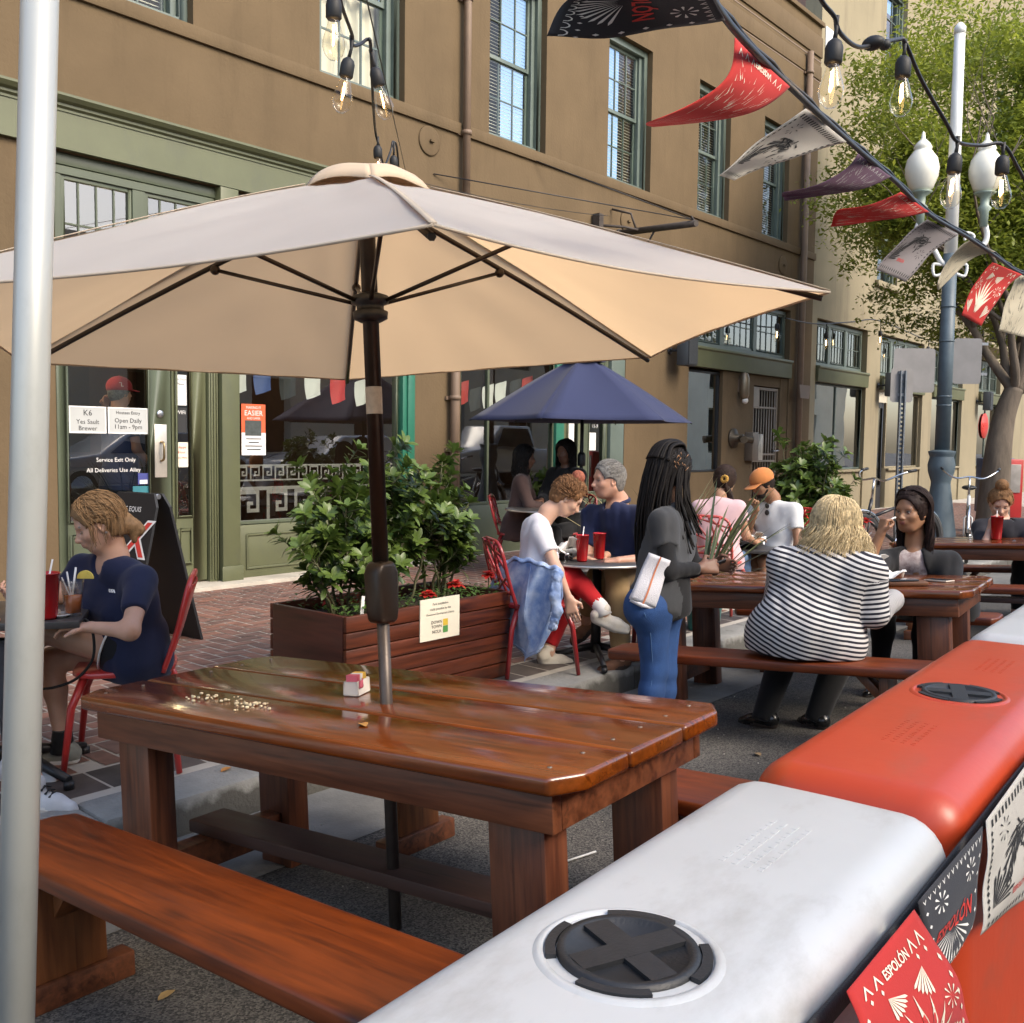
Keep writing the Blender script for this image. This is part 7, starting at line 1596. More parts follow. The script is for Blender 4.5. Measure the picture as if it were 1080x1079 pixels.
# companion mostly hidden behind the white pole
J=dict(pelvis=at(-95,690,4.1),hipL=at(-92,690,4.2),hipR=at(-92,692,4.0),shL=at(-100,585,4.28),shR=at(-104,585,3.92),neck=at(-97,562,4.1),head=at(-88,528,4.1),elL=at(-90,640,4.32),wrL=at(-40,640,4.3),elR=at(-92,645,3.9),wrR=at(-40,645,3.95),knL=at(10,690,4.25),anL=foot_on(15,810,4.2),knR=at(5,695,4.02),anR=foot_on(36,845,3.92))
p=Person('person in grey seated out of sight behind the white pole, one white running shoe showing',J,dirn(1,.1,-.1),UP,SK1,male=True,h=.02,hh=.009); p.add_hand(J['wrR'],dirn(1,0,0),dirn(0,0,-1),dirn(0,1,0)).add_hand(J['wrL'],dirn(1,0,0),dirn(0,0,-1),dirn(0,-1,0)); p.body(); p.top(clothmat('grey tee',(.12,.12,.13)),.6); p.bottom(clothmat('dark trousers',(.03,.03,.035)),1.95); p.hair(HB,.006)
p.shoes(dirn(1,0,-.1),dirn(.95,-.12,-.12),clothmat('white mesh',(.52,.52,.53)),mat('white sole',(.6,.58,.54)))
a=J['anR']; mb=MB(); t_=dirn(.95,-.12,-.12); sdv=t_.cross(UP)
for k in range(5):
    b0=a+t_*(.045+.017*k)+UP*(-.002-.010*k); mb.tube([b0-sdv*.028-UP*.006-p.org,b0+UP*.006-p.org,b0+sdv*.028+t_*.006-UP*.006-p.org],.0028,5); mb.tube([b0+sdv*.028-UP*.006-p.org,b0+UP*.007+t_*.008-p.org,b0-sdv*.028+t_*.01-UP*.006-p.org],.0028,5)
mb.tube([a+t_*.05-sdv*.036-UP*.03-p.org,a+t_*.09-sdv*.04-UP*.055-p.org,a+t_*.03-sdv*.042-UP*.06-p.org],.005,5); mb.build('lace',RUBBER,p.t)
ch=at(-95,705,4.1); red_chair((ch.x,ch.y,zs(ch.y)),math.atan2(QX.y,QX.x),'red metal chair outside the left edge under the hidden person',RED1,False)
# 2 woman in white tee and red trousers
J=dict(pelvis=at(563,628,6.36),hipR=at(567,631,6.26),hipL=at(562,630,6.46),shR=at(571,561,6.24),shL=at(562,556,6.58),neck=at(578,541,6.42),head=at(598,526,6.42),elR=at(588,603,6.10),wrR=at(600,632,6.10),elL=at(592,592,6.66),wrL=at(620,590,6.62),knR=at(603,607,6.42),anR=at(637,644,6.34),knL=at(606,618,6.70),anL=foot_on(579,668,6.56))
p=Person('woman with curly bun, white t-shirt and red trousers bending over the round cafe table',J,dirn(.78,.05,-.62),dirn(.55,.05,.80),SK2,w=.92,closed=True,bust=.9,chestdir=dirn(.9,.35,-.2),h=.014,hh=.005)
p.add_hand(J['wrR'],dirn(.25,-.1,-1),dirn(.2,.9,0),dirn(.9,-.2,.2),curl=(.2,.35,.25)).add_hand(J['wrL'],dirn(1,-.1,-.1),dirn(0,0,-1),dirn(0,-1,0)); p.body()
p.top(clothmat('white tee',(.66,.64,.66),.05),.55,.014,'crew',fold=.011,seed=7)
b=p.bottom(clothmat('red trousers',(.42,.012,.016)),1.93,.014,fold=.006,seed=8)
mb=MB(); h_,k_=V(J['hipR']),V(J['knR'])
for i,fr in enumerate((.02,.09,.16)):
    ax=(k_-h_).normalized(); a=ax.orthogonal().normalized(); b2=ax.cross(a); c=h_.lerp(k_,.18+fr); mb.tube([c+(a*math.cos(t_*PI/12)+b2*math.sin(t_*PI/12))*(.094-.014*fr)-p.org for t_ in range(25)],.0055,5)
mb.build('side_stripe',WHITE,p.t)
p.shoes(dirn(.9,.35,-.15),dirn(.97,-.1,-.28),clothmat('cream canvas',(.60,.55,.46)),mat('cream sole',(.62,.58,.5)))
mb=MB(); a=V(J['anR'])-p.org; d=(V(J['knR'])-V(J['anR'])).normalized(); mb.tube([a+d*.13,a+d*.03,a-UP*.035],[.045,.050,.054],14); mb.build('sock',clothmat('white sock',(.66,.64,.62)),p.t)
HC=hairmat('light brown curls',(.20,.10,.045),.5); st=pulled(p.H,300,(-.25,0,1.0),1.0,9,.006); cu_=curls(p.H,420,1.0,5,.013)
rr=random.Random(4); bun=[]
for i in range(90):
    c,f,l,u=p.H; d=V(rr.gauss(0,1),rr.gauss(0,1),rr.gauss(0,1)).normalized(); e=d.orthogonal().normalized(); g_=d.cross(e); o_=c+u*.150-f*.03
    bun.append([o_+d*.030+(e*math.cos(a)+g_*math.sin(a))*.030 for a in [k*.55+rr.random()*.1 for k in range(10)]])
p.hair(HC,.004,[(st,.003,.002),(cu_,.0028,.002)],noise=.008,ear=True); mb=MB(); strands(mb,[[x-p.org for x in P] for P in bun],.0042,.003,5); mb.build('hair_bun',hairmat('auburn bun',(.30,.10,.06)),p.t)
ch=at(562,650,6.36); red_chair((ch.x,ch.y,zs(ch.y)),math.atan2(QX.y*.95+QF.y*.3,QX.x*.95+QF.x*.3),'red metal chair with a denim jacket hung over its back',DRED,True)
# denim jacket on her chair
DEN=bpy.data.materials.new('washed denim'); DEN=mat('washed denim',(.10,.19,.42),.9,.1,9,bump=.2,bscale=250,col2=(.48,.55,.66))
cx=at(552,620,6.2); t=empty('denim_jacket',cx,'pale washed denim jacket hanging over the back of a red chair','jacket')
def lerp2(P,u): 
    f=u*(len(P)-1); i=min(int(f),len(P)-2); w=f-i; return [a_+(b_-a_)*w for a_,b_ in zip(P[i],P[i+1])]
ROWS=[[(526,598,6.40),(542,592,6.28),(560,594,6.12),(578,600,6.02),(592,603,5.98)],[(514,622,6.42),(534,620,6.27),(556,622,6.10),(578,628,6.00),(594,630,5.98)],[(512,642,6.42),(534,646,6.25),(554,650,6.09),(574,654,6.01),(588,650,6.00)],[(530,654,6.38),(540,668,6.23),(556,676,6.10),(570,676,6.04),(578,668,6.03)],[(534,662,6.38),(546,684,6.22),(554,698,6.12),(564,690,6.06),(572,682,6.06)]]
def jk(u,v):
    r=[lerp2(R_,u) for R_ in ROWS]; x,y,d=lerp2(r,v); amp=.010+.022*v
    d+=-amp*(1-2*abs(math.sin(u*10+v*2.2+.6*math.sin(v*6))))-.012*math.sin(u*23+v*7); x+=3*math.sin(v*9+u*14)*v
    return at(x,y,d)-cx
mb=MB(); mb.grid(jk,60,44); mb.build('back_panel',DEN,t,solid=.005,sub=0)
mb=MB(); mb.grid(lambda u,v:jk(u,0)+V(0,0,.020*math.sin(PI*v)+.006*math.sin(u*30))+QF*(.075*v)-QF*.01,40,6); mb.grid(lambda u,v:jk(u,0)+QF*.065-V(0,0,.14*v)+QF*.012*math.sin(u*18)*v,30,8); mb.build('front_panel',DEN,t,solid=.005)
mb=MB(); mb.tube([jk(i/20,.93)-QF*.006 for i in range(21)],.0045,6); mb.tube([jk(.5,i/20)-QF*.005 for i in range(21)],.003,5); mb.build('hem',DEN,t)
F=Field(); F.k=.02
for (a_,ra,b_,rb) in (((588,606,5.97),.036,(585,628,5.95),.034),((585,628,5.95),.033,(588,645,5.94),.030),((588,645,5.94),.030,(583,662,5.95),.026)): F.rc(at(*a_),ra,at(*b_),rb)
net_obj('sleeve',F,.007,DEN,t,cx,noise=folds(.008,12,70,(1,1,1.3)))
# 3 man in navy polo
J=dict(pelvis=at(670,614,6.98),hipL=at(674,616,6.87),hipR=at(664,614,7.08),shL=at(677,545,6.74),shR=at(624,543,7.02),neck=at(652,529,6.92),head=at(641,508,6.86),elL=at(684,590,6.58),wrL=at(652,592,6.46),elR=at(618,592,6.9),wrR=at(640,586,6.72),knL=at(651,602,6.55),anL=foot_on(655,672,6.48),knR=at(632,610,6.72),anR=at(619,652,6.78))
p=Person('grey haired man in a navy polo and tan trousers sitting at the round cafe table',J,dirn(-.93,-.30,-.04),UP,SK3,w=1.1,hs=1.06,male=True,belly=.9,chestdir=dirn(-.75,-.66,0),h=.015,hh=.005,jaw=1.12)
p.add_hand(J['wrL'],dirn(-1,.1,-.05),dirn(0,.3,-1),dirn(0,1,.2),curl=(.5,.6,.4)).add_hand(J['wrR'],dirn(-.9,-.4,0),dirn(0,0,-1),dirn(0,-1,0),curl=(.4,.5,.4)); p.body()
o=p.top(clothmat('navy polo',(.012,.018,.055)),.72,.014,'v',hem=.03,fold=.012,seed=11)
mb=MB(); n_=V(J['neck']); ax=UP; f=p.fwd; s_=f.cross(UP)
mb.tube(spline([n_+f*.095-UP*.055+s_*.02-p.org,n_+f*.045+s_*.066-UP*.015-p.org,n_-f*.04+s_*.062+UP*.008-p.org,n_-f*.072+UP*.014-p.org,n_-f*.04-s_*.062+UP*.008-p.org,n_+f*.045-s_*.066-UP*.015-p.org,n_+f*.095-UP*.055-s_*.02-p.org],5),.016,8); mb.build('collar',MATS['cloth navy polo'],p.t)
mb=MB(); e_=V(J['shL']).lerp(V(J['elL']),.58); k_=e_-QF*.072-p.org; mb.add([k_+QX*.022+UP*.008,k_-QX*.004-UP*.004,k_-QX*.020+UP*.002,k_-QX*.004-UP*.010],[(0,1,2,3)]); mb.build('sleeve_mark',WHITE,p.t,solid=.002)
p.bottom(clothmat('tan trousers',(.30,.20,.095)),1.92,.018,fold=.008,seed=12,flare=1.3); BRL=mat('brown suede',(.14,.065,.035),.8,.15,20)
p.shoes(dirn(-.85,-.45,-.15),dirn(-.75,-.3,-.55),BRL,mat('dark sole',(.035,.025,.02),.7))
HG=hairmat('grey',(.17,.16,.145),.5); st=pulled(p.H,640,(-.75,0,.35),p.hs,14,.003); p.hair(HG,.0015,[(st,.0022,.0012)],noise=.003,ear=True)
ch=at(672,632,6.96); red_chair((ch.x,ch.y,zs(ch.y)),math.atan2(-QX.y*.8-QF.y*.6,-QX.x*.8-QF.x*.6),'dark red metal chair under the man in the navy polo',DRED,True)
# 4 waitress
k_=5.08/5.95
J=dict(pelvis=at(692,628,5.95*k_),hipR=at(688,638,5.86*k_),hipL=at(699,638,6.04*k_),shR=at(700,549,5.82*k_),shL=at(718,546,6.12*k_),neck=at(704,527,5.97*k_),head=at(706,500,5.98*k_),elR=at(704,603,5.76*k_),wrR=at(740,600,5.86*k_),elL=at(730,600,6.16*k_),wrL=at(752,596,6.10*k_),knR=at(690,706,5.92*k_),anR=foot_on(682,785,5.94*k_),knL=at(700,708,6.04*k_),anL=foot_on(698,790,6.07*k_))
p=Person('waitress with long black braids, dark shirt and blue jeans standing with a pad',J,dirn(.80,.58,-.18),dirn(.1,.05,1),SK5,w=.96,hs=.98,bust=.9,chestdir=dirn(.85,.52,0),h=.0145,hh=.006)
p.add_hand(J['wrR'],dirn(.9,.35,.1),dirn(-.2,.6,.7),dirn(0,.4,.9),curl=(.6,.7,.5)).add_hand(J['wrL'],dirn(.9,-.2,0),dirn(0,-.6,.7),dirn(0,-.3,.9),curl=(.5,.6,.4)); p.body()
BLKC=clothmat('black sleeve',(.012,.012,.013)); CHAR=clothmat('charcoal tee',(.050,.052,.055))
def ext(F):
    pe=p.J['pelvis']; F.rc(pe+UP*.10+dirn(.4,-.2,0)*.05,.12,pe-UP*.10+dirn(.75,-.1,0)*.09,.095,k=.05,m=1,cut=True)
F_=Field()
for sd in 'LR': arm(F_,J,sd,p.w,.008,1.93,cut=True)
net_obj('sleeve',F_,.012,BLKC,p.t,p.org,noise=folds(.005,3,30))
p.top(CHAR,.52,.016,'crew',hem=.02,fold=.012,seed=15,extra=ext,mats=[CHAR,BLKC],hips=False,sit=False)
def glut(F): pass
F_=Field(); F_.k=.06; pe=V(J['pelvis'])
F_.rc(V(J['hipL']),.112,V(J['hipR']),.112); 
for sd in 'LR': F_.el(V(J['hip'+sd])-p.fwd*.055-UP*.015,(.10,.10,.11),k=.05); leg(F_,J,sd,p.w,.010,1.95,cut=True)
net_obj('jeans',F_,.012,mat('blue jeans',(.018,.060,.185),.85,.25,7,bump=.3,bscale=260),p.t,p.org,noise=folds(.005,16,22))
mb=MB(); jd=(QX*-.25-QF*.95).normalized()
for sd in 'LR':
    h_,k2,a2=V(J['hip'+sd]),V(J['kn'+sd]),V(J['an'+sd]); P=[h_-UP*.02-p.fwd*.03+jd*.128,h_.lerp(k2,.35)+jd*.094-p.fwd*.005,h_.lerp(k2,.7)+jd*.078,k2+jd*.066,k2.lerp(a2,.4)+jd*.066,k2.lerp(a2,.8)+jd*.052]; mb.tube([x-p.org for x in spline(P,4)],.0022,5)
mb.build('jeans_seam',mat('seam thread',(.06,.13,.27),.8),p.t)
p.shoes(dirn(.7,.6,-.1),dirn(.6,.7,-.1),clothmat('black canvas',(.015,.015,.016)),mat('dark sole',(.035,.025,.02)))
BRD=hairmat('black braids',(.011,.009,.008),.3); rr=random.Random(21); c,f,l,u=p.H; br=[]; fine=[]
for i in range(150):
    a=rr.uniform(.9,PI)*(1 if rr.random()<.62 else -1); P=[capP(p.H,slerp(V(.55,0,.85)+V(rr.uniform(-.6,.3),rr.uniform(-.2,.2),0),V(math.cos(a),math.sin(a),-.1),t_/5),.98,.010+.012*rr.random()) for t_ in range(6)]
    e=P[-1]; Ld=rr.uniform(.40,.60) if abs(a)>1.6 else rr.uniform(.3,.45); back=-p.fwd
    tgt=e+back*rr.uniform(-.02,.075)+(l*math.sin(a))*rr.uniform(-.06,.02)-UP*Ld
    if abs(a)<1.9 and a<0: tgt=e-UP*Ld*.75+p.fwd*rr.uniform(.02,.10)-QF*.05
    for t_ in range(1,9): P.append(e.lerp(tgt,t_/8)+back*.035*math.sin(PI*t_/8)+V(rr.uniform(-.003,.003),rr.uniform(-.003,.003),0))
    br.append(P)
p.hair(BRD,.014,[(br,.0072,.0045)],noise=.006)
mb=MB(); top_=capP(p.H,V(-.4,-.75,.30),1.0,.03)
for i in range(26):
    a=rr.uniform(-.9,.9); mb.tube([x-p.org for x in spline([capP(p.H,V(.5,a*.8,.9),1,.012),capP(p.H,V(.1,a*.5-.1,1),1,.038),capP(p.H,V(-.5,a*.6,.75),1,.030),capP(p.H,V(-.8,a*.8,.15),1,.02)],5)],.0075,6)
mb.build('braid_crown',BRD,p.t)
mb=MB()
for i in range(12): b0=capP(p.H,V(rr.uniform(-.6,.15),-.8,rr.uniform(-.05,.45)),1,.030)-p.org; mb.tube([b0,b0+UP*.016*rr.choice((-1,1))+p.fwd*rr.uniform(-.02,.02)],.0022,4)
mb.build('braid_cuff',mat('copper thread',(.38,.20,.10),.4,.1,metal=.5),p.t)
tw=at(686,612,5.72*k_); t=empty('side_towel',tw,'folded white towel with an orange stripe tucked in the waitress jeans','towel'); Mt=frame((0,0,0),dirn(.95,.1,-.35),dirn(.33,.05,.95))
mb=MB()
def tf(u,v,o=0): x=(u-.5)*.135*(1-.18*v); z=(v-.5)*.245; return Mt@V(x,z,.014*math.cos((u-.5)*2.4)+.006*math.sin(v*7)+o)
for o in (0,.010,-.010): mb.grid(lambda u,v,o=o:tf(u,v,o),10,12)
mb.build('cloth',mat('white towel',(.62,.62,.66),.95,.05,bump=.4,bscale=220),t,solid=.007)
mb=MB(); mb.grid(lambda u,v:tf(.46+.07*u,v,-.0168),2,12); mb.grid(lambda u,v:tf(.46+.07*u,v,.0168),2,12); mb.build('stripe',mat('orange stripe',(.55,.20,.10),.9),t)
mb=MB(); mb.tube([tf(.05,0),tf(.5,-.03,.01),tf(.95,0)],.012,8); mb.build('roll',MATS['white towel'],t)
pd=at(752,597,5.98*k_); o=MB().box((0,0,0),(.10,.14,.008)).build('order_pad',mat('black folder',(.02,.02,.022),.5),None,bevel=.002); o.location=pd; o.rotation_euler=(R(-25),R(15),R(30)); tag(o,'dark order pad in the hands of the waitress','pad')
# 5 woman in pink, back view
J=dict(pelvis=at(758,588,8.76),hipL=at(748,590,8.80),hipR=at(768,590,8.74),shL=at(737,536,8.80),shR=at(779,536,8.72),neck=at(760,522,8.78),head=at(765,508,8.84),elL=at(734,566,8.95),wrL=at(760,572,9.25),elR=at(787,566,8.74),wrR=at(797,573,9.02),knL=at(762,585,9.2),anL=foot_on(764,640,9.2),knR=at(784,588,9.12),anR=foot_on(784,643,9.1))
p=Person('woman in a pale pink top with dark hair in a yellow band',J,dirn(.62,.75,-.2),UP,SK6,w=.98,h=.017,hh=.008); p.add_hand(J['wrR'],dirn(.6,.5,.3),dirn(0,0,-1),dirn(-.5,.5,0)).add_hand(J['wrL'],dirn(.8,.5,0),dirn(0,0,-1),dirn(.5,-.5,0)); p.body()
p.top(clothmat('pink top',(.62,.42,.43),.06),.5,.014,'crew',seed=21); p.bottom(mat('mid jeans',(.10,.17,.28),.85,.2,7),1.95); p.shoes(dirn(.5,.8,-.1),dirn(.5,.8,-.1),clothmat('white mesh',(.52,.52,.53)),MATS['white sole'])
HD=hairmat('dark brown',(.030,.017,.012)); st=pulled(p.H,300,(-.85,-.45,-.1),1,22,.008); c,f,l,u=p.H; tail=[]
for i in range(120):
    r0=c-f*.11-l*.05+u*.0; a=rr.uniform(0,6.28); d0=V(math.cos(a)*.03,math.sin(a)*.03,0); tail.append([r0+d0*.6*min(1,k/3)+QX*(.01*k)-UP*(.03*k)+V(math.sin(k*.9+a)*.012,math.cos(k*.8+a)*.012,0) for k in range(9)])
p.hair(HD,.010,[(st,.003,.002),(tail,.006,.003)]); mb=MB(); 
for i in range(12): a=i*PI/6; mb.sphere(c-f*.115-l*.05+u*.0+(u*math.cos(a)+l*math.sin(a))*.024-p.org,(.019,.017,.015),7,5)
mb.build('hair_band',clothmat('mustard band',(.40,.22,.04)),p.t)
ch=at(756,604,8.72); red_chair((ch.x,ch.y,zs(ch.y)),math.atan2(QF.y*.85+QX.y*.5,QF.x*.85+QX.x*.5),'pinkish red lattice back chair of the woman in pink',PINK,True)
# 6 man with orange cap
J=dict(pelvis=at(822,586,9.5),hipL=at(824,588,9.4),hipR=at(816,586,9.6),shL=at(838,539,9.34),shR=at(796,540,9.64),neck=at(815,526,9.5),head=at(804,511,9.44),elL=at(842,572,9.22),wrL=at(832,606,9.15),elR=at(788,562,9.55),wrR=at(798,538,9.36),knL=at(806,592,9.2),anL=foot_on(809,645,9.15),knR=at(794,588,9.42),anR=foot_on(797,642,9.4))
p=Person('bearded man in an orange cap and a white t-shirt with sunglasses',J,dirn(-.86,-.30,-.40),UP,SK4,w=1.05,hs=1.04,male=True,closed=True,chestdir=dirn(-.65,-.75,0),h=.017,hh=.0065); p.add_hand(J['wrR'],dirn(-.1,-.1,1),dirn(-.8,-.3,0),dirn(-.3,.8,0),curl=(.8,.9,.5)).add_hand(J['wrL'],dirn(-.5,-.3,-.8),dirn(0,.5,-.4),dirn(-.6,.6,0)); p.body()
p.top(clothmat('white cotton tee',(.62,.62,.60),.04),.62,.018,'v',seed=25); p.bottom(clothmat('grey shorts',(.30,.29,.25)),.95,.018,'shorts',flare=1.3); p.shoes(dirn(-.9,-.3,-.1),dirn(-.9,-.3,-.1),clothmat('grey mesh',(.20,.20,.17)),MATS['white sole'])
c,f,l,u=p.H; M3=Matrix((f,l,u)).transposed(); F=Field(); F.k=.015
F.el(c+f*.050-u*.092,(.045,.050,.035),M3); F.rc(c+f*.01+l*.062-u*.055,.015,c+f*.06+l*.03-u*.10,.018); F.rc(c+f*.01-l*.062-u*.055,.015,c+f*.06-l*.03-u*.10,.018); F.rc(c+f*.098+l*.02-u*.036,.006,c+f*.098-l*.02-u*.036,.006)
F.el(c+f*.10-u*.052,(.018,.026,.014),M3,op='-',k=.004); net_obj('beard',F,.006,hairmat('black beard',(.02,.014,.011)),p.t,p.org,noise=folds(.002,4,150))
def cap(H,s,m,t,org,label_font=None,inkm=None,side=1):
    c,f,l,u=H; M3=Matrix((f,l,u)).transposed(); F=Field(); F.k=.01
    F.el(c+(f*-.012+u*.052)*s,(.118*s,.098*s,.098*s),M3); F.el(c+(f*-.012-u*.075)*s,(.2*s,.2*s,.105*s),M3,op='-',k=.008); o=net_obj('cap',F,.007,m,t,org,noise=folds(.0012,9,50))
    mb=MB(); 
    def bf(q,v):
        a=(v-.5)*2.1; R0=.100*s; p0=V(math.cos(a)*R0*1.06-.012*s,math.sin(a)*R0*.92,.034*s); p1=V(.10*s+.085*s*math.cos(a*1.15),math.sin(a)*R0*.90,.012*s+.012*s*math.cos(a*1.4)); e=p0.lerp(p1,q); return c+f*e.x+l*e.y+u*e.z-org
    mb.grid(bf,6,16); mb.build('peak',m,t,solid=.005)
    mb=MB(); mb.sphere(c+(f*-.012+u*.151)*s-org,(.009,.009,.006),8,5); mb.build('button',m,t)
    if label_font:
        mb=MB(); vs_,fs_=text_geo(label_font,.055*s,bold=.002); W_=[]
        for v in vs_:
            a=v.x/(.11*s); W_.append(c+f*((.119*s)*math.cos(a)*.93-.012*s)+l*(-math.sin(a)*.1*s)+u*(.085*s+v.y)-org)
        mb.add(W_,fs_); mb.build('cap_badge',inkm,t)
    return o
cap(p.H,1.04,clothmat('orange cap',(.52,.19,.055),.08),p.t,p.org); mb=MB(); n_=V(J['neck'])+p.fwd*.115-UP*.10-p.org
for s_ in(-1,1): mb.sphere(n_+QX*.002+UP*(.032*s_),(.006,.024,.026),10,7,Matrix.Rotation(math.atan2(p.fwd.y,p.fwd.x),3,'Z'))
mb.tube([n_+UP*.05,n_+UP*.055-p.fwd*.08],.003,5); mb.build('sunglasses',BLACK,p.t)
st=pulled(p.H,150,(-.7,0,-.6),1.0,3,.002); p.hair(hairmat('black beard',(.02,.014,.011)),.0,[(st,.0025,.0018)],noise=.002)
ch=at(826,600,9.55); red_chair((ch.x,ch.y,zs(ch.y)),math.atan2(-QX.y*.8-QF.y*.5,-QX.x*.8-QF.x*.5),'red chair behind the man in the orange cap',RED1,True)
# 7 woman in stripes
J=dict(pelvis=V(4.83,2.13,.44),hipL=V(4.86,2.27,.42),hipR=V(4.89,1.99,.42),shL=at(826,594,5.16),shR=at(917,602,4.96),neck=at(873,578,5.12),head=at(882,558,5.14),elL=at(818,640,5.38),wrL=at(858,640,5.62),elR=at(922,648,4.98),wrR=at(946,630,5.32),knL=V(5.24,2.36,.40),anL=V(5.00,2.40,-.05),knR=V(5.26,2.05,.40),anR=V(5.14,2.16,-.04))
p=Person('woman with wavy blonde hair in a black and white striped top, seen from behind',J,dirn(.55,.80,-.1),UP,SK2,w=1.26,hs=1.04,belly=.8,chestdir=V(1,0,0),h=.015,hh=.006); p.add_hand(J['wrR'],dirn(.6,.6,.1),dirn(0,0,-1),dirn(-.6,.5,0),curl=(.5,.6,.4)).add_hand(J['wrL'],dirn(.9,.3,0),dirn(0,0,-1),dirn(0,-.8,0)); p.body()
STR=bpy.data.materials.new('striped jersey'); STR.use_nodes=True; n=STR.node_tree.nodes; l_=STR.node_tree.links; bs=n['Principled BSDF']; a=n.new('ShaderNodeAttribute'); a.attribute_name='sc'; mm_=n.new('ShaderNodeMath'); mm_.operation='FRACT'; ml=n.new('ShaderNodeMath'); ml.operation='MULTIPLY'; ml.inputs[1].default_value=41; l_.new(a.outputs['Fac'],ml.inputs[0]); l_.new(ml.outputs[0],mm_.inputs[0]); cr=n.new('ShaderNodeValToRGB'); e=cr.color_ramp.elements; e[0].position=.0; e[0].color=(.012,.013,.022,1); e[1].position=.50; e[1].color=(.62,.60,.58,1); q1=e.new(.46); q1.color=(.012,.013,.022,1); q2=e.new(.97); q2.color=(.62,.60,.58,1); l_.new(mm_.outputs[0],cr.inputs[0]); l_.new(cr.outputs[0],bs.inputs['Base Color']); bs.inputs['Roughness'].default_value=.9
pe_=v3(J['pelvis']); chv=(v3(J['shL'])+v3(J['shR']))/2; tax=chv-pe_; tax/=np.linalg.norm(tax)
def stripe(P):
    t0=(P-pe_)@tax+.012*np.sin(P[:,1]*9+P[:,2]*5); out=t0.copy(); r_=np.random.default_rng(1)
    for sd in 'LR':
        s_,e_,w_=[v3(J[k+sd]) for k in('sh','el','wr')]; base=(s_-pe_)@tax
        for a_,b_,o_ in((s_,e_,0),(e_,w_,np.linalg.norm(e_-s_))):
            ba=b_-a_; L_=np.linalg.norm(ba); t_=((P-a_)@ba)/L_; dd=np.linalg.norm(P-a_-np.clip(t_,0,L_)[:,None]*ba/L_,axis=1)
            m_=(dd<.095)&(t_>(.05 if o_==0 else 0)); out=np.where(m_,base-(o_+t_),out)
    return out+.5
p.top(STR,1.85,.018,'crew',hem=.05,fold=.011,seed=31,sc=stripe,h=.009,extra=lambda F:F.el(V(J['pelvis'])-V(.03,0,-.04),(.19,.25,.17),k=.05))
p.bottom(clothmat('black slacks',(.010,.010,.011)),2.12,.012,flare=1.7); p.shoes(V(.2,.95,-.15),V(.5,.8,-.15),mat('black leather',(.012,.012,.012),.25),mat('dark sole',(.035,.025,.02)))
HBL=hairmat('bright blonde',(.56,.44,.25),.5)
st=loose(p.H,1300,.20,1.05,41,part=(.15,.05,1),wave=.018,out=.010,spread=.42,nseg=12,amin=.7,curlf=24)+loose(p.H,700,.17,1.08,46,part=(.1,-.1,1),wave=.024,out=.016,spread=.62,nseg=12,amin=.6,curlf=30); p.hair(HBL,.020,[(st,.0024,.0012)],noise=.008)
# 8 woman in the black cardigan
J=dict(pelvis=V(6.62,2.05,.42),hipL=V(6.58,1.92,.40),hipR=V(6.58,2.18,.40),shL=at(999,595,6.20),shR=at(934,593,6.26),neck=at(966,575,6.26),head=at(961,541,6.2),elL=at(1006,640,5.98),wrL=at(966,640,5.80),elR=at(912,603,5.92),wrR=at(929,563,5.86),knL=V(6.2,1.95,.40),anL=V(6.15,1.95,-.02),knR=V(6.2,2.2,.40),anR=V(6.15,2.2,-.03))
p=Person('woman with long dark hair in a black cardigan raising a hand to her chin',J,dirn(-.80,-.60,-.05),UP,SK4,w=1.10,hs=1.08,bust=.6,belly=.7,chestdir=dirn(-.62,-.78,0),h=.0145,hh=.0046,jaw=1.05); p.add_hand(J['wrR'],dirn(.25,.1,1),dirn(.75,.5,0),dirn(.2,-.7,.3),curl=(1.1,1.2,.7),s=.95,thumb=.9).add_hand(J['wrL'],dirn(-.9,-.2,0),dirn(0,0,-1),dirn(0,.8,0)); p.body()
FLO=mat('floral blouse',(.55,.48,.45),.85,.1,22,col2=(.16,.09,.09)); CRD=clothmat('black cardigan',(.011,.011,.012)); 
p.top(FLO,.3,.004,'v',seed=41,name='blouse'); p.top(CRD,1.12,.022,'open',hem=.06,fold=.009,seed=42,name='cardigan'); p.bottom(clothmat('black slacks',(.01,.01,.011)),1.95); p.shoes(V(-1,0,-.1),V(-1,.1,-.1),MATS['black leather'],MATS['dark sole'])
HDB=hairmat('espresso',(.020,.011,.009)); st=loose(p.H,620,.30,1.08,43,part=(.30,.0,.95),wave=.012,out=.006,spread=.03,side=None,nseg=12,amin=1.75,curlf=20); st2=pulled(p.H,320,(-.6,.0,-.1),1.08,44,.004); p.hair(HDB,.003,[(st,.0036,.002),(st2,.003,.002)])
mb=MB(); c,f,l,u=p.H; a=V(J['wrR'])+dirn(.5,.1,.9)*.085; mb.tube([a-p.org,a+dirn(.8,.3,.3)*.06-p.org],.005,6); mb.build('straw_piece',WHITE,p.t)
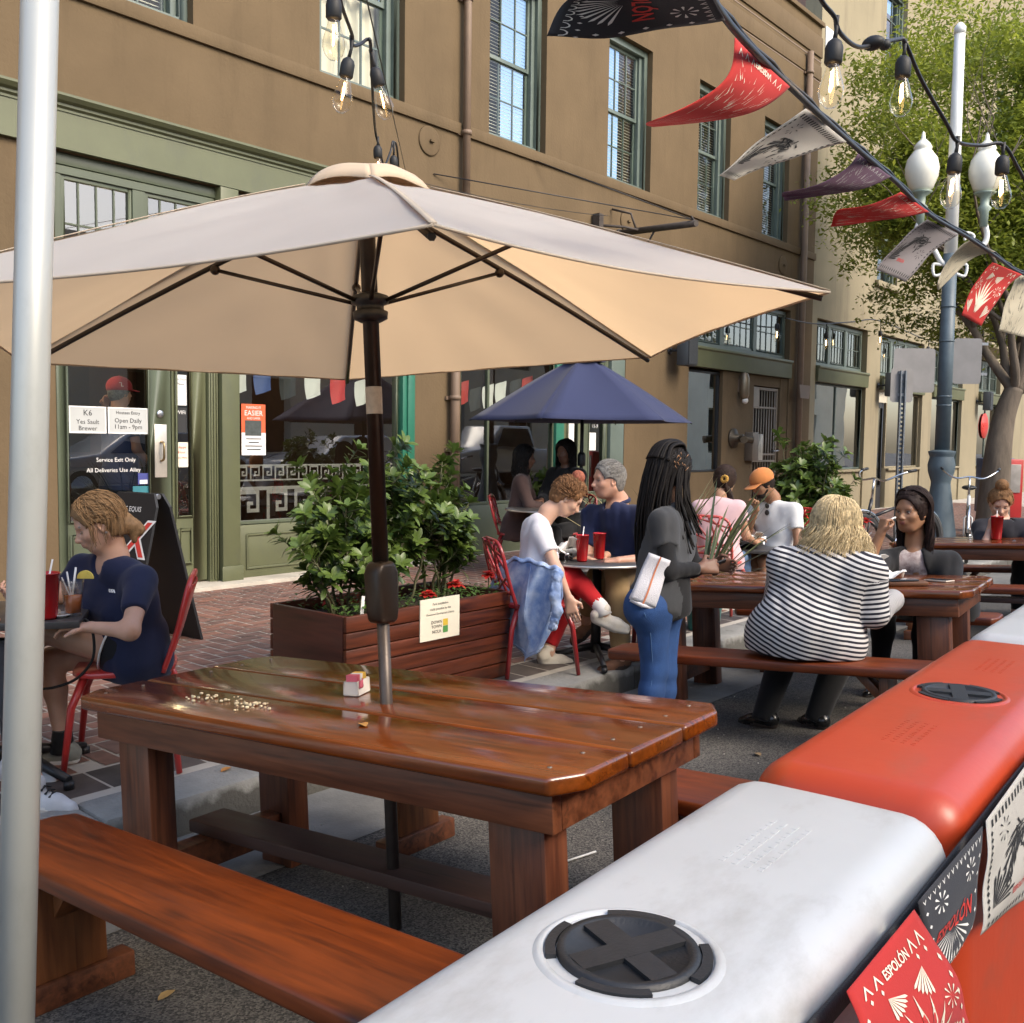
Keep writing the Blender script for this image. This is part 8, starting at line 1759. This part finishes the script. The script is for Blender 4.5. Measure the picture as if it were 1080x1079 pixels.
# 9 woman with bun, far right
J=dict(pelvis=V(10.1,2.12,.40),hipL=V(10.05,1.98,.38),hipR=V(10.05,2.26,.38),shL=at(1081,557,8.95),shR=at(1034,557,9.0),neck=at(1057,549,9.05),head=at(1055,532,8.98),elL=at(1090,585,8.7),wrL=at(1068,584,8.55),elR=at(1036,584,8.72),wrR=at(1044,559,8.8),knL=V(9.7,2.0,.36),anL=V(9.62,2.0,-.05),knR=V(9.7,2.25,.36),anR=V(9.62,2.25,-.06))
p=Person('woman with a curly top bun resting her cheek on her hand, far right',J,dirn(-.28,-.85,-.45),UP,SK2,w=1.12,hs=1.08,bust=1,closed=True,chestdir=dirn(-.3,-.95,0),h=.016,hh=.006); p.add_hand(J['wrR'],dirn(.12,-.1,1),dirn(.8,.2,0),dirn(.1,-.9,.2),curl=(.2,.5,.4)).add_hand(J['wrL'],dirn(-.7,-.4,.3),dirn(0,.3,-.8),dirn(.2,.8,.3),curl=(.6,.7,.5)); p.body()
p.top(clothmat('dark print top',(.018,.018,.024),.4),.75,.014,'deep',seed=51,fold=.007); p.bottom(clothmat('black slacks',(.01,.01,.011)),1.95); p.shoes(V(-1,0,-.1),V(-1,.1,-.1),MATS['black leather'],MATS['dark sole'])
HBB=hairmat('honey brown',(.22,.115,.05)); st=pulled(p.H,320,(-.2,0,1),1.08,52,.005)+curls(p.H,110,1.08,6,.011); rr=random.Random(8); c,f,l,u=p.H; bun=[]
for i in range(110):
    d=V(rr.gauss(0,1),rr.gauss(0,1),rr.gauss(0,1)).normalized(); e=d.orthogonal().normalized(); g_=d.cross(e); o_=c+u*.175-f*.03; bun.append([o_+d*.042+(e*math.cos(a)+g_*math.sin(a))*.034-p.org for a in [k*.55 for k in range(10)]])
p.hair(HBB,.005,[(st,.003,.002)],ear=True); mb=MB(); strands(mb,bun,.0048,.003,5); mb.build('hair_bun',HBB,p.t)
phone(frame(at(1066,577,8.45),dirn(.7,.2,.3),dirn(-.2,.6,.7)),'dark phone held by the woman with the top bun')
# 10, 11 two guests in the shade of the navy parasol
def shade(px,py,d,label,face,cl,sk,hairm,seed,w=1.0):
    hd=at(px,py,d); F0=V(face[0],face[1],0); F0=(QX*face[0]+QF*face[1]); F0.normalize(); L0=UP.cross(F0)
    B=V(hd.x,hd.y,zs(hd.y)); n_=hd-UP*.16-F0*.03; pe=B-F0*.08+UP*.47; J=dict(pelvis=pe,hipL=pe+L0*.1,hipR=pe-L0*.1,shL=n_-UP*.08+L0*.18,shR=n_-UP*.08-L0*.18,neck=n_,head=hd,elL=n_-UP*.33+L0*.24+F0*.1,wrL=n_-UP*.36+L0*.1+F0*.32,elR=n_-UP*.33-L0*.24+F0*.1,wrR=n_-UP*.36-L0*.1+F0*.32,knL=pe+F0*.42+L0*.1,knR=pe+F0*.42-L0*.1,anL=B+F0*.40+L0*.1+UP*.085,anR=B+F0*.40-L0*.1+UP*.085)
    p=Person(label,J,F0-UP*.1,UP,sk,w=w,h=.02,hh=.009); p.add_hand(J['wrR'],F0,-UP,L0).add_hand(J['wrL'],F0,-UP,-L0); p.body(); p.top(cl,1.9,.016,'crew',seed=seed); p.bottom(clothmat('black slacks',(.01,.01,.011)),1.95); p.shoes(F0-UP*.1,F0-UP*.1,MATS['black leather'],MATS['dark sole'])
    st=loose(p.H,240,.22,1.0,seed,wave=.01,nseg=6); p.hair(hairm,.014,[(st,.005,.003)])
    ch_=red_chair((B.x-F0.x*.08,B.y-F0.y*.08,B.z),math.atan2(F0.y,F0.x),'dark red chair under the '+label,DRED,True)
shade(554,484,10.7,'guest in brown seated left of the navy parasol pole',(.9,-.1),clothmat('brown blouse',(.06,.035,.03)),SK5,BRD,61)
shade(596,478,10.9,'guest in black seated beside the navy parasol pole',(-.55,-.7),clothmat('black coat',(.011,.011,.012)),SK5,BRD,62,1.1)
# 12 man in the red cap behind the shop door
hd=at(127,415,9.45); B=V(hd.x,hd.y,-.02); hz=hd.z; F0=(QX*.55+QF*.8).normalized(); L0=UP.cross(F0); n_=hd-UP*.17-F0*.02; pe=B+UP*(hz-.80)
J=dict(pelvis=pe,hipL=pe+L0*.1-UP*.05,hipR=pe-L0*.1-UP*.05,shL=n_-UP*.08+L0*.20,shR=n_-UP*.08-L0*.20,neck=n_,head=hd,elL=n_-UP*.10+L0*.34-F0*.05,wrL=hd+L0*.17-UP*.13-F0*.05,elR=n_-UP*.36-L0*.27,wrR=n_-UP*.5-L0*.2+F0*.2,knL=B+L0*.1+UP*.5,knR=B-L0*.1+UP*.5,anL=B+L0*.1+UP*.085,anR=B-L0*.1+UP*.085)
p=Person('man in a red baseball cap on the phone inside the shop door',J,F0,UP,SK3,w=1.05,hs=1.05,male=True,h=.018,hh=.007); p.add_hand(J['wrL'],UP*1.0-L0*.25,-L0,F0*-.4+UP*.1,curl=(.5,.7,.5)).add_hand(J['wrR'],-UP,L0,F0); p.body(); p.top(clothmat('blue shirt',(.035,.045,.12)),.6,.014,'crew'); p.bottom(clothmat('dark trousers',(.03,.03,.035)),1.95); p.shoes(F0,F0,MATS['black leather'],MATS['dark sole'])
p.hair(hairmat('grey',(.33,.31,.28)),.0,noise=.002); cap(p.H,1.06,clothmat('red cap',(.40,.03,.035),.08),p.t,p.org)
mb=MB(); put_text(mb,'STL',frame(hd+UP*.07*1.05-QF*.104+QX*.03-p.org,QX,UP),.055); mb.build('cap_badge',WHITE,p.t)
# ---------------------------------------------------------------- daylight
W=bpy.data.worlds.new('World'); SC.world=W; W.use_nodes=True; n=W.node_tree.nodes; l=W.node_tree.links
sk=n.new('ShaderNodeTexSky'); sk.sky_type='NISHITA'; sk.sun_disc=False
SUN=V(.06,-1,0).normalized(); EL=R(39); az=math.atan2(SUN.x,SUN.y)
sk.sun_elevation=EL; sk.sun_rotation=az; sk.air_density=1.0; sk.dust_density=3.0; sk.ozone_density=1
bg=n['Background']; bg.inputs[1].default_value=.15; l.new(sk.outputs[0],bg.inputs[0])
sd=bpy.data.lights.new('sun','SUN'); sd.energy=0.85; sd.angle=R(24); sd.color=(1,.90,.75); so=bpy.data.objects.new('sun',sd); COL.objects.link(so)
dv=V(SUN.x*math.cos(EL),SUN.y*math.cos(EL),math.sin(EL)); so.rotation_euler=(-dv).to_track_quat('-Z','Y').to_euler(); so.location=(0,-5,20)
vs=SC.view_settings; vs.view_transform='Standard'; vs.look='None'; vs.exposure=1.48; vs.gamma=1; vs.use_curve_mapping=False
SC.cycles.max_bounces=8; SC.cycles.transparent_max_bounces=16; SC.cycles.caustics_reflective=False; SC.cycles.caustics_refractive=False
